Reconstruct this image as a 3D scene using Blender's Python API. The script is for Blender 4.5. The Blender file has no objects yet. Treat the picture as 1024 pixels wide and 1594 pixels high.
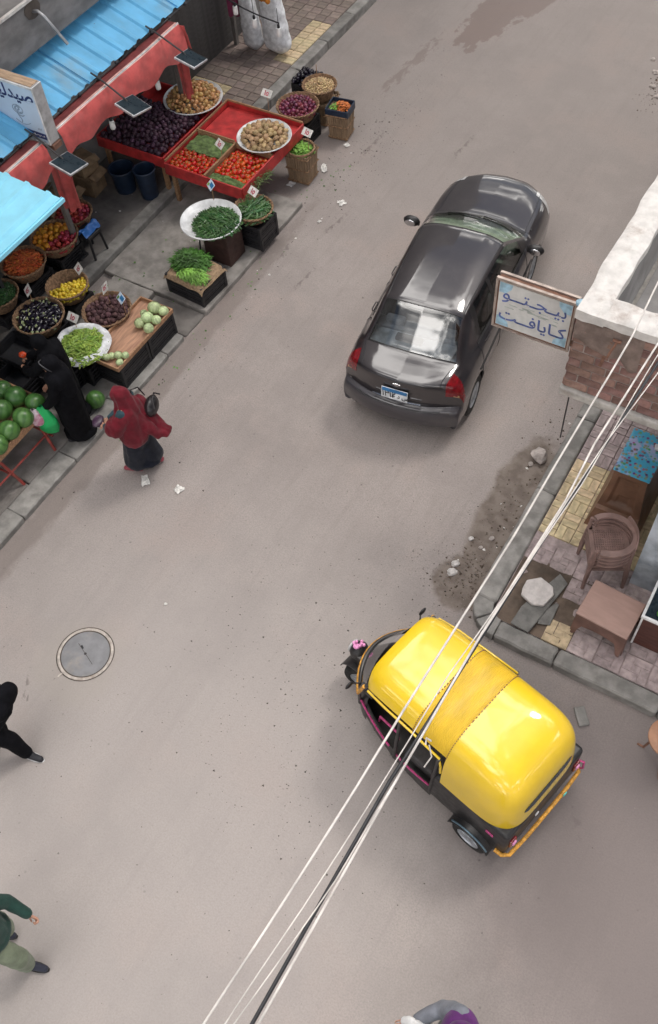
import bpy, bmesh, math, random
import numpy as np
from mathutils import Vector, Matrix, Euler, noise

random.seed(7); np.random.seed(7)
C = bpy.context.scene.collection
SC = bpy.context.scene
rad = math.radians

# ------------------------------------------------------------------ camera, world, sun, exposure
RV = (0.86045511, 0.39382175, -0.32329774)
FV = (0.50589174, -0.73596792, 0.44991641)
UV_ = (-0.06074989, -0.55068653, -0.83249853)
CAMH, FPX = 10.0, 1480.0
cam_d = bpy.data.cameras.new('street_camera')
cam_d.sensor_fit = 'VERTICAL'; cam_d.sensor_height = 36.0
cam_d.lens = 36.0 * FPX / 1594.0
cam_d.clip_start = 0.1; cam_d.clip_end = 2000
cam = bpy.data.objects.new('street_camera', cam_d); C.objects.link(cam)
mw = Matrix.Identity(4)
for i, row in enumerate((RV, FV, UV_)):
    mw[i][0] = row[0]; mw[i][1] = -row[1]; mw[i][2] = -row[2]
mw[2][3] = CAMH
cam.matrix_world = mw
SC.camera = cam

SUN_EL, SUN_AZ = rad(58), rad(20)      # azimuth clockwise from +Y
world = bpy.data.worlds.new('World'); SC.world = world; world.use_nodes = True
wn = world.node_tree; wn.nodes.clear()
w_out = wn.nodes.new('ShaderNodeOutputWorld'); w_bg = wn.nodes.new('ShaderNodeBackground')
w_sky = wn.nodes.new('ShaderNodeTexSky'); w_sky.sky_type = 'NISHITA'; w_sky.sun_disc = False
w_sky.sun_elevation = SUN_EL; w_sky.sun_rotation = SUN_AZ
w_sky.air_density = 1.0; w_sky.dust_density = 2.0; w_sky.ozone_density = 1.0
w_tc = wn.nodes.new('ShaderNodeTexCoord')
w_sep = wn.nodes.new('ShaderNodeSeparateXYZ'); wn.links.new(w_tc.outputs['Generated'], w_sep.inputs[0])
w_ab = wn.nodes.new('ShaderNodeMath'); w_ab.operation = 'MAXIMUM'; w_ab.inputs[1].default_value = 0.0
wn.links.new(w_sep.outputs[2], w_ab.inputs[0])
w_ad = wn.nodes.new('ShaderNodeMath'); w_ad.operation = 'ADD'; w_ad.inputs[1].default_value = 0.18
wn.links.new(w_ab.outputs[0], w_ad.inputs[0])
w_dv = wn.nodes.new('ShaderNodeVectorMath'); w_dv.operation = 'DIVIDE'
w_cb = wn.nodes.new('ShaderNodeCombineXYZ')
for k in range(3): wn.links.new(w_ad.outputs[0], w_cb.inputs[k])
wn.links.new(w_tc.outputs['Generated'], w_dv.inputs[0]); wn.links.new(w_cb.outputs[0], w_dv.inputs[1])
w_mp = wn.nodes.new('ShaderNodeMapping'); w_mp.inputs['Location'].default_value = (-12.62, 2.48, -0.53)
wn.links.new(w_dv.outputs[0], w_mp.inputs[0])
w_no = wn.nodes.new('ShaderNodeTexNoise'); w_no.inputs['Scale'].default_value = 1.5
w_no.inputs['Detail'].default_value = 6; w_no.inputs['Roughness'].default_value = 0.55
wn.links.new(w_mp.outputs[0], w_no.inputs['Vector'])
w_rp = wn.nodes.new('ShaderNodeValToRGB')
w_rp.color_ramp.elements[0].position = 0.46; w_rp.color_ramp.elements[1].position = 0.58
w_rp.color_ramp.elements[0].color = (0.08, 0.08, 0.08, 1)
wn.links.new(w_no.outputs['Fac'], w_rp.inputs['Fac'])
w_mx = wn.nodes.new('ShaderNodeMix'); w_mx.data_type = 'RGBA'
w_mx.inputs['B'].default_value = (15.0, 14.7, 14.6, 1)
wn.links.new(w_rp.outputs['Color'], w_mx.inputs['Factor'])
wn.links.new(w_sky.outputs[0], w_mx.inputs['A'])
# sunlit cores of the cumulus
w_rc = wn.nodes.new('ShaderNodeValToRGB'); w_rc.color_ramp.elements[0].position = 0.555; w_rc.color_ramp.elements[1].position = 0.64
wn.links.new(w_no.outputs['Fac'], w_rc.inputs['Fac'])
w_m2 = wn.nodes.new('ShaderNodeMix'); w_m2.data_type = 'RGBA'; w_m2.inputs['B'].default_value = (85.0, 82.0, 79.0, 1)
wn.links.new(w_rc.outputs['Color'], w_m2.inputs['Factor']); wn.links.new(w_mx.outputs['Result'], w_m2.inputs['A'])
wn.links.new(w_m2.outputs['Result'], w_bg.inputs['Color'])
w_bg.inputs['Strength'].default_value = 0.1
wn.links.new(w_bg.outputs[0], w_out.inputs['Surface'])

sun_d = bpy.data.lights.new('sun', 'SUN'); sun_d.energy = 1.5; sun_d.angle = rad(11); sun_d.color = (1.0, 0.95, 0.88)
sun = bpy.data.objects.new('sun', sun_d); C.objects.link(sun)
sdir = Vector((math.sin(SUN_AZ) * math.cos(SUN_EL), math.cos(SUN_AZ) * math.cos(SUN_EL), math.sin(SUN_EL)))
sun.rotation_euler = sdir.to_track_quat('Z', 'Y').to_euler(); sun.location = sdir * 60

vs = SC.view_settings
vs.view_transform = 'Standard'; vs.look = 'None'; vs.gamma = 1; vs.use_curve_mapping = False
vs.exposure = -0.63
SC.render.engine = 'CYCLES'
SC.cycles.max_bounces = 6; SC.cycles.transparent_max_bounces = 12

# ------------------------------------------------------------------ helpers
def at(px, py, z=0.0):
    """photo pixel and height -> point of the place"""
    r = (px - 512.0, py - 797.0, FPX)
    w = [sum(a * b for a, b in zip(row, r)) for row in (RV, FV, UV_)]
    t = (z - CAMH) / w[2]
    return Vector((w[0] * t, w[1] * t, z))

def tag(o, label=None, cat=None, group=None, kind=None):
    if label: o['label'] = label
    if cat: o['category'] = cat
    if group: o['group'] = group
    if kind: o['kind'] = kind
    return o

def thing(name, label, cat, loc=(0, 0, 0), rz=0.0, group=None):
    o = bpy.data.objects.new(name, None); C.objects.link(o)
    o.empty_display_size = 0.1
    o.location = loc; o.rotation_euler = (0, 0, rz)
    return tag(o, label, cat, group)

def kids(o): return [c for c in bpy.data.objects if c.parent == o]

def dup(root, loc, rot=(0, 0, 0), label=None, group=None, scale=None):
    r = root.copy(); C.objects.link(r); r.location = loc; r.rotation_euler = rot
    if scale is not None: r.scale = scale
    if label: r['label'] = label
    if group: r['group'] = group
    for ch in kids(root):
        c = ch.copy(); C.objects.link(c); c.parent = r
        for g in kids(ch):
            d = g.copy(); C.objects.link(d); d.parent = c
    return r

def copy_part(o, parent, loc=None, rot=None, scale=None):
    c = o.copy(); C.objects.link(c); c.parent = parent
    if loc is not None: c.location = loc
    if rot is not None: c.rotation_euler = rot
    if scale is not None: c.scale = scale
    return c

class MB:
    def __init__(s): s.v = []; s.f = []; s.m = []
    def add(s, vs, fs, mi=0):
        b = len(s.v); s.v.extend([tuple(p) for p in vs])
        s.f.extend([tuple(i + b for i in f) for f in fs]); s.m.extend([mi] * len(fs)); return s
    def box(s, c, d, rz=0.0, top=1.0, mi=0, rot=None, topy=None):
        hx, hy, hz = d[0] / 2, d[1] / 2, d[2] / 2; ty = top if topy is None else topy
        P = [(-hx, -hy, -hz), (hx, -hy, -hz), (hx, hy, -hz), (-hx, hy, -hz),
             (-hx * top, -hy * ty, hz), (hx * top, -hy * ty, hz), (hx * top, hy * ty, hz), (-hx * top, hy * ty, hz)]
        Rm = (rot if rot is not None else Matrix.Rotation(rz, 3, 'Z'))
        P = [Rm @ Vector(p) + Vector(c) for p in P]
        return s.add(P, [(3, 2, 1, 0), (4, 5, 6, 7), (0, 1, 5, 4), (1, 2, 6, 5), (2, 3, 7, 6), (3, 0, 4, 7)], mi)
    def tube(s, pts, r, n=8, mi=0, cap=True):
        pts = [Vector(p) for p in pts]; N = len(pts)
        rs = r if isinstance(r, (list, tuple)) else [r] * N
        vs = []; up = None
        for i, p in enumerate(pts):
            t = (pts[min(i + 1, N - 1)] - pts[max(i - 1, 0)])
            if t.length < 1e-9: t = Vector((0, 0, 1))
            t.normalize()
            if up is None: up = t.orthogonal().normalized()
            a = (up - t * up.dot(t))
            if a.length < 1e-6: a = t.orthogonal()
            a.normalize(); up = a; b = t.cross(a)
            for k in range(n):
                th = 2 * math.pi * k / n
                vs.append(p + (a * math.cos(th) + b * math.sin(th)) * rs[i])
        fs = [(i * n + k, i * n + (k + 1) % n, (i + 1) * n + (k + 1) % n, (i + 1) * n + k) for i in range(N - 1) for k in range(n)]
        if cap:
            fs.append(tuple(range(n - 1, -1, -1))); fs.append(tuple((N - 1) * n + k for k in range(n)))
        return s.add(vs, fs, mi)
    def lathe(s, prof, n=24, c=(0, 0, 0), mi=0, closed=False, wob=0.0, sx=1.0, sy=1.0):
        vs = []
        for j, (r, z) in enumerate(prof):
            for k in range(n):
                th = 2 * math.pi * k / n
                w = 1 + wob * math.sin(k * math.pi + j * math.pi)
                vs.append((c[0] + r * w * math.cos(th) * sx, c[1] + r * w * math.sin(th) * sy, c[2] + z))
        M_ = len(prof)
        fs = [(j * n + k, j * n + (k + 1) % n, (j + 1) * n + (k + 1) % n, (j + 1) * n + k) for j in range(M_ - 1) for k in range(n)]
        if closed:
            fs.append(tuple(range(n - 1, -1, -1))); fs.append(tuple((M_ - 1) * n + k for k in range(n)))
        return s.add(vs, fs, mi)
    def ball(s, c, r, seg=10, ring=6, rot=None, mi=0, fn=None):
        if not isinstance(r, (list, tuple)): r = (r, r, r)
        vs = []; Rm = rot if rot is not None else Matrix.Identity(3); c = Vector(c)
        def put(x, y, z):
            k = fn(x, y, z) if fn else 1.0
            vs.append(Rm @ Vector((x * r[0] * k, y * r[1] * k, z * r[2] * k)) + c)
        put(0, 0, -1)
        for i in range(1, ring):
            ph = -math.pi / 2 + math.pi * i / ring
            for k in range(seg):
                th = 2 * math.pi * k / seg
                put(math.cos(ph) * math.cos(th), math.cos(ph) * math.sin(th), math.sin(ph))
        put(0, 0, 1)
        fs = [(0, 1 + (k + 1) % seg, 1 + k) for k in range(seg)]
        for i in range(ring - 2):
            a = 1 + i * seg
            fs += [(a + k, a + (k + 1) % seg, a + seg + (k + 1) % seg, a + seg + k) for k in range(seg)]
        a = 1 + (ring - 2) * seg; e = len(vs) - 1
        fs += [(a + k, a + (k + 1) % seg, e) for k in range(seg)]
        return s.add(vs, fs, mi)
    def grid(s, fn, nu, nv, mi=0, cyc=False):
        vs = [fn(i / (nu - 1), j / (nv - 1)) for i in range(nu) for j in range(nv)]
        fs = [(i * nv + j, (i + 1) * nv + j, (i + 1) * nv + j + 1, i * nv + j + 1) for i in range(nu - 1) for j in range(nv - 1)]
        return s.add(vs, fs, mi)
    def prism(s, poly, z0, z1, mi=0):
        n = len(poly); vs = [(p[0], p[1], z0) for p in poly] + [(p[0], p[1], z1) for p in poly]
        fs = [tuple(range(n - 1, -1, -1)), tuple(range(n, 2 * n))] + [(k, (k + 1) % n, n + (k + 1) % n, n + k) for k in range(n)]
        return s.add(vs, fs, mi)
    def mesh(s, name, mats, smooth=None, bevel=0.0, bseg=2, solid=0.0):
        me = bpy.data.meshes.new(name); me.from_pydata(s.v, [], s.f)
        for m in (mats if isinstance(mats, (list, tuple)) else [mats]): me.materials.append(m)
        if any(s.m):
            for p, mi in zip(me.polygons, s.m): p.material_index = mi
        bm = bmesh.new(); bm.from_mesh(me)
        if solid:
            bmesh.ops.recalc_face_normals(bm, faces=bm.faces)
            bmesh.ops.solidify(bm, geom=bm.faces[:], thickness=solid)
        if bevel:
            bmesh.ops.remove_doubles(bm, verts=bm.verts, dist=1e-5)
            ed = [e for e in bm.edges if e.is_manifold and e.calc_face_angle(0) > 0.5]
            bmesh.ops.bevel(bm, geom=ed, offset=bevel, segments=bseg, profile=0.5, affect='EDGES', clamp_overlap=True)
        bmesh.ops.recalc_face_normals(bm, faces=bm.faces)
        bm.to_mesh(me); bm.free()
        if smooth is not None:
            for p in me.polygons: p.use_smooth = True
            if smooth < 179: me.set_sharp_from_angle(angle=rad(smooth))
        me.update()
        return me
    def build(s, name, mats, parent=None, smooth=None, bevel=0.0, loc=None, rz=0.0, bseg=2, solid=0.0):
        o = bpy.data.objects.new(name, s.mesh(name, mats, smooth, bevel, bseg, solid)); C.objects.link(o)
        if parent: o.parent = parent
        if loc is not None: o.location = loc
        if rz: o.rotation_euler = (0, 0, rz)
        return o

# ------------------------------------------------------------------ materials
class NT:
    """small node helper"""
    def __init__(s, name):
        s.m = bpy.data.materials.new(name); s.m.use_nodes = True; s.t = s.m.node_tree; s.t.nodes.clear()
        s.out = s.n('ShaderNodeOutputMaterial'); s.b = s.n('ShaderNodeBsdfPrincipled'); s.l(s.b.outputs[0], s.out.inputs[0])
    def n(s, t, **kw):
        nd = s.t.nodes.new(t)
        for k, v in kw.items(): setattr(nd, k, v)
        return nd
    def l(s, a, b): s.t.links.new(a, b)
    def pos(s, obj=True):
        if obj: return s.n('ShaderNodeTexCoord').outputs['Object']
        return s.n('ShaderNodeNewGeometry').outputs['Position']
    def map(s, v, sc=(1, 1, 1), loc=(0, 0, 0), rot=(0, 0, 0)):
        m = s.n('ShaderNodeMapping'); s.l(v, m.inputs[0])
        m.inputs['Scale'].default_value = sc; m.inputs['Location'].default_value = loc; m.inputs['Rotation'].default_value = rot
        return m.outputs[0]
    def noise(s, v, scale, detail=4, rough=0.55, dist=0.0):
        t = s.n('ShaderNodeTexNoise'); s.l(v, t.inputs['Vector']); t.inputs['Scale'].default_value = scale
        t.inputs['Detail'].default_value = detail; t.inputs['Roughness'].default_value = rough; t.inputs['Distortion'].default_value = dist
        return t.outputs['Fac']
    def math(s, op, a, b=None, clamp=False):
        m = s.n('ShaderNodeMath', operation=op); m.use_clamp = clamp
        for i, x in enumerate((a, b)):
            if x is None: continue
            if isinstance(x, (int, float)): m.inputs[i].default_value = x
            else: s.l(x, m.inputs[i])
        return m.outputs[0]
    def rng(s, v, a, b, c=0.0, d=1.0):
        m = s.n('ShaderNodeMapRange'); m.interpolation_type = 'SMOOTHSTEP'; s.l(v, m.inputs['Value'])
        for k, x in (('From Min', a), ('From Max', b), ('To Min', c), ('To Max', d)): m.inputs[k].default_value = x
        return m.outputs['Result']
    def mix(s, f, a, b, blend='MIX'):
        m = s.n('ShaderNodeMix', data_type='RGBA', blend_type=blend)
        for k, x in (('Factor', f), ('A', a), ('B', b)):
            if isinstance(x, (int, float)): m.inputs[k].default_value = x
            elif isinstance(x, (tuple, list)): m.inputs[k].default_value = (*x[:3], 1)
            else: s.l(x, m.inputs[k])
        return m.outputs['Result']
    def bump(s, h, strength=0.3, dist=0.01):
        b = s.n('ShaderNodeBump'); b.inputs['Strength'].default_value = strength; b.inputs['Distance'].default_value = dist
        s.l(h, b.inputs['Height']); s.l(b.outputs[0], s.b.inputs['Normal'])
    def set(s, **kw):
        for k, v in kw.items():
            k = k.replace('_', ' ')
            if isinstance(v, (int, float)): s.b.inputs[k].default_value = v
            elif isinstance(v, (tuple, list)): s.b.inputs[k].default_value = (*v[:3], 1)
            else: s.l(v, s.b.inputs[k])
        return s

def mul(c, k): return tuple(min(1, x * k) for x in c)

def mat(name, col, rough=0.6, metal=0.0, var=0.25, scale=8.0, bump=0.15, bscale=60.0, coat=0.0, dirt=None, stretch=(1, 1, 1), orand=0.0, spec=0.5, sub=0.0, sheen=0.0):
    t = NT(name); p = t.map(t.pos(), stretch)
    f = t.noise(p, scale, 5)
    col_s = t.mix(t.rng(f, 0.3, 0.7), mul(col, 1 - var), mul(col, 1 + var))
    if dirt:
        f2 = t.noise(p, scale * 0.35, 6, 0.65)
        col_s = t.mix(t.rng(f2, 0.52, 0.72, 0, dirt[1]), col_s, dirt[0])
    if orand:
        oi = t.n('ShaderNodeObjectInfo'); hsv = t.n('ShaderNodeHueSaturation')
        t.l(col_s, hsv.inputs['Color'])
        t.l(t.rng(oi.outputs['Random'], 0, 1, 1 - orand, 1 + orand), hsv.inputs['Value'])
        t.l(t.rng(t.math('FRACT', t.math('MULTIPLY', oi.outputs['Random'], 7.31)), 0, 1, 0.5 - orand * 0.06, 0.5 + orand * 0.06), hsv.inputs['Hue'])
        col_s = hsv.outputs['Color']
    t.set(Base_Color=col_s, Metallic=metal, Roughness=t.rng(t.noise(p, scale * 1.7, 3), 0.3, 0.7, rough * 0.85, min(1, rough * 1.15)), Coat_Weight=coat)
    t.b.inputs['Specular IOR Level'].default_value = spec
    if sheen: t.b.inputs['Sheen Weight'].default_value = sheen
    if sub: t.b.inputs['Subsurface Weight'].default_value = sub; t.b.inputs['Subsurface Radius'].default_value = (0.01, 0.004, 0.002)
    if bump: t.bump(t.noise(p, bscale, 4), bump, 0.01)
    return t.m

def glass(name, tint=(0.5, 0.55, 0.55), rough=0.02, ior=1.7):
    t = NT(name)
    tr = t.n('ShaderNodeBsdfTransparent'); tr.inputs[0].default_value = (*tint, 1)
    gl = t.n('ShaderNodeBsdfGlossy'); gl.inputs['Roughness'].default_value = rough
    fr = t.n('ShaderNodeFresnel'); fr.inputs['IOR'].default_value = ior
    mx = t.n('ShaderNodeMixShader'); t.l(fr.outputs[0], mx.inputs[0]); t.l(tr.outputs[0], mx.inputs[1]); t.l(gl.outputs[0], mx.inputs[2])
    t.l(mx.outputs[0], t.out.inputs[0])
    return t.m

M = {}
def mm(k, *a, **kw): M[k] = mat(k, *a, **kw); return M[k]
DUST = (0.30, 0.265, 0.24)
mm('concrete', (0.25, 0.232, 0.215), 0.85, scale=5, bump=0.4, bscale=45, dirt=((0.12, 0.105, 0.095), 0.6))
mm('kerb', (0.245, 0.235, 0.22), 0.85, scale=6, bump=0.4, bscale=50, dirt=((0.12, 0.11, 0.10), 0.6), orand=0.1)
mm('dark_concrete', (0.15, 0.137, 0.127), 0.9, scale=4, bump=0.5, bscale=40, dirt=((0.07, 0.06, 0.055), 0.6))
mm('fascia_grey', (0.19, 0.18, 0.175), 0.85, scale=3, bump=0.25, dirt=((0.1, 0.095, 0.09), 0.6), stretch=(1, 1, 2))
mm('plaster_white', (0.60, 0.575, 0.55), 0.88, scale=9, var=.12, bump=0.7, bscale=26, dirt=((0.34, 0.28, 0.25), 0.8))
mm('plaster_ledge', (0.40, 0.38, 0.355), 0.88, scale=9, bump=0.7, bscale=26, dirt=((0.24, 0.19, 0.17), 0.8))
mm('plaster_shop', (0.45, 0.49, 0.54), 0.7, scale=3, bump=0.3, bscale=30, dirt=((0.10, 0.13, 0.16), 0.8))
mm('plaster_grey', (0.27, 0.26, 0.255), 0.9, scale=2, bump=0.4, bscale=40, dirt=((0.14, 0.13, 0.12), 0.5))
mm('brick', (0.225, 0.13, 0.11), 0.9, scale=14, bump=0.7, bscale=60, dirt=((0.26, 0.205, 0.185), 0.8), orand=0.2)
mm('mortar', (0.27, 0.225, 0.205), 0.95, scale=10, bump=0.6, bscale=60, dirt=((0.15, 0.12, 0.11), 0.5))
mm('paver_pink', (0.37, 0.30, 0.295), 0.8, scale=10, bump=0.4, bscale=70, dirt=((0.16, 0.135, 0.13), 0.6), orand=0.12)
mm('paver_yellow', (0.56, 0.45, 0.285), 0.8, scale=10, bump=0.4, bscale=70, dirt=((0.22, 0.18, 0.13), 0.6), orand=0.14)
mm('paver_brown', (0.24, 0.19, 0.165), 0.85, scale=8, bump=0.4, bscale=70, dirt=((0.12, 0.10, 0.09), 0.6), orand=0.15)
mm('joint', (0.085, 0.075, 0.068), 0.95, scale=12, bump=0.5)
mm('shutter', (0.085, 0.08, 0.078), 0.55, metal=0.3, scale=5, bump=0.1, dirt=((0.04, 0.035, 0.03), 0.6))
mm('awning_blue', (0.13, 0.45, 0.74), 0.5, scale=2.5, var=0.15, bump=0.15, bscale=20, dirt=((0.24, 0.34, 0.40), 0.75), stretch=(0.6, 1, 1))
mm('awning_light', (0.28, 0.68, 0.86), 0.4, scale=3, var=0.08, bump=0.05, bscale=30, dirt=((0.3, 0.55, 0.68), 0.3))
mm('red_cloth', (0.48, 0.075, 0.07), 0.75, scale=5, bump=0.2, bscale=90, dirt=((0.38, 0.12, 0.11), 0.5), sheen=0.2)
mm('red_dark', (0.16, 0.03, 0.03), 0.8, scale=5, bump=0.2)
mm('cloth_stripe', (0.62, 0.38, 0.34), 0.8, scale=8)
mm('red_paint', (0.46, 0.035, 0.035), 0.5, scale=6, bump=0.12, dirt=((0.22, 0.03, 0.03), 0.6))
mm('red_metal', (0.30, 0.05, 0.04), 0.5, scale=10, bump=0.15, dirt=((0.14, 0.06, 0.045), 0.7))
mm('steel', (0.35, 0.35, 0.36), 0.4, metal=0.8, scale=8, bump=0.05)
mm('dark_metal', (0.06, 0.06, 0.062), 0.5, metal=0.4, scale=8, bump=0.1)
mm('alu', (0.55, 0.56, 0.58), 0.4, metal=0.6, scale=8, bump=0.08, dirt=((0.25, 0.23, 0.21), 0.5))
mm('rust', (0.19, 0.095, 0.065), 0.9, scale=12, bump=0.5, dirt=((0.34, 0.24, 0.19), 0.6))
mm('wood', (0.36, 0.20, 0.11), 0.65, scale=5, stretch=(1, 8, 8), bump=0.2, dirt=((0.22, 0.10, 0.05), 0.6))
mm('wood_old', (0.33, 0.19, 0.10), 0.75, scale=5, stretch=(8, 1, 8), bump=0.3, dirt=((0.15, 0.08, 0.05), 0.6))
mm('plywood', (0.42, 0.235, 0.15), 0.6, scale=4, stretch=(6, 1, 1), bump=0.1, dirt=((0.30, 0.15, 0.10), 0.6))
mm('palm_slat', (0.27, 0.185, 0.115), 0.8, scale=10, stretch=(1, 1, 0.3), bump=0.3, dirt=((0.13, 0.085, 0.055), 0.7))
mm('wicker', (0.25, 0.15, 0.085), 0.8, scale=30, var=0.45, bump=0.8, bscale=90, dirt=((0.10, 0.06, 0.04), 0.5))
mm('black_plastic', (0.014, 0.014, 0.017), 0.5, scale=10, bump=0.1, dirt=((0.045, 0.042, 0.04), 0.5))
mm('navy_plastic', (0.012, 0.024, 0.05), 0.4, scale=10, bump=0.15)
mm('blue_plastic', (0.03, 0.13, 0.40), 0.4, scale=6, bump=0.2)
mm('enamel', (0.66, 0.67, 0.68), 0.35, scale=5, bump=0.04, dirt=((0.45, 0.43, 0.40), 0.4))
mm('white_sack', (0.74, 0.75, 0.77), 0.7, scale=10, bump=0.5, bscale=45, dirt=((0.52, 0.53, 0.57), 0.5))
mm('white_plastic', (0.72, 0.72, 0.72), 0.4, scale=6, bump=0.1)
mm('burlap', (0.28, 0.19, 0.115), 0.9, scale=30, bump=0.5, bscale=150)
mm('maroon_cloth', (0.20, 0.025, 0.075), 0.8, scale=8, bump=0.3, sheen=0.3)
mm('brown_plastic', (0.19, 0.098, 0.060), 0.45, scale=4, bump=0.12, bscale=50, dirt=((0.20, 0.125, 0.095), 0.6))
mm('pink_brown', (0.39, 0.25, 0.21), 0.55, scale=4, stretch=(1, 4, 1), bump=0.06, var=.08, dirt=((0.33, 0.21, 0.175), 0.5))
mm('chair_brown', (0.25, 0.16, 0.14), 0.5, scale=6, bump=0.1, dirt=((0.28, 0.2, 0.18), 0.6))
mm('dark_wood', (0.085, 0.03, 0.022), 0.4, scale=4, stretch=(1, 1, 5), bump=0.1)
mm('stone_pale', (0.42, 0.37, 0.345), 0.9, scale=12, bump=0.8, bscale=40, dirt=((0.28, 0.22, 0.2), 0.5))
mm('stone_white', (0.60, 0.57, 0.55), 0.85, scale=12, bump=0.5, bscale=40, dirt=((0.42, 0.38, 0.36), 0.5))
mm('stone_grey', (0.17, 0.165, 0.155), 0.9, scale=8, bump=0.6, bscale=40, dirt=((0.10, 0.1, 0.1), 0.5))
mm('paper', (0.66, 0.64, 0.61), 0.8, scale=14, bump=0.4, bscale=40)
mm('grit', (0.22, 0.20, 0.185), 0.95, scale=3, var=0.6, bump=0)
mm('grit_dark', (0.075, 0.06, 0.05), 0.95, scale=3, var=0.5, bump=0)
mm('mud', (0.115, 0.085, 0.065), 0.95, scale=4, var=0.4, bump=0.6, bscale=30)
mm('iron', (0.215, 0.215, 0.225), 0.65, metal=0.1, scale=7, var=.12, bump=0.25, bscale=60, dirt=((0.31, 0.28, 0.255), 0.9))
mm('ring_metal', (0.46, 0.41, 0.37), 0.6, metal=0.2, scale=14, bump=0.3, dirt=((0.2, 0.14, 0.1), 0.6))
# produce
mm('tomato', (0.58, 0.050, 0.013), 0.3, scale=6, var=0.25, bump=0.05, orand=0.2, spec=0.5)
mm('potato', (0.40, 0.275, 0.145), 0.75, scale=20, bump=0.3, orand=0.22, dirt=((0.22, 0.14, 0.08), 0.5))
mm('onion_gold', (0.46, 0.26, 0.10), 0.4, scale=14, bump=0.1, orand=0.25, stretch=(3, 3, 0.6), dirt=((0.5, 0.36, 0.2), 0.5))
mm('onion_red', (0.15, 0.022, 0.055), 0.35, scale=14, bump=0.1, orand=0.45, stretch=(3, 3, 0.6), dirt=((0.42, 0.26, 0.28), 0.4))
mm('plum_dark', (0.045, 0.016, 0.034), 0.6, scale=14, bump=0.1, orand=0.4, dirt=((0.14, 0.07, 0.11), 0.4))
mm('beet', (0.095, 0.042, 0.045), 0.75, scale=14, bump=0.3, orand=0.3, dirt=((0.19, 0.12, 0.11), 0.6))
mm('lemon', (0.66, 0.48, 0.035), 0.4, scale=10, bump=0.1, bscale=120, orand=0.15)
mm('orange_fruit', (0.62, 0.26, 0.02), 0.45, scale=10, bump=0.15, bscale=120, orand=0.2)
mm('pomegranate', (0.36, 0.03, 0.04), 0.4, scale=8, bump=0.1, orand=0.25)
mm('carrot', (0.50, 0.115, 0.03), 0.55, scale=12, bump=0.2, orand=0.2, dirt=((0.34, 0.1, 0.04), 0.5))
mm('aubergine', (0.011, 0.008, 0.017), 0.2, scale=6, bump=0.03, orand=0.2)
mm('calyx', (0.33, 0.37, 0.19), 0.6, scale=12, bump=0.2, orand=0.2)
mm('cucumber', (0.035, 0.095, 0.028), 0.4, scale=20, bump=0.2, orand=0.35, stretch=(1, 1, 1))
mm('okra', (0.24, 0.36, 0.06), 0.5, scale=14, bump=0.2, orand=0.3)
mm('herb', (0.055, 0.16, 0.022), 0.6, scale=3, var=0.6, bump=0.1, orand=0.2)
mm('herb_light', (0.16, 0.33, 0.05), 0.6, scale=4, var=0.5, bump=0.1)
mm('moss_mat', (0.10, 0.15, 0.05), 0.9, scale=12, var=0.5, bump=0.8, bscale=50)
mm('cabbage', (0.50, 0.60, 0.32), 0.5, scale=9, var=0.3, bump=0.5, bscale=25, orand=0.15, stretch=(3, 3, 0.7))
mm('garlic', (0.50, 0.36, 0.20), 0.7, scale=14, bump=0.2, orand=0.2)
mm('carrot_bits', (0.52, 0.15, 0.035), 0.6, scale=12, bump=0.2)

def melon_mat():
    t = NT('melon'); p = t.pos()
    sp = t.n('ShaderNodeSeparateXYZ'); t.l(p, sp.inputs[0])
    ang = t.math('ARCTAN2', sp.outputs[1], sp.outputs[0])
    w = t.math('ADD', t.math('MULTIPLY', ang, 9.0), t.math('MULTIPLY', t.noise(p, 14, 4), 5.0))
    s = t.math('SINE', w)
    oi = t.n('ShaderNodeObjectInfo')
    a = t.mix(oi.outputs['Random'], (0.045, 0.13, 0.03), (0.085, 0.19, 0.045))
    c = t.mix(t.rng(s, -0.3, 0.9, 0, .55), a, (0.028, 0.085, 0.022))
    c = t.mix(t.rng(t.noise(p, 5, 3), 0.62, 0.75, 0, 0.6), c, (0.26, 0.33, 0.09))
    t.set(Base_Color=c, Roughness=0.33); t.bump(t.noise(p, 40, 3), 0.05)
    return t.m
M['melon'] = melon_mat()
# cloth, skin
for k, c, r in (('burgundy', (0.135, 0.006, 0.015), 0.85), ('navy_cloth', (0.005, 0.007, 0.015), 0.85), ('black_cloth', (0.0045, 0.0045, 0.006), 0.95),
                ('black_cloth_b', (0.006, 0.006, 0.008), 0.95), ('teal_cloth', (0.025, 0.055, 0.07), 0.85), ('green_knit', (0.012, 0.045, 0.035), 0.9), ('sage_cloth', (0.17, 0.20, 0.135), 0.9),
                ('purple_cloth', (0.10, 0.022, 0.13), 0.85), ('grey_cloth', (0.17, 0.18, 0.21), 0.9), ('white_cloth', (0.6, 0.6, 0.6), 0.85), ('pink_shoe', (0.30, 0.06, 0.08), 0.6), ('navy_shoe', (0.022, 0.024, 0.04), 0.6)):
    mm(k, c, r, scale=7, var=0.25, bump=0.25, bscale=160, sheen=0.12 if 'black' not in k else 0.0, spec=0.3 if 'black' not in k else 0.12)
mm('skin', (0.42, 0.22, 0.15), 0.55, scale=12, var=0.08, bump=0.08, bscale=120, sub=0.1)
mm('hair', (0.012, 0.01, 0.009), 0.5, scale=30, stretch=(1, 1, 0.2), bump=0.3)
mm('eye', (0.03, 0.02, 0.015), 0.2, bump=0)
mm('bag_leather', (0.016, 0.013, 0.015), 0.35, scale=10, bump=0.25, bscale=70)
mm('green_bag', (0.012, 0.36, 0.10), 0.4, scale=8, bump=0.4, bscale=25)
mm('pink_bag', (0.62, 0.52, 0.56), 0.45, scale=14, bump=0.4, bscale=25, dirt=((0.45, 0.08, 0.18), 0.8))
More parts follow.
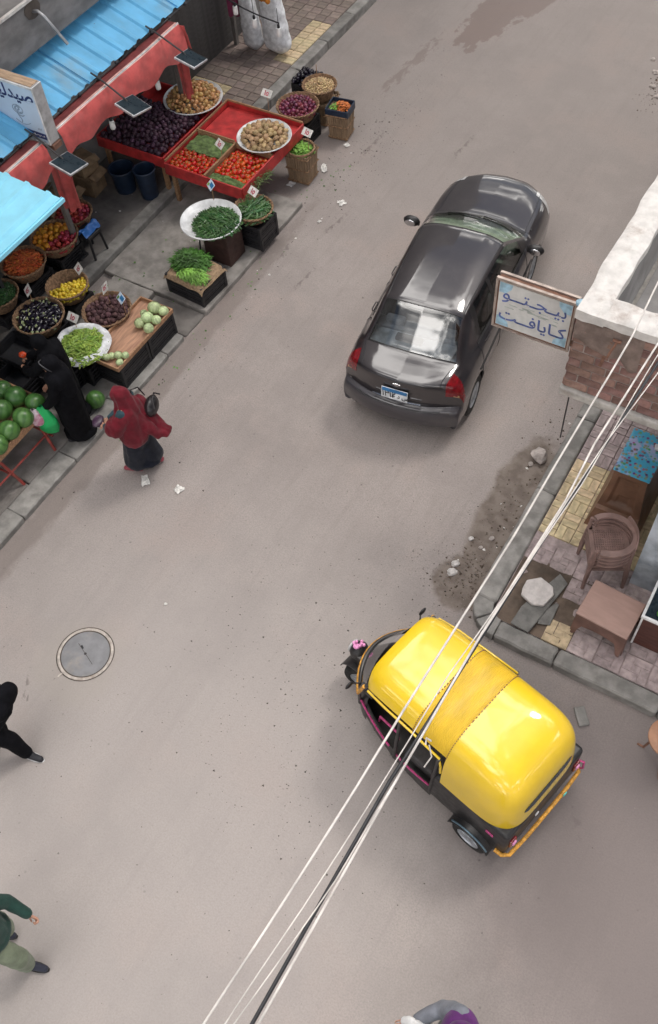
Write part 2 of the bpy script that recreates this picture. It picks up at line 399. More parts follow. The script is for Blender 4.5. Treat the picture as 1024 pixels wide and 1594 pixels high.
mm('purse', (0.05, 0.025, 0.05), 0.4, scale=20, bump=0.2, dirt=((0.25, 0.2, 0.25), 0.5))
# vehicles
def paint(name, col, flake=0.0, rough=0.35, coat=1.0, dustk=0.16, coat_ior=1.5, wrinkle=0.0):
    t = NT(name); p = t.pos()
    c = t.mix(t.rng(t.noise(p, 900, 2), 0.4, 0.7), mul(col, 0.85), mul(col, 1.3)) if flake else t.mix(t.rng(t.noise(p, 3, 4), 0.3, 0.7), mul(col, 0.95), mul(col, 1.05))
    dust = t.rng(t.noise(p, 2.2, 6, 0.6), 0.45, 0.8, dustk * .1, dustk)
    c = t.mix(dust, c, DUST)
    t.set(Base_Color=c, Metallic=flake, Roughness=rough, Coat_Weight=coat, Coat_IOR=coat_ior, Coat_Roughness=t.rng(t.noise(p, 6, 4), 0.3, 0.7, 0.02, 0.09))
    if wrinkle: t.bump(t.math('ADD', t.noise(t.map(p, (1.6, .5, 1)), 2.6, 2, .5), t.math('MULTIPLY', t.noise(p, 9, 2), .06)), wrinkle, .05); t.l(t.b.inputs['Normal'].links[0].from_socket, t.b.inputs['Coat Normal'])
    return t.m
M['car_paint'] = paint('car_paint', (0.018, 0.014, 0.018), 0.4, 0.45, 1.0, 0.09, 1.75)
M['bumper_paint'] = paint('bumper_paint', (0.05, 0.046, 0.055), 0.4, 0.5)
M['yellow_vinyl'] = paint('yellow_vinyl', (0.84, 0.56, 0.003), 0.0, 0.45, 0.9, 0.08, 1.6, wrinkle=0.10)
mm('yellow_strip', (0.68, 0.43, 0.02), 0.45, scale=3, var=.12, bump=0.05, dirt=((0.66, 0.46, 0.12), 0.5), stretch=(3, 1, 1))
mm('black_body', (0.018, 0.017, 0.018), 0.4, scale=6, bump=0.08, dirt=((0.09, 0.08, 0.075), 0.5))
mm('rubber', (0.014, 0.014, 0.014), 0.85, scale=10, bump=0.3, dirt=((0.08, 0.072, 0.065), 0.5))
mm('chrome', (0.62, 0.62, 0.64), 0.15, metal=1.0, scale=8, bump=0)
mm('rim', (0.42, 0.44, 0.47), 0.35, metal=0.5, scale=8, bump=0.05)
mm('tail_red', (0.17, 0.006, 0.010), 0.12, scale=20, var=0.3, bump=0.05, coat=0.6)
mm('tail_amber', (0.42, 0.24, 0.12), 0.15, scale=20, bump=0.05, coat=0.6)
mm('lamp_clear', (0.5, 0.5, 0.5), 0.1, scale=10, bump=0.03, coat=0.6)
mm('seat_grey', (0.30, 0.31, 0.33), 0.85, scale=10, bump=0.2)
mm('seat_dark', (0.05, 0.045, 0.045), 0.7, scale=10, bump=0.2)
mm('dash', (0.42, 0.45, 0.38), 0.8, scale=10, bump=0.1)
mm('orange_trim', (0.62, 0.30, 0.04), 0.5, scale=30, var=0.4, bump=0.2)
mm('pink_trim', (0.55, 0.06, 0.22), 0.4, scale=30, bump=0.1)
mm('pink_light', (0.75, 0.30, 0.55), 0.4, scale=30, bump=0.3)
mm('plate_white', (0.68, 0.70, 0.72), 0.4, bump=0)
mm('plate_blue', (0.03, 0.16, 0.36), 0.4, bump=0)
mm('ink', (0.015, 0.015, 0.02), 0.6, bump=0)
mm('ink_blue', (0.10, 0.14, 0.36), 0.6, bump=0.1)
mm('ink_navy', (0.02, 0.035, 0.15), 0.5, bump=0)
mm('ink_grey', (0.25, 0.32, 0.40), 0.5, bump=0)
mm('ink_red', (0.42, 0.02, 0.06), 0.6, bump=0)
mm('sign_face', (0.66, 0.655, 0.635), 0.55, scale=6, var=.1, bump=0.1, dirt=((0.46, 0.51, 0.48), 0.5))
mm('sign_blue', (0.36, 0.55, 0.67), 0.5, scale=12, bump=0.05, dirt=((0.5, 0.57, 0.6), 0.4))
mm('sign_light', (0.58, 0.68, 0.80), 0.4, scale=3, var=0.05, bump=0.03, dirt=((0.5, 0.58, 0.66), 0.3))
mm('sign_wood', (0.44, 0.31, 0.21), 0.7, scale=6, stretch=(1, 6, 1), bump=0.2, dirt=((0.3, 0.16, 0.1), 0.6))
mm('solar_dark', (0.018, 0.030, 0.040), 0.3, scale=8, bump=0.02, dirt=((0.05, 0.06, 0.065), 0.5), spec=0.2)
mm('shelf_pale', (0.52, 0.55, 0.58), .8, scale=8, bump=.1)
mm('cable_white', (0.60, 0.56, 0.53), 0.6, scale=5, bump=0.1, dirt=((0.30, 0.26, 0.24), 0.8))
mm('cable_black', (0.02, 0.02, 0.024), 0.5, scale=20, bump=0.1)
M['car_glass'] = glass('car_glass', (0.86, 0.92, 0.95), 0.03, 2.5)
M['clear_glass'] = glass('clear_glass', (0.80, 0.92, 0.83), 0.02, 1.8)
M['side_glass'] = glass('side_glass', (0.22, 0.24, 0.24))

def floral():
    t = NT('floral'); p = t.map(t.pos(), (1, 1, 1))
    v = t.n('ShaderNodeTexVoronoi'); t.l(p, v.inputs['Vector']); v.inputs['Scale'].default_value = 22
    d = t.rng(v.outputs['Distance'], 0.30, 0.50, 1, 0)
    hs = t.n('ShaderNodeHueSaturation'); hs.inputs['Saturation'].default_value = 0.9; hs.inputs['Value'].default_value = 0.34
    t.l(v.outputs['Color'], hs.inputs['Color'])
    base = t.mix(t.rng(t.noise(p, 5, 3), 0.50, 0.62), (0.05, 0.36, 0.55), (0.36, 0.38, 0.58))
    t.set(Base_Color=t.mix(d, base, hs.outputs['Color']), Roughness=0.45)
    return t.m
M['floral'] = floral()
# ------------------------------------------------------------------ road
def road_material():
    t = NT('road_dusty'); p = t.pos(False)
    big = t.noise(p, 0.35, 5, 0.6)
    mid = t.noise(p, 1.6, 6, 0.6)
    fine = t.noise(p, 55, 3, 0.7)
    streak = t.noise(t.map(p, (5, 0.35, 1), rot=(0, 0, rad(-4))), 1.5, 5, 0.65)
    c = t.mix(t.rng(big, 0.35, 0.65), (0.288, 0.253, 0.238), (0.350, 0.306, 0.288))
    c = t.mix(t.rng(mid, 0.42, 0.68, 0, 0.6), c, (0.375, 0.33, 0.308))
    c = t.mix(t.rng(t.noise(p, 0.55, 6, 0.7), 0.52, 0.68, 0, 0.35), c, (0.225, 0.196, 0.19))
    c = t.mix(t.rng(t.noise(t.map(p, (26, 0.9, 1), rot=(0, 0, rad(-6))), 1.0, 4, 0.7), 0.55, 0.78, 0, 0.35), c, (0.215, 0.188, 0.178))
    c = t.mix(t.rng(streak, 0.48, 0.75, 0, 0.42), c, (0.235, 0.205, 0.193))
    c = t.mix(t.rng(t.noise(p, 0.8, 5, 0.6), 0.50, 0.70, 0, 0.6), c, (0.355, 0.285, 0.258))
    c = t.mix(t.rng(fine, 0.35, 0.7, 0, 0.6), c, mul((0.30, 0.265, 0.25), 0.66), 'MIX')
    c = t.mix(t.rng(t.noise(p, 17, 4, 0.75), 0.52, 0.75, 0, 0.5), c, (0.20, 0.178, 0.168))
    # fine pale specks of aggregate
    v = t.n('ShaderNodeTexVoronoi'); t.l(p, v.inputs['Vector']); v.inputs['Scale'].default_value = 38
    spk = t.math('MULTIPLY', t.rng(v.outputs['Distance'], 0.10, 0.20, 1, 0), t.rng(t.noise(p, 9, 2), 0.5, 0.62))
    c = t.mix(t.math('MULTIPLY', spk, 0.5), c, (0.42, 0.39, 0.37))
    # small dark oil spots
    v2 = t.n('ShaderNodeTexVoronoi'); t.l(p, v2.inputs['Vector']); v2.inputs['Scale'].default_value = 4.5
    spt = t.math('MULTIPLY', t.rng(t.math('ADD', v2.outputs['Distance'], t.math('MULTIPLY', t.noise(p, 30, 4, .7), 0.16)), 0.10, 0.16, 1, 0), t.rng(t.noise(p, 1.1, 2), 0.47, 0.58))
    c = t.mix(t.math('MULTIPLY', spt, 0.75), c, (0.09, 0.08, 0.075))
    def blob(cx, cy, ang, rx, ry, amp, sc, s0, s1, st=(1, 1, 1)):
        q = t.map(p, loc=(-cx, -cy, 0)); q = t.map(q, rot=(0, 0, -ang)); 
        u = t.map(q, (1 / rx, 1 / ry, 0))
        ln = t.n('ShaderNodeVectorMath', operation='LENGTH'); t.l(u, ln.inputs[0])
        d = t.math('ADD', ln.outputs['Value'], t.math('MULTIPLY', t.math('SUBTRACT', t.noise(t.map(q, st), sc, 6, 0.65), 0.5), amp))
        return t.rng(d, s0, s1, 1, 0)
    # broad paler tone in the junction, darker tone up the street
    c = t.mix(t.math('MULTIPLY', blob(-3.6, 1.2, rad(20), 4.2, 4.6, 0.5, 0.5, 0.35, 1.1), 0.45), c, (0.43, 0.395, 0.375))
    c = t.mix(t.math('MULTIPLY', blob(-5.0, 16.5, 0, 5.5, 7.5, 0.5, 0.6, 0.5, 1.1), 0.42), c, (0.22, 0.195, 0.182))
    # worn dark flecks and short open cracks where the surface has broken up
    fl = None
    for (cx, cy, an, rx, ry) in ((-6.55, 10.2, -8, .05, .45), (-6.35, 8.9, -4, .045, .40), (-6.95, 9.3, 10, .06, .30), (-5.75, 1.7, 30, .03, .22), (-5.62, 1.55, 25, .018, .14), (-5.6, 12.8, -5, .05, .5), (-7.0, 12.2, -3, .06, .6), (0.3, 3.3, 40, .07, .16), (.1, 3.9, 20, .06, .12)):
        k = blob(cx, cy, rad(an), rx, ry, 5.0, 13, 0.0, 0.7, (1, .7, 1)); fl = k if fl is None else t.math('MAXIMUM', fl, k)
    c = t.mix(t.math('MULTIPLY', fl, 0.6), c, (0.135, 0.112, 0.105))
    # trodden tyre lanes polish the dust off
    for (cx, an) in ((-5.2, -2.5), (-3.9, -2.5)):
        c = t.mix(t.math('MULTIPLY', blob(cx, 8, rad(an), .28, 13, 1.1, 1.3, 0.3, 1.1, (2, .35, 1)), 0.10), c, (0.215, 0.19, 0.182))
    # damp stain up the street
    wet = t.math('MAXIMUM', blob(-6.75, 16.9, rad(-6), 0.52, 1.75, 2.0, 2.6, 0.80, 0.90, (1.5, 0.8, 1)), blob(-6.25, 17.5, rad(-8), 0.28, 0.85, 1.2, 3.0, 0.8, 0.92, (1.5, 0.8, 1)))
    c = t.mix(t.math('MULTIPLY', wet, 0.68), c, (0.155, 0.112, 0.098))
    wet2 = blob(-7.5, 14.6, rad(-4), 0.20, 1.6, 3.6, 4.5, 0.25, 0.6, (1.4, 0.6, 1))
    c = t.mix(t.math('MULTIPLY', wet2, 0.5), c, (0.17, 0.13, 0.118))
    # earth washed up against the right kerb
    mud = t.math('MAXIMUM', blob(-1.85, 6.45, rad(3), 0.42, 1.35, 0.7, 2.5, 0.85, 1.05), blob(-1.95, 5.3, 0, 0.4, 0.42, 0.6, 4, 0.8, 1.0))
    c = t.mix(t.math('MULTIPLY', mud, 0.85), c, t.mix(t.rng(t.noise(p, 7, 5), 0.35, 0.65), (0.125, 0.098, 0.08), (0.20, 0.165, 0.14)))
    # grime along the left kerb line; darker tone over the right hand side street
    lg = blob(-7.1, 5.5, 0, 0.22, 5.5, 1.2, 3.0, 0.6, 1.1, (2, 1, 1))
    c = t.mix(t.math('MULTIPLY', lg, 0.5), c, (0.16, 0.13, 0.115))
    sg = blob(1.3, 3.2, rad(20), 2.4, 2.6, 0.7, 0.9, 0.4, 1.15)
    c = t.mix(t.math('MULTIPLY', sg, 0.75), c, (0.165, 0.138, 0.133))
    # concrete patch round the manhole
    mh = blob(-5.38, 2.22, rad(30), 0.62, 0.60, 0.9, 3, 0.6, 1.1)
    c = t.mix(t.math('MULTIPLY', mh, 0.30), c, (0.36, 0.325, 0.285))
    t.set(Base_Color=c, Roughness=t.math('SUBTRACT', 0.9, t.math('MULTIPLY', wet, 0.35)))
    t.b.inputs['Specular IOR Level'].default_value = 0.3
    h = t.math('ADD', t.math('MULTIPLY', fine, 0.5), t.math('MULTIPLY', mid, 1.0))
    t.bump(h, 0.35, 0.012)
    return t.m
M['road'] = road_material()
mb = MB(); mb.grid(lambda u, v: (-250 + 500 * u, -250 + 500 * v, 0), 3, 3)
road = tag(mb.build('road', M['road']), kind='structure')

def rough_edge(n, a, b, amp, seed):
    return [a + (b - a) * i / n for i in range(n + 1)], [amp * noise.noise((i * 0.7, seed, 0)) for i in range(n + 1)]

# stones and crumbs of asphalt lying on the road, uncountable
def grit(name, mname, spots, n, s0, s1, seed):
    rnd = random.Random(seed); b = MB()
    for _ in range(n):
        cx, cy, sx, sy = rnd.choice(spots)
        x = rnd.gauss(cx, sx); y = rnd.gauss(cy, sy); s = rnd.uniform(s0, s1) * (1 if rnd.random() < .9 else 1.8)
        a = rnd.uniform(0, 6.28); q = [(math.cos(a + k * 2.09) * s * rnd.uniform(.7, 1.2), math.sin(a + k * 2.09) * s * rnd.uniform(.6, 1.2)) for k in range(3)]
        b.add([(x + u, y + w, -0.002) for u, w in q] + [(x + u * .4, y + w * .4, s * rnd.uniform(.4, .8)) for u, w in q], [(3, 4, 5), (0, 1, 4, 3), (1, 2, 5, 4), (2, 0, 3, 5)])
    return tag(b.build(name, M[mname]), kind='stuff')
grit('road_grit', 'grit', [(-5, 4, 2.2, 4), (-4, 5, 2.5, 4.5), (-1, 1, 2.5, 2), (-6.8, 10, .5, 3.5), (-1.9, 6, .25, 1.1), (-2.1, 5.4, .25, .2)], 1300, 0.004, 0.011, 3)
grit('dark_crumbs', 'grit_dark', [(-4, 5, 2.4, 4.5), (-2.3, 2.4, .7, .7), (-2.1, 5.0, .5, .8), (-7.0, 8, .2, 4), (-3.2, 3.5, .8, .8), (-7.0, 12, .3, 1)], 1500, 0.004, 0.011, 4)
grit('kerb_rubble', 'mud', [(-1.9, 6.6, .14, .8), (-1.95, 5.4, .2, .2), (-3.3, 15.7, .1, .4)], 420, 0.006, 0.02, 5)

def scraps(name, mname, spots, n, seed):
    rnd = random.Random(seed); b = MB()
    for _ in range(n):
        cx, cy, z, sx, sy = rnd.choice(spots); x = rnd.gauss(cx, sx); y = rnd.gauss(cy, sy); a = rnd.uniform(0, 6.28); l = rnd.uniform(.015, .05); w = l * rnd.uniform(.2, .5); c, s = math.cos(a), math.sin(a)
        b.add([(x, y, z + .003), (x + c * l * .5 - s * w, y + s * l * .5 + c * w, z + .003 + rnd.uniform(0, .012)), (x + c * l, y + s * l, z + .004), (x + c * l * .5 + s * w, y + s * l * .5 - c * w, z + .003 + rnd.uniform(0, .012))], [(0, 1, 2, 3)])
    return tag(b.build(name, M[mname]), kind='stuff')
scraps('vegetable_scraps', 'herb', [(-7.9, 8.3, .09, .35, .5), (-7.0, 8.4, 0, .15, .8), (-7.1, 6.5, 0, .12, .8), (-8.6, 7.2, .12, .3, .3), (-7.3, 10.9, 0, .3, .5), (-8.2, 9.0, .09, .4, .3)], 110, 8)
scraps('paper_crumbs', 'paper', [(-8.5, 9.0, .09, .5, .8), (-7.0, 9, 0, .25, 2.0), (-1.9, 6, 0, .2, 1), (-9.9, 8.4, .165, .4, .6)], 45, 9)
# ------------------------------------------------------------------ left pavement
lp = MB()
lp.box((-10.0, 3.0, 0.06), (1.60, 28.0, 0.20))                       # inner level behind the stalls
left_pavement = tag(lp.build('left_pavement', M['dark_concrete'], bevel=0.01), kind='structure')
def slab(parent, x0, x1, y0, y1, z0, z1, mname, name='slab', bevel=0.012, seed=0, sub=6, wav=0.012):
    """cast slab with slightly uneven edges"""
    rnd = random.Random(seed); P = []
    def side(a, b):
        for i in range(sub):
            f = i / sub; P.append((a[0] + (b[0] - a[0]) * f + rnd.uniform(-wav, wav), a[1] + (b[1] - a[1]) * f + rnd.uniform(-wav, wav)))
    side((x0, y0), (x1, y0)); side((x1, y0), (x1, y1)); side((x1, y1), (x0, y1)); side((x0, y1), (x0, y0))
    b = MB(); b.prism(P, z0, z1); return b.build(name, M[mname], parent, bevel=bevel, bseg=1)
slab(left_pavement, -9.19, -7.24, 7.56, 10.28, -0.02, 0.085, 'concrete', seed=2)
slab(left_pavement, -9.19, -7.56, 3.9, 7.02, -0.02, 0.075, 'concrete', seed=3)
slab(left_pavement, -9.19, -7.56, 0.2, 3.885, -0.02, 0.078, 'concrete', seed=4)
slab(left_pavement, -9.19, -7.56, -6.0, 0.185, -0.02, 0.074, 'concrete', seed=5)
slab(left_pavement, -8.95, -8.18, 7.05, 7.53, -0.02, 0.105, 'concrete', seed=6, wav=0.008)
slab(left_pavement, -8.165, -7.26, 7.04, 7.54, -0.02, 0.03, 'dark_concrete', seed=8)
y = -6.0; k = 0
while y < 7.0:                                                        # narrow kerb along the lower apron
    L = 1.05; e = min(y + L, 7.02)
    slab(left_pavement, -7.545, -7.255 + random.uniform(-.008, .008), y, e - 0.012, -0.02, 0.088 + random.uniform(-.006, .006), 'kerb', 'kerb_stone', seed=20 + k, sub=3, wav=0.006)
    y = e; k += 1
slab(left_pavement, -9.40, -9.195, 6.3, 10.3, 0.05, 0.175, 'kerb', 'step_edge', seed=50, wav=0.008)
y = 10.3
while y < 22:
    slab(left_pavement, -9.33, -9.12, y, y + 0.985, -0.02, 0.165 + random.uniform(-.004, .004), 'kerb', 'kerb_stone', seed=int(y * 10), sub=3, wav=0.005); y += 1.0
pv = MB().box((0, 0, 0), (0.196, 0.196, 0.03)).mesh('paver', M['paver_brown'], bevel=0.006, bseg=1)
pvy = MB().box((0, 0, 0), (0.196, 0.196, 0.03)).mesh('paver', M['paver_yellow'], bevel=0.006, bseg=1)
for i in range(7):
    for j in range(26):
        x = -10.66 + i * 0.205; yy = 11.4 + j * 0.205
        ye = (x > -9.75 and 13.3 < yy < 14.8) or (x < -10.0 and 11.9 < yy < 12.3)
        o = bpy.data.objects.new('paver', pvy if ye else pv); C.objects.link(o); o.parent = left_pavement
        o.location = (x, yy, 0.167 + random.uniform(-.003, .003)); o.rotation_euler = (random.uniform(-.012, .012), random.uniform(-.012, .012), random.uniform(-.01, .01))

# ------------------------------------------------------------------ right pavement
rp = MB(); rp.box((0.9, 14.9, 0.05), (4.74, 19.8, 0.10))
right_pavement = tag(rp.build('right_pavement', M['paver_pink']), kind='structure')
y = 5.17; k = 0
while y < 20:
    e = y + (1.30 if k else 1.72)
    slab(right_pavement, -1.73, -1.475, y, e - 0.014, -0.03, 0.135 + random.uniform(-.006, .006), 'kerb', 'kerb_stone', seed=100 + k, sub=4, wav=0.007, bevel=0.02)
    y = e; k += 1
x = -1.33; k = 0
for L in (0.72, 1.2, 1.2, 1.2):
    slab(right_pavement, x, x + L - 0.014, 4.765, 4.985, -0.03, 0.135 + random.uniform(-.006, .006), 'kerb', 'kerb_stone', seed=130 + k, sub=4, wav=0.007, bevel=0.02)
    x += L; k += 1
# the two curved corner stones
for a0, a1, dz in ((180, 226, 0), (227.5, 269, -0.010)):
    P = []
    cx, cy, R1, R0 = -1.33, 5.165, 0.40, 0.165
    for i in range(7):
        a = rad(a0 + (a1 - a0) * i / 6); P.append((cx + R1 * math.cos(a), cy + R1 * math.sin(a)))
    for i in range(7):
        a = rad(a1 + (a0 - a1) * i / 6); P.append((cx + R0 * math.cos(a), cy + R0 * math.sin(a)))
    b = MB(); b.prism(P, -0.03, 0.14 + dz); b.build('corner_kerb', M['kerb'], right_pavement, bevel=0.02)
small = {c: MB().box((0, 0, 0), (0.197, 0.097, 0.03)).mesh('paver', M['paver_' + c], bevel=0.005, bseg=1) for c in ('yellow', 'pink')}
large = {}
for c in ('yellow', 'pink'):
    b = MB(); b.box((0, 0, -0.006), (0.296, 0.296, 0.02))
    for (ux, uy, wx, wy) in ((-.098, .05, .094, .192), (.05, .098, .19, .094), (.098, -.05, .094, .19), (-.05, -.098, .192, .094), (0, 0, .092, .092)):
        b.box((ux, uy, 0.006), (wx, wy, 0.008), top=0.95)
    large[c] = b.mesh('paver', M['paver_' + c])
def paver(me, x, y, rz):
    o = bpy.data.objects.new('paver', me); C.objects.link(o); o.parent = right_pavement
    o.location = (x, y, 0.108 + random.uniform(-.004, .004)); o.rotation_euler = (random.uniform(-.015, .015), random.uniform(-.015, .015), rz + random.uniform(-.012, .012))
j = 0; y = 6.42
while y < 8.9:
    i = 0; x = -1.365
    while x < -0.25:
        yel = 6.4 < y < 7.55
        c = 'yellow' if yel else 'pink'
        if (i + j) % 2 == 0: paver(small[c], x, y - .05, 0); paver(small[c], x, y + .05, 0)
        else: paver(small[c], x - .05, y, rad(90)); paver(small[c], x + .05, y, rad(90))
        x += 0.204; i += 1
    y += 0.204; j += 1
for i in range(9):
    for j in range(5):
        x = -1.31 + i * 0.303; y = 5.145 + j * 0.303 - 0.0
        if x < -1.2 and y < 5.3: continue
        if y > 6.3: continue
        broken = (x - -1.1) ** 2 / .16 + (y - 5.5) ** 2 / .2 < 1
        if broken: continue
        c = 'yellow' if (i in (1, 2) and j == 0) or (i == 1 and j in (1,)) else 'pink'
        paver(large[c], x, y, rad(90) * ((i + j) % 4))
b = MB(); b.grid(lambda u, v: (-1.46 + .95 * u, 5.0 + .95 * v, 0.108 + 0.02 * noise.noise((u * 5, v * 5, 1))), 14, 14)
tag(b.build('bare_earth', M['mud'], right_pavement, smooth=60))

# ------------------------------------------------------------------ right corner building
rb = thing('corner_building', 'brick corner building with white capped roof parapet overhanging the tiled pavement', 'building', (0, 0, 0))
b = MB(); b.box((3.75, 13.15, 1.475), (8.0, 14.0, 2.83)); b.build('ground_floor_wall', M['plaster_shop'], rb)
b = MB(); b.box((3.17, 13.09, 2.945), (9.36, 14.08, 0.10)); b.build('floor_slab', M['plaster_ledge'], rb, bevel=0.02)
b = MB()
b.box((3.1, 6.187, 3.44), (9.16, 0.18, 0.885)); b.box((-1.40, 13.2, 3.44), (0.18, 13.8, 0.885)); b.build('parapet_core', M['mortar'], rb)
b = MB(); b.box((3.3, 13.2, 3.02), (9.1, 13.6, 0.04)); b.build('roof_deck', M['plaster_grey'], rb)
b = MB(); b.box((-1.30, 13.2, 3.45), (0.012, 13.6, 0.84)); b.box((3.3, 6.30, 3.45), (9.1, 0.012, 0.84)); b.build('inner_render', M['plaster_grey'], rb)
def cap_fn(x0, x1, y0, y1, nx, ny, seed):
    b = MB(); z0, z1 = 3.90, 4.015 - (.005 if seed == 5 else 0)
    def top(u, v):
        x = x0 + (x1 - x0) * u; y = y0 + (y1 - y0) * v
        e = min(u * (x1 - x0), (1 - u) * (x1 - x0), v * (y1 - y0), (1 - v) * (y1 - y0))
        r = 0.016 * noise.noise((x * 7, y * 7, seed)); 
        return (x + 0.02 * noise.noise((x * 5, y * 4, seed + 9)) * (u in (0, 1)), y + 0.02 * noise.noise((x * 6, y * 5, seed + 5)) * (v in (0, 1)), z1 + r - (0.02 if e < 0.01 else 0))
    b.grid(top, nx, ny)
    n = len(b.v); ring = [i * ny for i in range(nx)] + [(nx - 1) * ny + j for j in range(1, ny)] + [i * ny + ny - 1 for i in range(nx - 2, -1, -1)] + [j for j in range(ny - 2, 0, -1)]
    for q in ring:
        p = b.v[q]; b.v.append((p[0], p[1], z0 + 0.02 * noise.noise((p[0] * 8, p[1] * 8, seed + 3)))); b.m
    m = len(ring)
    for i in range(m): b.f.append((ring[i], ring[(i + 1) % m], n + (i + 1) % m, n + i)); b.m.append(0)
    b.f.append(tuple(n + i for i in range(m - 1, -1, -1))); b.m.append(0)
    return b
cap_fn(-1.51, -1.25, 6.065, 20.0, 8, 160, 1).build('parapet_cap', M['plaster_white'], rb, smooth=50)
cap_fn(-1.30, 7.6, 6.072, 6.34, 120, 8, 5).build('parapet_cap', M['plaster_white'], rb, smooth=50)
bk = [MB().box((0, 0, 0), (0.231, 0.05, 0.090), top=random.uniform(.97, 1)).mesh('brick', M['brick'], bevel=0.008, bseg=1) for _ in range(3)]
bkh = [MB().box((0, 0, 0), (0.110, 0.05, 0.090), top=random.uniform(.95, 1)).mesh('brick', M['brick'], bevel=0.008, bseg=1) for _ in range(2)]
def brick(me, x, y, z, rz):
    o = bpy.data.objects.new('brick', me); C.objects.link(o); o.parent = rb
    o.location = (x, y, z); o.rotation_euler = (random.uniform(-.02, .02), random.uniform(-.015, .015), rz + random.uniform(-.015, .015))
for r in range(9):
    z = 3.045 + r * 0.0985
    x = -1.49 + (0.058 if r % 2 else 0.118)
    if r % 2: brick(bkh[r % 2], x, 6.112 + random.uniform(-.006, .006), z, 0); x += 0.180
    while x < 0.55:
        brick(random.choice(bk), x, 6.112 + random.uniform(-.006, .006), z, 0); x += 0.238
    yy = 6.21
    while yy < 8.5:
        brick(random.choice(bk), -1.474 + random.uniform(-.004, .004), yy + (0.12 if r % 2 else 0), z, rad(90)); yy += 0.242
b = MB(); b.grid(lambda u, v: (-1.488 + .62 * u, 6.080 + .007 * noise.noise((u * 7, v * 5, 3)) + (.02 if v < .05 else 0), 3.62 + .27 * v - (1 - v) * (.07 * noise.noise((u * 5, 1, 2)) + .16 * u)), 30, 12)
b.build('render_patch', mm('render_brown', (0.20, 0.15, 0.13), .95, scale=9, bump=.7, dirt=((0.30, 0.25, 0.23), .7)), rb, smooth=60)
# stained plaster patch above the shop corner and rusty hook iron in the brick
b = MB(); b.tube([(-1.10, 6.10, 3.78), (-1.10, 6.02, 3.78), (-1.115, 5.99, 3.74), (-1.13, 5.98, 3.66)], 0.012, 7); b.tube([(-1.135, 6.06, 3.80), (-1.06, 6.06, 3.80)], 0.016, 6)
b.build('iron_hook', M['rust'], rb, smooth=40)
b = MB(); b.box((-1.17, 6.083, 3.58), (0.028, 0.008, 0.34), rot=Matrix.Rotation(rad(8), 3, 'Y')); b.build('rust_streak', M['rust'], rb)

# ------------------------------------------------------------------ left market building
lb = thing('market_building', 'grey market building with concrete ledge and dark roller shutter behind the stalls', 'building', (0, 0, 0))
b = MB(); b.box((-13.0, 9.0, 6.5), (4.4, 34.0, 12.9)); b.build('wall', M['plaster_grey'], lb)
FX = -10.05
b = MB(); b.box(((FX - 10.79) / 2, 4.0, 3.25), (abs(FX + 10.79), 20.0, 0.62)); b.build('concrete_ledge', M['fascia_grey'], lb, bevel=0.015)
b = MB(); b.box((FX + 0.012, 4.0, 3.578), (0.05, 20.0, 0.035)); b.build('ledge_trim', M['plaster_white'], lb)
sh = MB(); sh.box((-10.785, 12.4, 1.45), (0.02, 3.6, 2.7)); shut = sh.build('roller_shutter', M['shutter'], lb)
slat_me = MB().box((0, 0, 0), (0.035, 3.5, 0.088), top=0.4, topy=1).mesh('shutter_slat', M['shutter'])
for i in range(27):
    o = bpy.data.objects.new('shutter_slat', slat_me); C.objects.link(o); o.parent = shut; o.location = (-10.762, 12.4, 0.22 + i * 0.095)
b = MB(); b.tube([(FX + .01, 8.55, 3.42), (FX + .10, 8.55, 3.44), (FX + .18, 8.56, 3.38), (FX + .40, 8.62, 3.02)], 0.022, 9)
b.build('drain_pipe', M['steel'], lb, smooth=40)
b = MB(); b.ball((FX + 0.006, 8.55, 3.44), (0.006, 0.16, 0.12), 14, 8, fn=lambda x, y, z: 1 + .3 * noise.noise((y * 2, z * 2, 4))); b.build('pipe_hole', M['grit_dark'], lb)
# ------------------------------------------------------------------ text
AR = {'sad_i': '\uFEBB', 'ya_m': '\uFEF4', 'dal_f': '\uFEAA', 'lam_i': '\uFEDF', 'ta_f': '\uFE94', 'ba_i': '\uFE91', 'jim_m': '\uFEA0', 'te_m': '\uFE98',
      'waw_f': '\uFEEE', 'kaf_i': '\uFEDB', 'alf_f': '\uFE8E', 'ya_i': '\uFEF3', 'fa_i': '\uFED3', 'te_f': '\uFE96', 'tat': '\u0640'}
def text(s, size, name, mname, parent, mtx, align='CENTER', bold=0.0):
    c = bpy.data.curves.new('t', 'FONT'); c.body = s; c.size = size; c.align_x = align; c.offset = bold; c.extrude = 0.0008; c.resolution_u = 3
    o = bpy.data.objects.new('t', c); C.objects.link(o)
    me = bpy.data.meshes.new_from_object(o.evaluated_get(bpy.context.evaluated_depsgraph_get()))
    bpy.data.objects.remove(o); bpy.data.curves.remove(c)
    me.materials.clear(); me.materials.append(M[mname]); me.transform(mtx)
    q = bpy.data.objects.new(name, me); C.objects.link(q); q.parent = parent
    return q
def ar(*k): return ''.join(AR[x] for x in reversed(k))
def face_y(x, y, z): return Matrix.Translation((x, y, z)) @ Matrix.Rotation(rad(90), 4, 'X')     # lettering that reads from -y

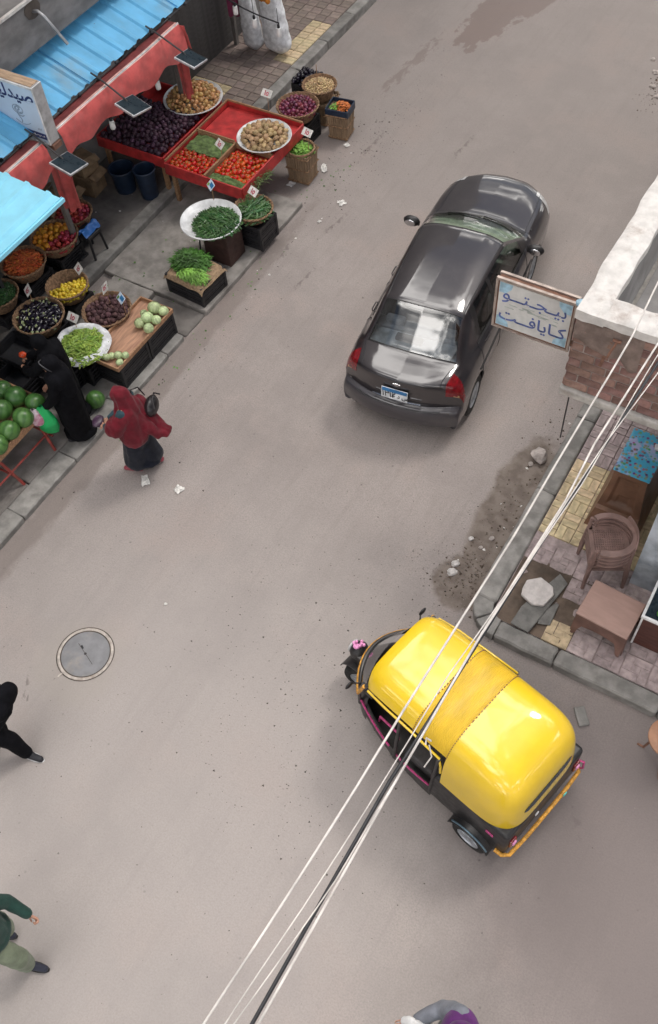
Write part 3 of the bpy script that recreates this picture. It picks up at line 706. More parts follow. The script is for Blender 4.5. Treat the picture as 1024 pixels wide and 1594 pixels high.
# ------------------------------------------------------------------ awnings
aw = thing('market_awning', 'long blue ribbed metal awning over the vegetable stall with rag and dirt on it', 'awning', (-9.9, 9.0, 2.6))
def ribbed(x0, z0, x1, z1, y0, y1, rib, rw, rh, along='x', n=None):
    b = MB()
    if along == 'x':       # ribs run down the slope
        ys = []; k = y0
        while k < y1 - 1e-6:
            for d, h in ((0, 0), (rib - 2.2 * rw, 0), (rib - 1.6 * rw, rh), (rib - .6 * rw, rh)): ys.append((min(k + d, y1), h))
            k += rib
        ys.append((y1, 0))
        n = 8
        P = [(x0 + (x1 - x0) * i / n, y, z0 + (z1 - z0) * i / n + h + 0.006 * noise.noise((i * .8, y * 1.5, 2))) for i in range(n + 1) for y, h in ys]
        m = len(ys)
    else:
        xs = []; k = x0; sg = 1 if x1 > x0 else -1
        while (x1 - k) * sg > 1e-6:
            for d, h in ((0, 0), (rib - 2.2 * rw, 0), (rib - 1.6 * rw, rh), (rib - .6 * rw, rh)): xs.append((k + sg * d if (x1 - k - sg * d) * sg > 0 else x1, h))
            k += sg * rib
        xs.append((x1, 0)); n = 8; m = len(xs)
        P = [(x, y0 + (y1 - y0) * i / n, z0 + (z1 - z0) * (x - x0) / (x1 - x0) + h + 0.006 * noise.noise((i * .8, x * 1.5, 2))) for i in range(n + 1) for x, h in xs]
    F = [(i * m + j, i * m + j + 1, (i + 1) * m + j + 1, (i + 1) * m + j) for i in range(n) for j in range(m - 1)]
    b.add(P, F); return b
def rel(o, b):             # shift a world-built mesh under its Empty
    l = o.location; b.v = [(p[0] - l[0], p[1] - l[1], p[2] - l[2]) for p in b.v]; return b
for i, (a, e) in enumerate(((4.4, 6.5), (6.5, 8.6), (8.6, 10.7), (10.7, 13.0))):
    rel(aw, ribbed(-10.55, 2.86 + .006 * i, -9.44 + random.uniform(-.015, .015), 2.50 + .006 * i, a, e + .02, 0.30, 0.05, 0.03)).build('roof_sheet', M['awning_blue'], aw, solid=0.004)
b = MB(); b.tube([(-9.43 + .012 * math.sin(y * 5), y, 2.488 + .01 * math.sin(y * 7.3)) for y in np.arange(4.6, 12.9, .12)], 0.011, 6)
for y in np.arange(5.0, 12.9, 0.42): b.ball((-9.425, y, 2.495), (0.03, 0.035, 0.03), 7, 5)
rel(aw, b).build('edge_cable', M['cable_black'], aw, smooth=60)
b = MB()
for y in np.arange(4.8, 12.9, 2.0):
    b = MB(); b.box((-9.97, y, 2.60), (1.05, 0.04, 0.04), rot=Matrix.Rotation(rad(18), 3, 'Y')); rel(aw, b).build('rafter', M['dark_metal'], aw)
def rag(c, s, seed): 
    b = MB(); b.grid(lambda u, v: (c[0] + (u - .5) * s[0] * (1 + .3 * noise.noise((v * 3, seed, 0))), c[1] + (v - .5) * s[1] * (1 + .35 * noise.noise((u * 3, seed, 5))), c[2] + .05 * abs(noise.noise((u * 4, v * 4, seed))) + .004 - (u - .5) * s[0] * 0.32), 14, 14); return b
p = at(146, 55, 2.62)
tag(rag((p.x, p.y, 2.66), (0.16, 0.3), 3).build('crumpled_rag', mm('mauve_rag', (0.16, 0.10, 0.16), .9, scale=12, bump=.3), smooth=50, solid=.004), 'crumpled mauve rag lying on the blue awning', 'rag')

def valance(y0, y1, seed, label):
    o = thing('fabric_valance', label, 'valance', (-9.2, (y0 + y1) / 2, 2.3))
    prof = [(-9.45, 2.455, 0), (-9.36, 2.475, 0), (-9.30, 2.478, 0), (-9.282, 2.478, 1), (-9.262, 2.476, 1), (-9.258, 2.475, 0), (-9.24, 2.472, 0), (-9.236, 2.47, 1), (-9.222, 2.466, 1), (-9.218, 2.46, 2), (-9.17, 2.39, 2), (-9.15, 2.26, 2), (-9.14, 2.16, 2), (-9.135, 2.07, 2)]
    n = int((y1 - y0) / 0.05); b = MB(); m = len(prof)
    for i in range(n + 1):
        y = y0 + (y1 - y0) * i / n
        for j, (x, z, k) in enumerate(prof):
            f = max(0, (j - 8) / 5)
            w = 0.05 * noise.noise((y * 3.2, seed, j * .12)) * f
            zz = z + (0.035 * math.sin(y * 9 + seed) + 0.05 * noise.noise((y * 2.2, seed, 7)) + .02) * f ** 2
            b.v.append((x + w + .012 * noise.noise((y * 1.3, seed, 1)), y, zz + .02 * noise.noise((y * .9, seed, 3))))
    for i in range(n):
        for j in range(m - 1):
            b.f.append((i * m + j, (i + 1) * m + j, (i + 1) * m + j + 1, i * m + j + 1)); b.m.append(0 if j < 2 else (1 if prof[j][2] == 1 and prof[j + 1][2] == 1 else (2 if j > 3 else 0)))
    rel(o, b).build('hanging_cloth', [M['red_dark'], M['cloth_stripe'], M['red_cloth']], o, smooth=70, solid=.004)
    b = MB(); b.tube([(-9.25, y0 - .05, 2.462), (-9.25, y1 + .02, 2.462)], 0.018, 8)
    rel(o, b).build('valance_rail', M['steel'], o, smooth=40)
    return o
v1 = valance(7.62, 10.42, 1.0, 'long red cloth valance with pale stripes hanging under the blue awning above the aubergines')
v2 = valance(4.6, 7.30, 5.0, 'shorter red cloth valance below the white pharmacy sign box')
b = MB(); b.grid(lambda u, v: (-9.13 - .30 * u, 10.43 + .05 * noise.noise((u * 3, v * 3, 8)) + .08 * (1 - v), 2.46 - .40 * (1 - v) * (1 - .4 * u)), 8, 8)
rel(v1, b).build('end_flap', M['red_cloth'], v1, smooth=70, solid=.004)

a2 = thing('front_awning', 'pale blue ribbed metal awning sheet jutting out over the fruit baskets at the left edge', 'awning', (-8.6, 5.0, 2.6))
rel(a2, ribbed(-9.9, 2.74, -8.10, 2.60, 2.6, 6.42, 0.33, 0.05, 0.035, 'y')).build('roof_sheet', M['awning_light'], a2, solid=0.004)
b = MB(); b.box((-8.085, 4.51, 2.595), (0.03, 3.84, 0.05)); rel(a2, b).build('edge_trim', M['awning_light'], a2)
b = MB()
for y in (3.2, 4.9, 6.2):
    b = MB(); b.box((-9.0, y, 2.615), (1.75, 0.04, 0.04), rot=Matrix.Rotation(rad(4.4), 3, 'Y')); rel(a2, b).build('rafter', M['dark_metal'], a2)
b = MB()
for y in (3.2, 6.2):
    b = MB(); b.box((-9.82, y, 1.40), (0.06, 0.06, 2.5)); rel(a2, b).build('post', M['dark_metal'], a2)

def post(x, y, label, h=2.46, z0=.16):
    o = thing('stall_post', label, 'post', (x, y, z0))
    b = MB(); b.box((0, 0, (h - z0) / 2), (0.085, 0.07, h - z0)); b.build('shaft', M['wood_grey'], o, bevel=.008)
    b = MB(); b.box((0, 0, 0.02), (0.17, 0.17, 0.04)); b.build('foot', M['dark_metal'], o)
mm('wood_grey', (0.16, 0.145, 0.135), .8, scale=6, stretch=(6, 6, 1), bump=.3, dirt=((0.25, 0.22, 0.2), .4))
post(-9.75, 10.78, 'grey post rising through the heap of golden onions')
post(-9.62, 7.60, 'grey post with a red cloth beside the dark fruit baskets')
def hang_cloth(name, x, y, z1, z0, w, mname, label, cat, rz=0, seed=0):
    b = MB()
    def fn(u, v):
        s = (1 - .25 * (1 - v)) if v > .5 else (.875 - .1 * (.5 - v))
        return ((u - .5) * w * s, .05 * noise.noise((u * 4, v * 1.5, seed)) + .03 * math.sin(u * 9), (z0 - z1) * (1 - v) + .04 * noise.noise((u * 3, seed, 2)) * (1 - v))
    b.grid(fn, 12, 12)
    o = b.build(name, M[mname], smooth=70, solid=.01, loc=(x, y, z1), rz=rz); return tag(o, label, cat)
hang_cloth('red_apron', -9.55, 10.70, 1.75, 1.00, 0.20, 'red_cloth', 'red cloth hanging on the post above the golden onions', 'cloth', rad(20), 3)
hang_cloth('red_apron', -9.42, 7.60, 1.95, 1.12, 0.30, 'red_cloth', 'red cloth bag hanging under the middle solar lamp post beside the fruit', 'cloth', rad(25), 6)

def solar(px, py, label, yaw):
    p = at(px, py, 2.30)
    o = thing('solar_lamp', label, 'solar lamp', (p.x, p.y, 2.30), 0, 'solar lamps along the awning')
    Rm = Euler((rad(-14), rad(16), yaw)).to_matrix()
    b = MB(); b.box((0, 0, 0), (0.34, 0.40, 0.035), rot=Rm); b.build('lamp_body', M['alu'], o, bevel=.008)
    b = MB(); b.box(Rm @ Vector((0, 0, 0.0195)), (0.31, 0.37, 0.004), rot=Rm); b.build('glass_panel', M['solar_dark'], o)
    b = MB(); b.tube([(-9.50 - p.x, .05, .28), (-9.32 - p.x, .02, .25), (-.10, 0, .06), (-.06, 0, -.02)], .013, 7); b.box((-.08, 0, -.03), (.05, .12, .03)); b.build('bracket_arm', M['dark_metal'], o, smooth=40)
solar(297, 92, 'dark solar lamp nearest the roller shutter, above the golden onions', rad(4))
solar(207, 165, 'dark solar lamp in the middle of the awning, above the dark aubergine heap', rad(-3))
solar(107, 255, 'dark solar lamp by the corner of the white pharmacy sign', rad(2))

def bulb(px, py, z, label):
    p = at(px, py, z)
    o = thing('hanging_bulb', label, 'light bulb', (p.x, p.y, z), 0, 'white bulbs hanging over the stalls')
    b = MB(); b.lathe([(.012, .05), (.036, .045), (.04, .0), (.04, -.07), (.034, -.085), (.0, -.09)], 14); b.build('bulb', M['white_plastic'], o, smooth=40)
    b = MB(); b.lathe([(.0, .105), (.02, .10), (.022, .05), (.0, .048)], 10); b.tube([(0, 0, .1), (0, 0, .35)], .005, 5); b.build('holder', M['cable_black'], o, smooth=40)
for px, py, z, l in ((366, 14, 1.9, 'white bulb hanging in front of the maroon cloth'), (396, 34, 1.9, 'white bulb hanging in front of the left white sack'), (434, 48, 1.9, 'white bulb with dark holder hanging in front of the bigger white sack'),
                     (245, 130, 1.95, 'white bulb hanging left of the golden onion tray'), (174, 192, 1.95, 'white bulb hanging at the left end of the dark aubergines')): bulb(px, py, z, l)
A_ = at(330, -12, 2.15); B_ = at(434, 36, 2.2)
b = MB(); b.tube([(A_.x + (B_.x - A_.x) * t, A_.y + (B_.y - A_.y) * t, 2.2 - .05 * math.sin(t * math.pi)) for t in np.linspace(-.6, 1, 14)], .011, 6)
tag(b.build('bulb_cable', M['cable_black'], smooth=40), 'thin black cable carrying bulbs past the white sacks', 'cable')

# pharmacy sign box
ps = thing('pharmacy_sign', 'white pharmacy sign box with dark blue Arabic lettering fixed above the awning', 'sign', (-9.62, 7.5, 2.78))
X0, X1, Z0, Z1, Y0, Y1 = -0.43, 0.43, -0.40, 0.42, -0.09, 0.09
b = MB(); b.box((0, 0, .01), (X1 - X0, Y1 - Y0, Z1 - Z0)); b.build('sign_box', M['alu'], ps, bevel=.006)
b = MB(); b.box((0, Y0 - .003, 0.01), (X1 - X0 - .03, .006, Z1 - Z0 - .05)); b.build('front_panel', M['sign_light'], ps)
b = MB(); b.box((0, Y0 - .004, Z1 - .013), (X1 - X0, .016, .03)); b.box((X1 - .006, Y0 - .004, 0.01), (.016, .016, Z1 - Z0)); b.box((0, Y0 - .004, Z0 + .01), (X1 - X0, .016, .02)); b.build('white_rim', M['white_plastic'], ps)
b = MB(); b.box((-.01, 0, Z1 + .003), (X1 - X0 - .05, Y1 - Y0 - .035, .012)); b.build('top_board', M['sign_wood'], ps)
text(ar('sad_i', 'ya_m', 'dal_f', 'lam_i', 'ya_m', 'ta_f'), 0.25, 'pharmacy_lettering', 'ink_navy', ps, face_y(X1 - .04, Y0 - .0075, .19), 'RIGHT', .006)
b = MB(); b.box((0.005, Y0 - .0075, -.285), (X1 - X0 - .06, .003, .085)); b.build('blue_band', M['ink_navy'], ps)
b = MB()
for i in range(26): b.box((X1 - .06 - i * .027, Y0 - .0098, -.285 + .004 * (-1) ** i), (.017, .002, .012 if i % 3 else .026))
b.build('band_print', M['white_plastic'], ps)
b = MB()
for k, (r, a0, a1, dx, dz) in enumerate(((.085, 0, 400, 0, 0), (.06, 40, 330, .01, .0), (.03, 0, 360, 0, .01), (.07, 200, 330, .03, -.04))):
    b.tube([(.035 + dx + r * math.cos(rad(a)), Y0 - .008, .03 + dz + r * .75 * math.sin(rad(a))) for a in range(a0, a1, 14)], .006, 5)
b.tube([(.03 + .02 * math.sin(t * 9), Y0 - .008, .10 - t * .26) for t in np.linspace(0, 1, 14)], .006, 5)
b.tube([(-.06 + .25 * t, Y0 - .008, -.13 - .05 * math.sin(t * 3)) for t in np.linspace(0, 1, 10)], .005, 5)
b.build('cup_emblem', M['ink_grey'], ps, smooth=50)
b = MB()
for i in range(4): b.box((.30 + i * .018, Y0 - .0075, -.19 + .01 * (i % 2)), (.010, .002, .028 if i % 2 else .015))
b.build('small_print', M['ink_grey'], ps)
b = MB(); b.box((X0 + .06, .3 - .2, -.2), (.04, .3, .03)); b.tube([(-.3, .05, .2), (-.45, .05, .2)], .015, 6); b.build('wall_bracket', M['dark_metal'], ps)
b = MB(); b.box((X1 - .05, .0, Z0 - .045), (.16, .16, .07)); b.build('rusty_foot', M['rust'], ps)

# blade sign on the right corner
bs = thing('shop_sign', 'weathered white sign board with blue hand painted Arabic lettering on the brick corner', 'sign', (-2.125, 6.86, 2.95))
hw, hz = .415, .32
b = MB(); b.box((0, .05, 0), (2 * hw, .10, 2 * hz)); b.build('sign_case', M['rust'], bs, bevel=.004)
b = MB(); b.box((0, -.003, 0), (2 * hw - .05, .006, 2 * hz - .05)); b.build('painted_panel', M['sign_face'], bs)
b = MB()
for sx, sz in ((-1, 1), (1, 1), (-1, -1), (1, -1)):
    px_, pz_ = sx * (hw - .03), sz * (hz - .03)
    b = MB(); b.add([(px_, -.008, pz_), (px_ - sx * .14, -.008, pz_), (px_ - sx * .13, -.008, pz_ - sz * .06), (px_ - sx * .07, -.008, pz_ - sz * .13), (px_, -.008, pz_ - sz * .13)], [(0, 1, 2, 3, 4)])
    b.build('blue_corner', M['sign_blue'], bs)
b = MB(); b.box((0, .0, hz + .004), (2 * hw + .02, .03, .03)); b.box((0, .085, hz + .004), (2 * hw + .02, .03, .03))
for sx in (-1, 1): b.box((sx * (hw + .002), .0, -.013), (.024, .03, 2 * hz))
b.box((0, .0, -hz - .004), (2 * hw - .02, .03, .02)); b.build('sign_frame', mm('frame_tin', (0.42, 0.35, 0.31), .45, metal=.5, scale=9, bump=.15, dirt=((0.2, 0.11, 0.08), .7)), bs)
text(ar('ba_i', 'ya_m', 'tat', 'jim_m', 'tat', 'te_m', 'tat', 'tat', 'waw_f'), 0.22, 'upper_lettering', 'ink_blue', bs, face_y(0, -.009, .09) @ Matrix.Scale(1.0, 4, (1, 0, 0)), 'CENTER', .001)
text(ar('kaf_i', 'tat', 'alf_f', 'ya_i', 'alf_f', 'fa_i', 'tat', 'tat', 'te_f'), 0.205, 'lower_lettering', 'ink_blue', bs, face_y(0, -.009, -.19) @ Matrix.Scale(0.98, 4, (1, 0, 0)), 'CENTER', .0025)
b = MB()
for i in range(18): b.box((random.uniform(-.28, .28), -.0085, random.uniform(-.05, .05)), (random.uniform(.03, .12), .001, .008))
tag(b.build('faded_lines', mm('faded_paint', (0.47, 0.52, 0.48), .6, bump=0), bs), kind='stuff')
b = MB(); b.box((hw + .07, .04, .25), (.14, .05, .05)); b.box((hw + .07, .04, -.25), (.14, .04, .04)); b.tube([(hw + .03, .05, hz + .02), (hw + .03, .05, -hz - .12)], .016, 8); b.build('wall_bracket', M['rust'], bs)
b = MB(); b.ball((hw + .04, .02, hz + .02), (.06, .05, .035), 10, 6, fn=lambda x, y, z: 1 + .3 * noise.noise((x * 2, y * 2, z * 2))); b.build('blue_rag', M['sign_blue'], bs, smooth=60)
P0 = Vector((-1.60, 6.91, 2.5)); P1 = Vector((-1.78, 7.75, 0.13))
b = MB(); b.tube([P0.lerp(P1, t) + Vector((0, 0, -.12 * math.sin(t * math.pi))) for t in np.linspace(0, 1, 12)], .010, 6)
tag(b.build('dangling_wire', M['cable_black'], smooth=40), 'thin dark wire dangling from the weathered sign down to the kerb', 'wire')

# ------------------------------------------------------------------ stall furniture
def red_table(loc, w, d, h, label, mname='red_paint', depth=.20):
    o = thing('market_table', label, 'table', loc)
    b = MB(); b.box((0, 0, h - depth + .01), (w - .04, d - .04, .02)); b.build('table_top', M[mname], o)
    for (x, y, sx, sy) in ((0, -d / 2, w, .025), (0, d / 2, w, .025), (-w / 2, 0, .025, d - .03), (w / 2, 0, .025, d - .03)):
        b = MB(); b.box((x, y, h - depth / 2), (sx, sy, depth)); b.build('side_board', M[mname], o, bevel=.004)
    for sx in (-1, 1):
        for sy in (-1, 1):
            b = MB(); b.box((sx * (w / 2 - .08), sy * (d / 2 - .08), (h - depth) / 2), (.06, .06, h - depth)); b.build('leg', M['wood_old'], o)
    return o
t1 = red_table((-8.42, 10.27, .08), 1.46, 1.80, .74, 'red painted wooden stall table with tomato boxes and potato tray at the front')
b = MB(); b.box((0, 0, .62), (1.40, 1.74, .02)); b.box((0, .45, .645), (1.40, .86, .03)); b.build('raised_tray', M['red_paint'], t1)
b = MB(); b.box((0, .01, .70), (1.42, .03, .09)); b.box((.02, -.44, .70), (.03, .87, .09)); b.build('divider', M['wood_old'], t1)
b = MB(); b.box((-.725, .45, .755), (.02, .9, .03)); b.box((0, .895, .755), (1.44, .02, .03)); b.box((-.36, .02, .755), (.70, .02, .03)); b.box((-.725, -.44, .755), (.02, .86, .03)); b.build('tray_edge', M['wood_old'], t1)
t2 = red_table((-9.90, 10.28, .16), 1.32, 1.66, .66, 'dark red wooden table against the shutter holding aubergine coloured onions', 'red_paint', .18)

def crate_mesh(w, d, h, bars=5, ribs=4):
    b = MB()
    for sx in (-1, 1):
        for sy in (-1, 1): b.box((sx * (w / 2 - .02), sy * (d / 2 - .02), h / 2), (.045, .045, h))
    for k in range(bars):
        z = .02 + (h - .05) * k / (bars - 1) + .005; th = .045 if k in (0, bars - 1) else .022
        for sy in (-1, 1): b.box((0, sy * (d / 2 - .012), z), (w - .05, .018, th))
        for sx in (-1, 1): b.box((sx * (w / 2 - .012), 0, z), (.018, d - .05, th))
    for k in range(1, ribs):
        for sy in (-1, 1): b.box((-w / 2 + w * k / ribs, sy * (d / 2 - .016), h / 2), (.02, .012, h - .04))
        for sx in (-1, 1): b.box((sx * (w / 2 - .016), -d / 2 + d * k / ribs, h / 2), (.012, .02, h - .04))
    b.box((0, 0, .015), (w - .05, d - .05, .012)); b.box((0, 0, h * .55), (w - .07, d - .07, .01))
    for sy in (-1, 1): b.box((0, sy * (d / 2 - .034), h * .5), (w - .08, .006, h * .86))
    for sx in (-1, 1): b.box((sx * (w / 2 - .034), 0, h * .5), (.006, d - .08, h * .86))
    return b
def crates(x, y, z0, w, d, h, label, rz=0.0, n=1):
    """a column of slotted plastic crates; each crate is a thing"""
    each = h / n
    for k in range(n):
        o = crate_mesh(w, d, each - .004, 5 if each > .2 else 4).build('plastic_crate', M['black_plastic'], loc=(x, y, z0 + k * each), rz=rz + random.uniform(-.03, .03) * (k > 0))
        l = label if n == 1 else label + (', bottom of its stack' if k == 0 else (', top of its stack' if k == n - 1 else ', middle of its stack'))
        tag(o, l, 'crate', 'black plastic crates under the baskets')
def palm_crate(x, y, z0, w, d, h, label, rz=0.0, round_top=False, mname='palm_slat'):
    o = thing('palm_crate', label, 'crate', (x, y, z0), rz, 'slatted palm crates by the stall')
    sl = MB()
    n = 9
    for side in range(4):
        for k in range(n):
            f = (k + .5) / n - .5
            if side % 2 == 0: c = (f * w, (d / 2) * (1 if side == 0 else -1)); dm = (w / n * .72, .016)
            else: c = ((w / 2) * (1 if side == 1 else -1), f * d); dm = (.016, d / n * .72)
            j = random.uniform(-.004, .004)
            sl.add([(c[0] * q + sx * dm[0] / 2 * q + j, c[1] * q + sy * dm[1] / 2 * q + j, z) for z, q in ((0, .84), (h + random.uniform(-.012, .006), 1.0)) for sx, sy in ((-1, -1), (1, -1), (1, 1), (-1, 1))],
                   [(0, 1, 5, 4), (1, 2, 6, 5), (2, 3, 7, 6), (3, 0, 4, 7), (4, 5, 6, 7)])
    sl.build('slats', M[mname], o)
    b = MB()
    for z, q in ((.04, .87), (h * .5, .93), (h - .05, 1.0)):
        hw_, hd_ = w / 2 * q + .012, d / 2 * q + .012
        b.tube([(-hw_, -hd_, z), (hw_, -hd_, z), (hw_, hd_, z), (-hw_, hd_, z), (-hw_, -hd_, z)], .013, 6)
    b.build('binding_hoop', M['wicker'], o)
    b = MB(); b.box((0, 0, h * .45), (w * .88, d * .88, h * .86)); b.build('inner_liner', M['burlap'], o)
    if round_top:
        b = MB(); r = min(w, d) / 2 + .03
        b.tube([(r * math.cos(a), r * math.sin(a), h + .02) for a in np.linspace(0, 2 * math.pi, 25)], .018, 7); b.build('top_hoop', M['wicker'], o, smooth=50)
    return o
def basket(x, y, ztop, R, label, h=.20, mname='wicker', name='wicker_basket'):
    o = thing(name, label, 'basket', (x, y, ztop - h), random.uniform(0, 6), 'round wicker baskets of produce')
    b = MB(); n = 40
    prof = [(R * .70, 0.0)] + [(R * (.72 + .26 * (k / 9)), h * k / 9) for k in range(10)] + [(R * 1.02, h + .012), (R * .985, h + .02), (R * .95, h + .005)] + [(R * (.95 - .25 * k / 5), h - (h - .03) * k / 5) for k in range(1, 6)] + [(0.001, .03)]
    for j, (r, z) in enumerate(prof):
        for k in range(n):
            th = 2 * math.pi * k / n; wv = 1 + (.016 * (1 if (k + j) % 2 else -1) if 0 < j < 10 else 0)
            b.v.append((r * wv * math.cos(th), r * wv * math.sin(th), z))
    for j in range(len(prof) - 1):
        for k in range(n): b.f.append((j * n + k, j * n + (k + 1) % n, (j + 1) * n + (k + 1) % n, (j + 1) * n + k)); b.m.append(0)
    b.build('woven_wall', M[mname], o, smooth=35)
    b = MB()
    for rr, zz, ph in ((R * 1.0, h + .012, 0), (R * 1.0, h + .012, math.pi)):
        b.tube([(rr * math.cos(a) + .008 * math.cos(a * 14 + ph) * math.cos(a), rr * math.sin(a) + .008 * math.cos(a * 14 + ph) * math.sin(a), zz + .008 * math.sin(a * 14 + ph)) for a in np.linspace(0, 2 * math.pi, 85)], .010, 5)
    b.build('twisted_rim', M[mname], o, smooth=50)
    return o
def round_tray(x, y, z, R, label, depth=.05):
    o = thing('enamel_tray', label, 'tray', (x, y, z), 0, 'round white enamel trays')
    b = MB(); b.lathe([(.001, .0), (R * .80, .0), (R * .86, .008), (R * .96, depth), (R, depth + .004), (R, depth - .004), (R * .965, depth - .008), (R * .86, -.006), (R * .80, -.012), (.001, -.012)], 48)
    b.build('dish', M['enamel'], o, smooth=45)
    b = MB(); b.tube([(R * math.cos(a), R * math.sin(a), depth) for a in np.linspace(0, 2 * math.pi, 49)], .009, 6); b.build('rolled_rim', M['enamel'], o, smooth=50)
    return o

# ------------------------------------------------------------------ produce
def lump(seed, amp): return lambda x, y, z: 1 + amp * noise.noise((x * 1.4 + seed, y * 1.4, z * 1.4 + seed))
def veg(name, mname, kind, r, seed=0):
    """one piece of produce, about 60 to 150 faces"""
    b = MB(); ms = [M[mname]]
    if kind == 'round': b.ball((0, 0, 0), (r, r, r * .88), 10, 7, fn=lump(seed, .08))
    elif kind == 'potato': b.ball((0, 0, 0), (r * 1.15, r * .9, r * .8), 9, 6, fn=lump(seed * 3.1, .3))
    elif kind == 'onion': b.ball((0, 0, 0), (r, r, r * .9), 10, 7, fn=lump(seed, .08)); b.tube([(0, 0, r * .8), (r * .06, 0, r * 1.25)], [r * .22, r * .06], 5)
    elif kind == 'lemon': b.ball((0, 0, 0), (r * 1.2, r * .92, r * .92), 9, 7, fn=lambda x, y, z: 1 + .12 * max(0, abs(x) - .85) / .15)
    elif kind == 'tomato':
        b.ball((0, 0, 0), (r, r, r * .85), 10, 7, fn=lambda x, y, z: (1 + .04 * math.cos(5 * math.atan2(y, x))) * (1 - .12 * max(0, z - .8) / .2))
        ms.append(M['herb'])
        for k in range(5):
            a = k * 1.257; b.add([(0, 0, r * .80), (r * .45 * math.cos(a - .25), r * .45 * math.sin(a - .25), r * .80), (r * .6 * math.cos(a), r * .6 * math.sin(a), r * .74), (r * .45 * math.cos(a + .25), r * .45 * math.sin(a + .25), r * .80)], [(0, 1, 2, 3)], 1)
    elif kind == 'beet': b.ball((0, 0, 0), (r, r, r * .9), 9, 7, fn=lump(seed * 2, .15)); b.tube([(0, 0, -r * .7), (r * .2, 0, -r * 1.5)], [r * .25, r * .03], 5); b.tube([(0, 0, r * .75), (0, r * .1, r * 1.1)], [r * .4, r * .28], 6)
    elif kind == 'aubergine':
        ms.append(M['calyx']); pts = [(-r * 2.4 + r * 4.8 * t, r * .5 * math.sin(t * 2.5 + seed), 0) for t in np.linspace(0, 1, 9)]
        b.tube(pts, [r * k for k in (.15, .62, .9, 1.0, 1.0, .92, .80, .62, .42)], 10)
        e = pts[-1]; b.tube([(e[0] - r * .45, e[1], 0), (e[0] - r * .1, e[1], 0), (e[0] + r * .25, e[1], 0), (e[0] + r * .8, e[1] + r * .15, r * .1)], [r * .66, r * .62, r * .35, r * .22], 8, mi=1)
    elif kind == 'cucumber': b.tube([(-r * 5 + r * 10 * t, r * 1.2 * math.sin(t * 2.6 + seed), 0) for t in np.linspace(0, 1, 8)], [r * k for k in (.3, .8, 1, 1.05, 1, .95, .8, .3)], 8)
    elif kind == 'carrot': b.tube([(-r * 4 + r * 8 * t, r * .6 * math.sin(t * 2 + seed), 0) for t in np.linspace(0, 1, 6)], [r * k for k in (.12, .45, .7, .9, 1.0, .7)], 7)
    elif kind == 'okra': b.tube([(-r * 5 + r * 10 * t, r * 1.5 * math.sin(t * 2.4 + seed), 0) for t in np.linspace(0, 1, 6)], [r * k for k in (.1, .6, .95, 1.0, .8, .5)], 6)
    elif kind == 'cabbage':
        b.ball((0, 0, 0), (r, r, r * .9), 16, 11, fn=lambda x, y, z: 1 + .05 * noise.noise((x * 2 + seed, y * 2, z * 2)) + .025 * math.cos(9 * math.atan2(y, x) + 4 * z))
        for k in range(6):          # wrapper leaves
            a = k * 1.047 + seed; ca, sa = math.cos(a), math.sin(a)
            def lf(u, v, ca=ca, sa=sa, k=k):
                th = (v - .5) * 1.5; ph = -1.0 + u * (1.75 + .1 * k % .3)
                rr = r * (1.03 + .05 * u + .04 * noise.noise((u * 4 + k, v * 4, seed)))
                x = rr * math.cos(ph) * math.cos(th); y = rr * math.cos(ph) * math.sin(th)
                return (x * ca - y * sa, x * sa + y * ca, rr * .92 * math.sin(ph))
            b.grid(lf, 6, 6)
    return b.mesh(name, ms, smooth=50)

def place(name, meshes, pts, label, cat, group, rnd, flat=False, sc=(.85, 1.15), rotfix=None):
    for (x, y, z) in pts:
        o = bpy.data.objects.new(name, rnd.choice(meshes)); C.objects.link(o); o.location = (x, y, z)
        if rotfix is not None: o.rotation_euler = (rnd.uniform(-.25, .25), rnd.uniform(-.3, .3), rotfix + rnd.uniform(-.35, .35))
        elif flat: o.rotation_euler = (rnd.uniform(-.3, .3), rnd.uniform(-.3, .3), rnd.uniform(0, 6.28))
        else: o.rotation_euler = (rnd.uniform(0, 6.28), rnd.uniform(-1, 1), rnd.uniform(0, 6.28))
        s = rnd.uniform(*sc); o.scale = (s, s, s); tag(o, label, cat, group)
def bed(name, meshes, pts, label, cat, rnd, flat=False):
    """lower layers of a heap, hidden under the top one: joined"""
    b = MB(); ms = meshes[0].materials
    for (x, y, z) in pts:
        me = rnd.choice(meshes); Rm = Euler((rnd.uniform(-.3, .3) if flat else rnd.uniform(0, 6.28), rnd.uniform(-.3, .3), rnd.uniform(0, 6.28))).to_matrix()
        nb = len(b.v); b.v.extend([tuple(Rm @ v.co + Vector((x, y, z))) for v in me.vertices])
        for p in me.polygons: b.f.append(tuple(i + nb for i in p.vertices)); b.m.append(p.material_index)
    o = b.build(name, list(ms), smooth=50); return tag(o, label, cat, kind='stuff')
def darts(n, inside, bx, dmin, rnd, tries=6000):
    P = []
    for _ in range(tries):
        x = rnd.uniform(bx[0], bx[1]); y = rnd.uniform(bx[2], bx[3])
        if not inside(x, y): continue
        if all((x - a) ** 2 + (y - c) ** 2 > dmin * dmin for a, c in P): P.append((x, y))
        if len(P) >= n: break
    return P
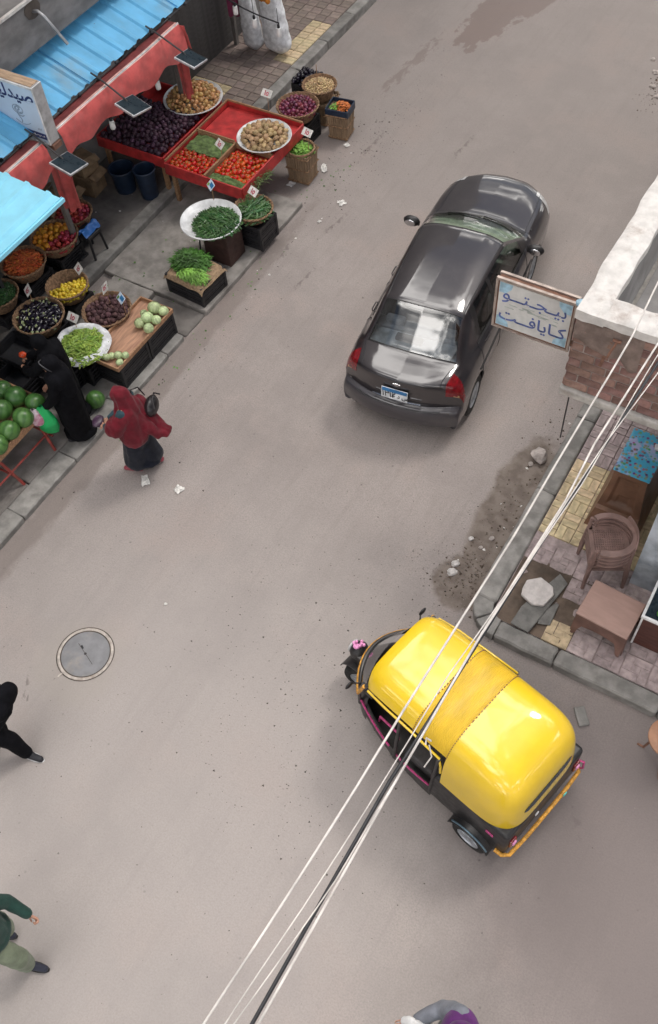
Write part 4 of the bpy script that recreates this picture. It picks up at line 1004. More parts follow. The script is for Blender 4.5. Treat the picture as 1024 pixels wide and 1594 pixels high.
def heap(name, plural, mname, kind, r, cx, cy, z, shape, dome, label, cat, group, n=300, gap=1.65, seed=1, flat=False, under=True, clip=None, rotfix=None, sc=(.85, 1.15), centre=(0, 0)):
    rnd = random.Random(seed); ms = [veg(name, mname, kind, r, seed + k) for k in range(3)]
    if isinstance(shape, tuple): hx, hy = shape[0] / 2, shape[1] / 2; ins = lambda x, y: abs(x - cx) < hx and abs(y - cy) < hy; bx = (cx - hx, cx + hx, cy - hy, cy + hy); rho = lambda x, y: max(abs(x - cx - centre[0]) / hx, abs(y - cy - centre[1]) / hy)
    else: ins = lambda x, y: math.hypot(x - cx, y - cy) < shape; bx = (cx - shape, cx + shape, cy - shape, cy + shape); rho = lambda x, y: math.hypot(x - cx - centre[0], y - cy - centre[1]) / shape
    ok = ins if clip is None else (lambda x, y: ins(x, y) and clip(x - cx, y - cy))
    H_ = lambda x, y: z + dome * max(0, 1 - rho(x, y) ** 2)
    if under:
        pu = darts(400, ok, bx, r * 1.5, rnd); bed(plural, ms, [(x, y, H_(x, y) - r * .55) for x, y in pu], 'lower layer of ' + label, cat, rnd, flat)
    pt = darts(n, ok, bx, r * gap, rnd)
    place(name, ms, [(x, y, H_(x, y) + r * rnd.uniform(.35, .75)) for x, y in pt], label, cat, group, rnd, flat, sc, rotfix)

def leaves(name, mname, cx, cy, z, rx, ry, dome, n, L, w, label, cat, seed=1, lay=.5, dirn=None, clip=None, kind='stuff', parent=None):
    rnd = random.Random(seed); b = MB()
    for _ in range(n):
        a = rnd.uniform(0, 6.28); q = math.sqrt(rnd.random()); x = q * rx * math.cos(a); y = q * ry * math.sin(a)
        if clip and not clip(x, y): continue
        zz = z + dome * (1 - q * q) * rnd.uniform(.25, 1.0); th = rnd.uniform(0, 6.28) if dirn is None else dirn + rnd.gauss(0, .35)
        el = rnd.uniform(-.15, 1.0) * lay; l = L * rnd.uniform(.6, 1.3); d = Vector((math.cos(th) * math.cos(el), math.sin(th) * math.cos(el), math.sin(el)))
        s = d.cross(Vector((rnd.uniform(-.4, .4), rnd.uniform(-.4, .4), 1))).normalized() * w * rnd.uniform(.7, 1.3); p = Vector((cx + x, cy + y, zz)); m = p + d * l * .55 + Vector((0, 0, l * .08))
        b.add([p - s * .25, p + s * .25, m + s, p + d * l - Vector((0, 0, l * .1)), m - s], [(0, 1, 2, 4), (4, 2, 3)])
    return tag(b.build(name, M[mname], parent), label, cat, kind=kind)

# tomatoes
heap('tomato', 'tomatoes', 'tomato', 'tomato', .039, -8.76, 9.62, .735, (.68, .46), .05, 'red tomato in the left box of the red stall', 'tomato', 'tomatoes in the left box', 150, 1.62, 11, True)
heap('tomato', 'tomatoes', 'tomato', 'tomato', .042, -8.04, 9.88, .735, (.58, .58), .07, 'bright red tomato in the right box of the red stall', 'tomato', 'tomatoes in the right box', 150, 1.62, 12, True)
def mat_piece(cx, cy, z, w, d, label, seed):
    b = MB(); b.grid(lambda u, v: (cx + (u - .5) * w, cy + (v - .5) * d, z + .035 * noise.noise((u * 6, v * 6, seed))), 20, 20)
    o = b.build('green_mat', M['moss_mat'], smooth=60, solid=.02); tag(o, label, 'mat')
mat_piece(-8.76, 10.05, .775, .68, .40, 'grassy green mat behind the tomatoes in the left box', 1)
mat_piece(-8.02, 9.48, .755, .66, .17, 'grassy green mat strip in front of the right tomato box', 2)
leaves('tomato_leaf_trim', 'moss_mat', -7.70, 9.75, .62, .08, .40, .15, 350, .10, .008, 'dry green stalks hanging over the right side of the red stall', 'stalks', 4, .6)
# potatoes
PT = at(411, 211, .89); round_tray(PT.x, PT.y, .842, .43, 'white enamel tray of potatoes on the red stall table')
heap('potato', 'potatoes', 'potato', 'potato', .046, PT.x, PT.y, .872, .35, .09, 'pale potato in the white tray on the red stall', 'potato', 'potatoes in the white tray', 100, 1.6, 21, True)
OT = at(300, 150, .92); round_tray(OT.x, OT.y, .86, .485, 'wide enamel tray of golden onions around the grey post')
heap('golden_onion', 'golden_onions', 'onion_gold', 'onion', .036, OT.x, OT.y, .885, .42, .18, 'golden onion heaped in the wide tray round the post', 'onion', 'golden onions in the wide tray', 190, 1.6, 22, clip=lambda x, y: math.hypot(OT.x + x + 9.75, OT.y + y - 10.78) > .09)
heap('dark_onion', 'dark_onions', 'plum_dark', 'onion', .042, -9.92, 10.05, .80, (1.16, 1.10), .10, 'dark purple onion on the table under the red valance', 'onion', 'dark purple onions under the awning', 280, 1.6, 23)

# baskets: (pixel, top height, radius)
def spot(px, py, z): p = at(px, py, z); return p.x, p.y
x, y = spot(104, 444, .52); basket(x, y, .52, .305, 'wicker basket half full of yellow lemons'); crates(x, y, .17, .50, .42, .16, 'black crate under the lemon basket')
heap('lemon', 'lemons', 'lemon', 'lemon', .030, x, y, .46, .275, .03, 'yellow lemon in the half full wicker basket', 'lemon', 'lemons in the wicker basket', 110, 1.55, 31, clip=lambda a, c: a * .9 - c * .45 > -.05, centre=(.1, -.05))
x, y = spot(166, 482, .55); basket(x, y, .55, .345, 'wicker basket of dusty brown beetroots beside the cabbages'); crates(x, y, .08, .5, .44, .27, 'black crate under the beetroot basket')
heap('beetroot', 'beetroots', 'beet', 'beet',   .038, x, y, .50, .295, .06, 'dusty brown beetroot in its wicker basket', 'beetroot', 'beetroots in the basket', 90, 1.6, 32, centre=(.05, -.05))
x, y = spot(60, 492, .56); basket(x, y, .56, .36, 'wicker basket of shiny black aubergines'); crates(x, y, .16, .55, .5, .2, 'black crate under the aubergine basket')
heap('aubergine', 'aubergines', 'aubergine', 'aubergine', .032, x, y, .53, .28, .08, 'black aubergine with pale green cap in the wicker basket', 'aubergine', 'aubergines in the basket', 60, 1.9, 33, True)
x, y = spot(36, 408, .62); basket(x, y, .62, .335, 'wicker basket of small orange carrots under the pale blue awning'); crates(x, y, .17, .55, .5, .26, 'black crate under the carrot basket')
heap('carrot', 'carrots', 'carrot', 'carrot', .016, x, y, .59, .27, .10, 'small orange carrot in the basket under the awning edge', 'carrot', 'carrots in the basket', 190, 2.0, 34, True)
x, y = spot(84, 368, .62); basket(x, y, .62, .36, 'wicker basket of oranges and red pomegranates in the shade'); crates(x, y, .17, .55, .5, .26, 'black crate under the orange basket')
heap('orange', 'oranges', 'orange_fruit', 'round', .044, x, y, .57, .30, .08, 'ripe orange in the shaded wicker basket', 'orange', 'oranges in the shaded basket', 50, 1.75, 35, clip=lambda a, c: a < .08 + c * .1)
heap('pomegranate', 'pomegranates', 'pomegranate', 'round', .040, x, y, .57, .30, .08, 'red pomegranate at the right side of the orange basket', 'pomegranate', 'pomegranates in the shaded basket', 25, 1.75, 36, clip=lambda a, c: a > .10 + c * .1)
x, y = spot(112, 330, .62); basket(x, y, .60, .30, 'shaded wicker basket of dark red peppers behind the oranges'); crates(x, y, .17, .5, .45, .22, 'black crate under the dark red pepper basket')
heap('red_pepper', 'red_peppers', 'pomegranate', 'potato', .036, x, y, .56, .25, .06, 'dark red pepper in the rearmost shaded basket', 'pepper', 'dark red peppers in the rear basket', 40, 1.7, 37)
x, y = spot(-4, 458, .56); basket(x, y, .56, .30, 'wicker basket of green chillies cut by the left edge'); crates(x, y, .16, .5, .45, .2, 'black crate under the green chilli basket')
heap('green_chilli', 'green_chillies', 'cucumber', 'okra', .011, x, y, .54, .25, .06, 'small green chilli in the basket at the left edge', 'chilli', 'green chillies in the left basket', 150, 2.2, 38, True)
x, y = spot(127, 536, .56); tray = thing('cloth_lined_basket', 'round basket lined with white plastic sacking and heaped with okra', 'basket', (x, y, .40), 0)
b = MB(); b.lathe([(.25, 0), (.33, .14), (.36, .17), (.345, .185), (.30, .15), (.001, .12)], 36); b.build('basket_wall', M['wicker'], tray, smooth=50)
b = MB(); b.grid(lambda u, v: ((.22 + .19 * u) * math.cos(v * 6.2832) * (1 + .06 * noise.noise((math.cos(v * 6.28) * 2, math.sin(v * 6.28) * 2, u))), (.22 + .19 * u) * math.sin(v * 6.2832) * (1 + .06 * noise.noise((math.cos(v * 6.28) * 2, math.sin(v * 6.28) * 2, u + 4))), .13 + .09 * math.sin(u * 2.4) - .10 * max(0, u - .6) + .02 * noise.noise((math.cos(v * 6.28) * 3, math.sin(v * 6.28) * 3, u * 3))), 10, 48)
b.build('sack_lining', M['white_sack'], tray, smooth=60, solid=.004)
crates(x, y, .08, .52, .50, .32, 'black crate under the okra basket')
heap('okra_pod', 'okra_pods', 'okra', 'okra', .0150, x + .04, y - .04, .56, .325, .11, 'pale green okra pod heaped on the white lined basket', 'okra', 'okra pods on the white lined basket', 240, 2.0, 39, True)

# cabbage tray on crates
ct = thing('cabbage_tray', 'shallow plywood tray holding two groups of cabbages on black crates', 'tray', (-7.66, 6.40, .46))
b = MB(); b.box((0, 0, .01), (.56, 1.26, .02)); b.build('tray_floor', M['plywood'], ct)
for (cx_, cy_, w_, d_) in ((.275, 0, .022, 1.28), (-.275, 0, .022, 1.28), (0, .63, .53, .022), (0, -.63, .53, .022)):
    b = MB(); b.box((cx_, cy_, .04), (w_, d_, .07)); b.build('tray_side', M['wood'], ct, bevel=.004)
crates(-7.66, 6.10, .08, .56, .60, .38, 'black slotted crate under the near half of the cabbage tray', 0, 2)
crates(-7.66, 6.72, .08, .56, .60, .38, 'black slotted crate under the far half of the cabbage tray', 0, 2)
cb = [veg('cabbage', 'cabbage', 'cabbage', .085, k * 2.3) for k in range(3)]
def cabb(px, py, z, s, label, grp):
    p = at(px, py, z); o = bpy.data.objects.new('cabbage', random.choice(cb)); C.objects.link(o); o.location = p; o.rotation_euler = (random.uniform(-.5, .5), random.uniform(-.5, .5), random.uniform(0, 6)); o.scale = (s, s, s)
    tag(o, label, 'cabbage', grp)
G1 = 'cabbages at the far end of the tray'
for px, py, z, s, l in ((240, 479, .60, 1.08, 'largest pale cabbage at the far corner of the plywood tray'), (254, 484, .56, .85, 'cabbage against the right corner of the plywood tray'), (229, 494, .60, 1.0, 'cabbage in the middle of the far group on the tray'),
                        (243, 498, .56, .8, 'cabbage on the road side of the far group'), (217, 503, .56, .85, 'greener cabbage on the stall side of the far group'), (231, 511, .56, .82, 'nearest cabbage of the far group beside the price stick'), (224, 488, .545, .62, 'small cabbage wedged behind the far group')): cabb(px, py, z, s, l, G1)
G2 = 'small cabbages at the near end of the tray'
for px, py, z, s, l in ((184, 553, .55, .68, 'small cabbage in the middle of the near group on the tray'), (195, 553, .55, .58, 'small cabbage on the right of the near group'), (186, 564, .54, .60, 'small cabbage at the near tray corner'), (174, 554, .54, .55, 'small cabbage between two others at the near tray end'), (166, 556, .54, .62, 'small greener cabbage at the stall side of the near group')): cabb(px, py, z, s, l, G2)

# right-hand group by the road
x, y = spot(497, 132, .62); basket(x, y, .62, .29, 'wicker basket of pale garlic farthest up the street'); palm_crate(x, y, 0.0, .46, .46, .42, 'slatted palm crate under the garlic basket')
heap('garlic_bulb', 'garlic_bulbs', 'garlic', 'potato', .020, x, y, .585, .245, .07, 'pale garlic bulb in the farthest basket', 'garlic', 'garlic bulbs in the farthest basket', 180, 1.65, 41)
x, y = spot(463, 164, .62); basket(x, y, .62, .35, 'wicker basket of red onions beside the potato tray'); crates(x, y, 0.0, .52, .50, .40, 'black crate under the red onion basket', 0, 2)
heap('red_onion', 'red_onions', 'onion_red', 'onion', .034, x, y, .57, .30, .08, 'red onion in the wicker basket by the road', 'onion', 'red onions in the basket', 130, 1.62, 42)
x, y = spot(482, 122, .60); x -= .12; y += .12; crates(x, y, 0.0, .42, .42, .48, 'black crate of dark plums behind the garlic', 0, 2)
heap('dark_plum', 'dark_plums', 'aubergine', 'potato', .038, x, y, .50, (.40, .40), .08, 'dark plum in the crate behind the garlic', 'plum', 'dark plums behind the garlic', 60, 1.7, 43)
x, y = spot(529, 164, .55); palm_crate(x, y, 0.0, .36, .34, .50, 'slatted palm crate with a navy liner at the road edge', rad(8))
b = MB()
for cx_, cy_, w_, d_ in ((0, .175, .40, .02), (0, -.175, .40, .02), (.195, 0, .02, .34), (-.195, 0, .02, .34)): b.box((cx_, cy_, .50), (w_, d_, .13), top=1.0)
b.box((0, 0, .47), (.36, .32, .02)); lin = b.build('crate_liner', M['navy_plastic'], loc=(x, y, 0), rz=rad(8), bevel=.008); tag(lin, 'navy plastic liner folded over the rim of the palm crate', 'liner')
leaves('mixed_salad', 'carrot_bits', x + .02, y + .02, .50, .13, .12, .10, 500, .05, .012, 'chopped orange vegetables in the navy lined crate', 'vegetables', 44, .4)
leaves('pale_salad', 'herb_light', x - .06, y - .04, .50, .09, .10, .07, 120, .05, .012, 'pale green trimmings beside the orange vegetables', 'vegetables', 45, .4)
x, y = spot(468, 230, .56); palm_crate(x, y, 0.0, .40, .38, .54, 'slatted palm crate of lime green herbs in front of the potatoes', rad(4), True)
leaves('lime_herbs', 'herb_light', x, y, .50, .19, .18, .09, 500, .06, .014, 'lime green herbs in the round topped palm crate', 'herbs', 46, .5)
leaves('dark_herbs', 'herb', x - .03, y + .03, .48, .19, .18, .06, 350, .07, .014, 'darker herbs under the lime green ones', 'herbs', 47, .5)
x, y = spot(328, 342, .72); round_tray(x, y, .68, .455, 'big white enamel tray with green chillies on a brown stand', .05)
st = thing('tray_stand', 'dark brown wooden stand carrying the big white enamel tray', 'stand', (x + .1, y + .02, .085))
b = MB(); b.box((0.05, 0, .28), (.46, .40, .55), top=.96); b.build('cabinet', mm('stand_brown', (0.05, 0.025, 0.02), .7, scale=6, bump=.2), st, bevel=.01)
for lx, ly in ((-.30, -.18), (-.30, .18)):
    b = MB(); b.tube([(lx, ly, 0), (lx + .04, ly * .8, .57)], .012, 6); b.build('leg', M['dark_metal'], st)
heap('long_chilli', 'long_chillies', 'cucumber', 'okra', .0155, x + .12, y - .02, .70, .33, .14, 'long dark green chilli spread on the white tray', 'chilli', 'long chillies on the white tray', 150, 1.75, 48, True, rotfix=rad(-20))
x, y = spot(394, 326, .62); basket(x, y, .64, .30, 'burlap rimmed basket of cucumbers beside the white tray', .14); crates(x + .01, y - .01, .085, .50, .46, .42, 'black crate under the cucumber basket', 0, 2)
heap('cucumber', 'cucumbers', 'cucumber', 'cucumber', .022, x + .02, y, .60, .225, .07, 'green cucumber in the burlap rimmed basket', 'cucumber', 'cucumbers in the basket', 45, 2.1, 49, True, sc=(.8, 1.3))
x, y = spot(302, 418, .47); crates(x, y, .085, .68, .56, .36, 'black slotted crate of bunched greens on the apron corner', rad(-4), 2)
b = MB(); b.grid(lambda u, v: ((u - .5) * .74, (v - .5) * .62, .46 + .025 * noise.noise((u * 4, v * 4, 2)) - (.10 * max(0, abs(u - .5) * 2 - .86) + .12 * max(0, abs(v - .5) * 2 - .86)) * 4), 20, 20)
tag(b.build('burlap_sheet', M['burlap'], smooth=60, solid=.005, loc=(x, y, 0), rz=rad(-4)), 'brown burlap sheet spread over the crate of greens', 'sacking')
leaves('bunched_greens', 'herb', x - .10, y + .07, .47, .28, .22, .13, 1500, .11, .010, 'dark bunched parsley on the burlap covered crate', 'greens', 50, .5)
leaves('pale_greens', 'herb_light', x + .03, y - .12, .47, .24, .12, .09, 700, .13, .008, 'pale stalks of the bunched greens at the front of the crate', 'greens', 51, .3, rad(-20))

# price cards on sticks
def card(px, py, z, base_z, label, kind='red', tilt=.5, yaw=-.5, s=1.0, num='\u0661\u0665'):
    p = at(px, py, z); o = thing('price_card', label, 'price card', (p.x, p.y, base_z), 0, 'price cards stuck in the produce')
    b = MB(); b.tube([(0, 0, 0), (.004, .006, z - base_z)], .005, 5); b.build('stick', M['wood_old'], o)
    Rm = Euler((rad(90) - tilt, 0, yaw)).to_matrix().to_4x4(); T = Matrix.Translation((0, 0, z - base_z)) @ Rm
    b = MB(); s *= 1.25; yaw += random.uniform(-.5, .5); Rm = Euler((rad(90) - tilt - .35, 0, yaw)).to_matrix().to_4x4(); T = Matrix.Translation((0, 0, z - base_z)) @ Rm; b.box((0, 0, 0), (.15 * s, .095 * s, .003)); me = b.mesh('card', M['paper' if kind == 'red' else 'sign_light']); me.transform(T)
    q = bpy.data.objects.new('card', me); C.objects.link(q); q.parent = o
    if kind == 'red': text(num, .085 * s, 'price_figures', 'ink_red', o, T @ Matrix.Translation((0, -.028 * s, .003)), 'CENTER', .003)
    else:
        b = MB(); b.box((.02 * s, .008 * s, .0025), (.085 * s, .05 * s, .002)); b.box((-.05 * s, -.02 * s, .0025), (.035 * s, .04 * s, .002), mi=1)
        me = b.mesh('print', [M['plate_blue'], M['herb_light']]); me.transform(T); q = bpy.data.objects.new('print', me); C.objects.link(q); q.parent = o
for a in ((342, 224, 1.02, .78, 'white price card with red figures between the tomato boxes'), (478, 206, .90, .55, 'white price card with red figures at the lime herb crate'), (415, 145, 1.20, .88, 'pale price card on a tall stick in the potatoes'),
          (394, 298, .86, .64, 'white price card with red figures at the cucumber basket'), (43, 452, .80, .56, 'white price card with red figures above the aubergines'), (163, 448, .85, .56, 'white price card with red figures in the beetroots'), (113, 494, .80, .58, 'white price card above the okra'),
          (122, 418, .62, .45, 'small white price card stuck beside the lemons')): card(*a)
card(328, 288, 1.00, .72, 'blue price card on a thin stick above the white tray', 'blue', s=.95)
card(188, 464, .88, .48, 'blue and green price card on a stick in the cabbage tray', 'blue', s=.9)
b = MB(); p = at(494, 130, .66); b.tube([(p.x, p.y, .64), (p.x, p.y, 1.0)], .006, 5); tag(b.build('bare_stick', M['wood_old']), 'bare stick standing in the garlic', 'stick')

# under and beside the stalls
def tub(px, py, z, R, h, z0, label, mname='navy_plastic'):
    p = at(px, py, z); o = thing('plastic_tub', label, 'tub', (p.x, p.y, z0))
    b = MB(); b.lathe([(.001, 0), (R * .82, 0), (R, h), (R * 1.06, h + .005), (R * 1.06, h - .02), (R * .97, h - .005), (R * .8, .02), (.001, .02)], 26); b.build('tub_wall', M[mname], o, smooth=40)
    b = MB(); b.tube([(R * 1.04 * math.cos(a), R * 1.04 * math.sin(a), h) for a in np.linspace(0, 6.2832, 27)], .012, 6); b.build('rim', M[mname], o, smooth=50)
tub(188, 262, .55, .20, .40, .16, 'navy plastic tub standing below the aubergine coloured onions')
tub(226, 272, .55, .17, .50, .16, 'taller navy tub between the onion table and the red stall')
sx_, sy_ = spot(140, 372, .42)
so = thing('plastic_stool', 'black plastic stool with a blue cloth draped over it', 'stool', (sx_, sy_, .16))
b = MB(); b.box((0, 0, .40), (.30, .30, .05)); b.build('seat', M['black_plastic'], so, bevel=.015)
for lx in (-1, 1):
    for ly in (-1, 1):
        b = MB(); b.tube([(lx * .15, ly * .15, 0), (lx * .12, ly * .12, .39)], .02, 6); b.build('leg', M['black_plastic'], so)
b = MB(); b.grid(lambda u, v: (.02 + (u - .5) * .16 + .02 * noise.noise((u * 3, v * 5, 1)), (v - .5) * .34, .44 + .10 * math.sin(u * 3.1) + .03 * noise.noise((u * 5, v * 5, 9))), 14, 14)
tag(b.build('blue_cloth', M['blue_plastic'], smooth=60, solid=.006, loc=(sx_ + .03, sy_, .16)), 'bright blue cloth thrown over the black stool', 'cloth')

# boxes and sacks stored in the shade behind the stalls
mm('cardboard', (0.23, 0.155, 0.09), .85, scale=8, bump=.15, dirt=((0.14, 0.09, 0.06), .6))
for (bx_, by_, w_, d_, h_, rz_, l_) in ((-10.5, 8.95, .42, .36, .34, .1, 'cardboard box against the wall behind the navy tubs'), (-10.52, 8.98, .36, .32, .26, -.2, 'smaller cardboard box stacked on the one behind the navy tubs'), (-10.45, 8.3, .46, .38, .40, .25, 'brown cardboard box in the shade left of the navy tubs')):
    zb_ = .165 + (.34 if 'stacked' in l_ else 0)
    bo = thing('cardboard_box', l_, 'box', (bx_, by_, zb_), rz_); b = MB(); b.box((0, 0, h_ / 2), (w_, d_, h_ - .002)); b.build('carton', M['cardboard'], bo, bevel=.006)
    for s_ in (-1, 1):
        b = MB(); b.box((s_ * (w_ / 2 + .05), 0, h_ + .012), (.14, d_ - .02, .006), rot=Matrix.Rotation(s_ * .45, 3, 'Y')); b.build('flap', M['cardboard'], bo)
# sacks and maroon cloth by the shutter
def sack(px, py, h, rx, ry, lean, label, seed):
    p = at(px, py, .17); o = thing('woven_sack', label, 'sack', (p.x, p.y, .165), 0, 'white sacks against the shutter')
    b = MB(); n = 30; m = 20
    for j in range(m + 1):
        t = j / m; f = (math.sin(min(1, t * 5) * math.pi / 2)) * (1 - .25 * t ** 3)
        for k in range(n):
            a = 2 * math.pi * k / n; c, s = math.cos(a), math.sin(a); sq = 1 / max(abs(c), abs(s)) ** .45
            cornr = (1 - t) ** 4 * .25 * abs(c) ** 3
            w = 1 + .07 * noise.noise((c * 2.2, s * 2.2, t * 9 + seed)) + .03 * math.sin(t * 28 + 2 * c + seed)
            b.v.append((rx * c * f * sq * w * (1 + cornr) + lean[0] * t, ry * s * f * sq * w + lean[1] * t, h * t))
    for j in range(m):
        for k in range(n): b.f.append((j * n + k, j * n + (k + 1) % n, (j + 1) * n + (k + 1) % n, (j + 1) * n + k)); b.m.append(0)
    b.f.append(tuple(range(n))); b.m.append(0)
    b.build('sack_cloth', M['white_sack'], o, smooth=70)
    return o, p
o1, p1 = sack(398, 78, .98, .17, .14, (-.10, .04), 'narrower white woven sack on the left', 1)
o2, p2 = sack(436, 84, 1.05, .24, .17, (-.14, .06), 'wider white woven sack with orange produce at its mouth', 5)
heap('sack_orange', 'sack_oranges', 'orange_fruit', 'potato', .05, p2.x - .14, p2.y + .06, 1.17, .15, .06, 'orange gourd at the mouth of the wider white sack', 'gourd', 'orange gourds in the sack', 10, 1.7, 61)
pc = at(372, 70, .17)
po = thing('shutter_post', 'grey brown post carrying the maroon cloth beside the sacks', 'post', (pc.x - .05, pc.y, .165)); b = MB(); b.box((0, 0, 1.1), (.07, .07, 2.2)); b.build('shaft', M['wood_grey'], po)
hang_cloth('maroon_cloth', pc.x + .06, pc.y - .02, 2.1, .75, .34, 'maroon_cloth', 'maroon cloth hanging in folds beside the white sacks', 'cloth', rad(30), 9)
# ------------------------------------------------------------------ watermelon table
mt = thing('melon_table', 'wooden tray table on red metal trestle legs piled with watermelons', 'table', (-8.25, 3.75, .078))
MW, MD, MH = 1.24, 1.95, .68
b = MB(); b.box((0, 0, MH - .03), (MW - .05, MD - .05, .02)); b.build('table_top', M['plywood'], mt)
for k, (x, y, w, d) in enumerate(((MW / 2, 0, .03, MD), (-MW / 2, 0, .03, MD), (0, MD / 2, MW - .04, .03), (0, -MD / 2, MW - .04, .03))):
    b = MB(); b.box((x, y, MH), (w, d, .11)); b.build('side_board', M['wood'], mt, bevel=.006)
for sy in (-1, 0, 1):
    for sx in (-1, 1):
        b = MB(); b.tube([(sx * (MW / 2 + .03), sy * (MD / 2 - .22) + (.10 if sy < 1 else -.02), 0), (sx * (MW / 2 - .12), sy * (MD / 2 - .22), MH - .05)], .021, 7); b.build('leg', M['red_metal'], mt, smooth=40)
    b = MB(); b.tube([(-MW / 2, sy * (MD / 2 - .22) + .06, .20), (MW / 2, sy * (MD / 2 - .22) + .06, .20)], .016, 6); b.build('cross_bar', M['red_metal'], mt, smooth=40)
for sx in (-1, 1):
    b = MB(); b.tube([(sx * (MW / 2 - .03), -MD / 2 + .3, .28), (sx * (MW / 2 - .03), MD / 2 - .2, .28)], .015, 6); b.build('side_rail', M['red_metal'], mt, smooth=40)
mel = [MB().ball((0, 0, 0), (.138, .132, .128), 22, 15, fn=lump(k * 5.3, .05)).mesh('watermelon', M['melon'], smooth=90) for k in range(3)]
def melon(px, py, z, s, label, grp='watermelons on the trestle table'):
    p = at(px, py, z) if not isinstance(px, float) else Vector((px, py, z))
    o = bpy.data.objects.new('watermelon', random.choice(mel)); C.objects.link(o); o.location = p; o.scale = (s, s, s)
    o.rotation_euler = (random.uniform(0, 6), random.uniform(-.8, .8), random.uniform(0, 6)); tag(o, label, 'watermelon', grp)
Z1 = MH + .078 + .10
for px, py, z, s, l in ((55, 627, Z1, .98, 'watermelon at the far right corner of the trestle table'), (24, 618, Z1 + .04, 1.08, 'big watermelon second from the far corner of the table'), (36, 650, Z1 + .02, 1.02, 'yellowish watermelon at the middle of the front board'),
                        (3, 608, Z1, 1.0, 'watermelon cut by the left edge, farthest back'), (2, 638, Z1 + .06, 1.05, 'watermelon cut by the left edge, behind the yellowish one'), (14, 670, Z1 + .02, 1.02, 'watermelon at the front board left of the yellowish one'),
                        (-4, 692, Z1, 1.0, 'watermelon at the front board cut by the left edge'), (-26, 655, Z1 + .02, 1.0, 'watermelon out at the left of the table'), (-30, 625, Z1, 1.0, 'watermelon at the back of the table'), (-34, 700, Z1, 1.0, 'watermelon at the near end of the table')): melon(px, py, z, s, l)
melon(148, 622, .078 + .125, .98, 'single dark watermelon standing on the pavement beside the woman in burgundy', None)
cr_p = at(22, 585, .5)
crates(cr_p.x, cr_p.y, .17, .5, .45, .34, 'dark crate in the shade behind the watermelon table')
cr_p = at(30, 548, .45); crates(cr_p.x, cr_p.y, .17, .55, .5, .40, 'dark crate below the aubergine basket')
cr_p = at(150, 575, .35); crates(-8.22, 5.42, .08, .5, .42, .34, 'black crate standing behind the single watermelon')

# ------------------------------------------------------------------ right pavement furniture
tb = thing('plastic_stack', 'tall stack of brown moulded plastic tables topped with a floral cloth', 'table stack', (-.70, 7.05, .125))
b = MB()
def face(u, v):            # front with moulded recess, flaring to the floor
    z = .86 * v; x = (u - .5) * (.39 + .20 * (1 - v) ** 2 + .05 * (1 - v))
    y = -.12 - .22 * (1 - v) ** 2 - (.05 if v < .30 else 0)
    e = max(abs(u - .5) / .34, abs(v - .62) / .27)
    if e < 1: y += .035 * min(1, (1 - e) * 5)
    if .70 < v < .80 and abs(u - .5) < .14: y -= .006 * (math.sin(v * 160) > 0)
    if abs(v - .47) < .05 and abs(u - .5) < .13: y += .012
    return (x, y, z)
b.grid(face, 44, 60); b.build('moulded_front', M['brown_plastic'], tb, smooth=50)
b = MB(); P = []
for sgn in (-1, 1):
    b.grid(lambda u, v, sgn=sgn: (sgn * (.5) * (.39 + .20 * (1 - v) ** 2 + .05 * (1 - v)), (-.12 - .22 * (1 - v) ** 2 - (.05 if v < .3 else 0)) * (1 - u) + (.52 + .05 * (1 - v)) * u, .86 * v), 6, 24)
b.grid(lambda u, v: ((u - .5) * (.39 + .20 * (1 - v) ** 2), .52 + .05 * (1 - v), .86 * v), 6, 12); b.build('moulded_side', M['brown_plastic'], tb, smooth=50)
b = MB(); b.box((0, .20, .865), (.40, .66, .018)); b.build('stack_top', M['brown_plastic'], tb)
b = MB(); b.grid(lambda u, v: ((u - .5) * .43, .20 + (v - .5) * .69, .882 + .004 * noise.noise((u * 6, v * 6, 0)) - .05 * max(0, abs(u - .5) * 2 - .93) - .05 * max(0, abs(v - .5) * 2 - .95)), 24, 30)
tag(b.build('floral_cloth', M['floral'], smooth=60, solid=.004, loc=(-.70, 7.05, .125)), 'blue floral tablecloth on top of the tall brown stack', 'tablecloth')
b = MB(); b.box((0, 0, 0), (.10, .08, .03)); tag(b.build('soap_dish', M['white_plastic'], loc=(-.56, 7.42, 1.03), rz=.2, bevel=.008), 'small pale dish on the far edge of the floral cloth', 'dish')

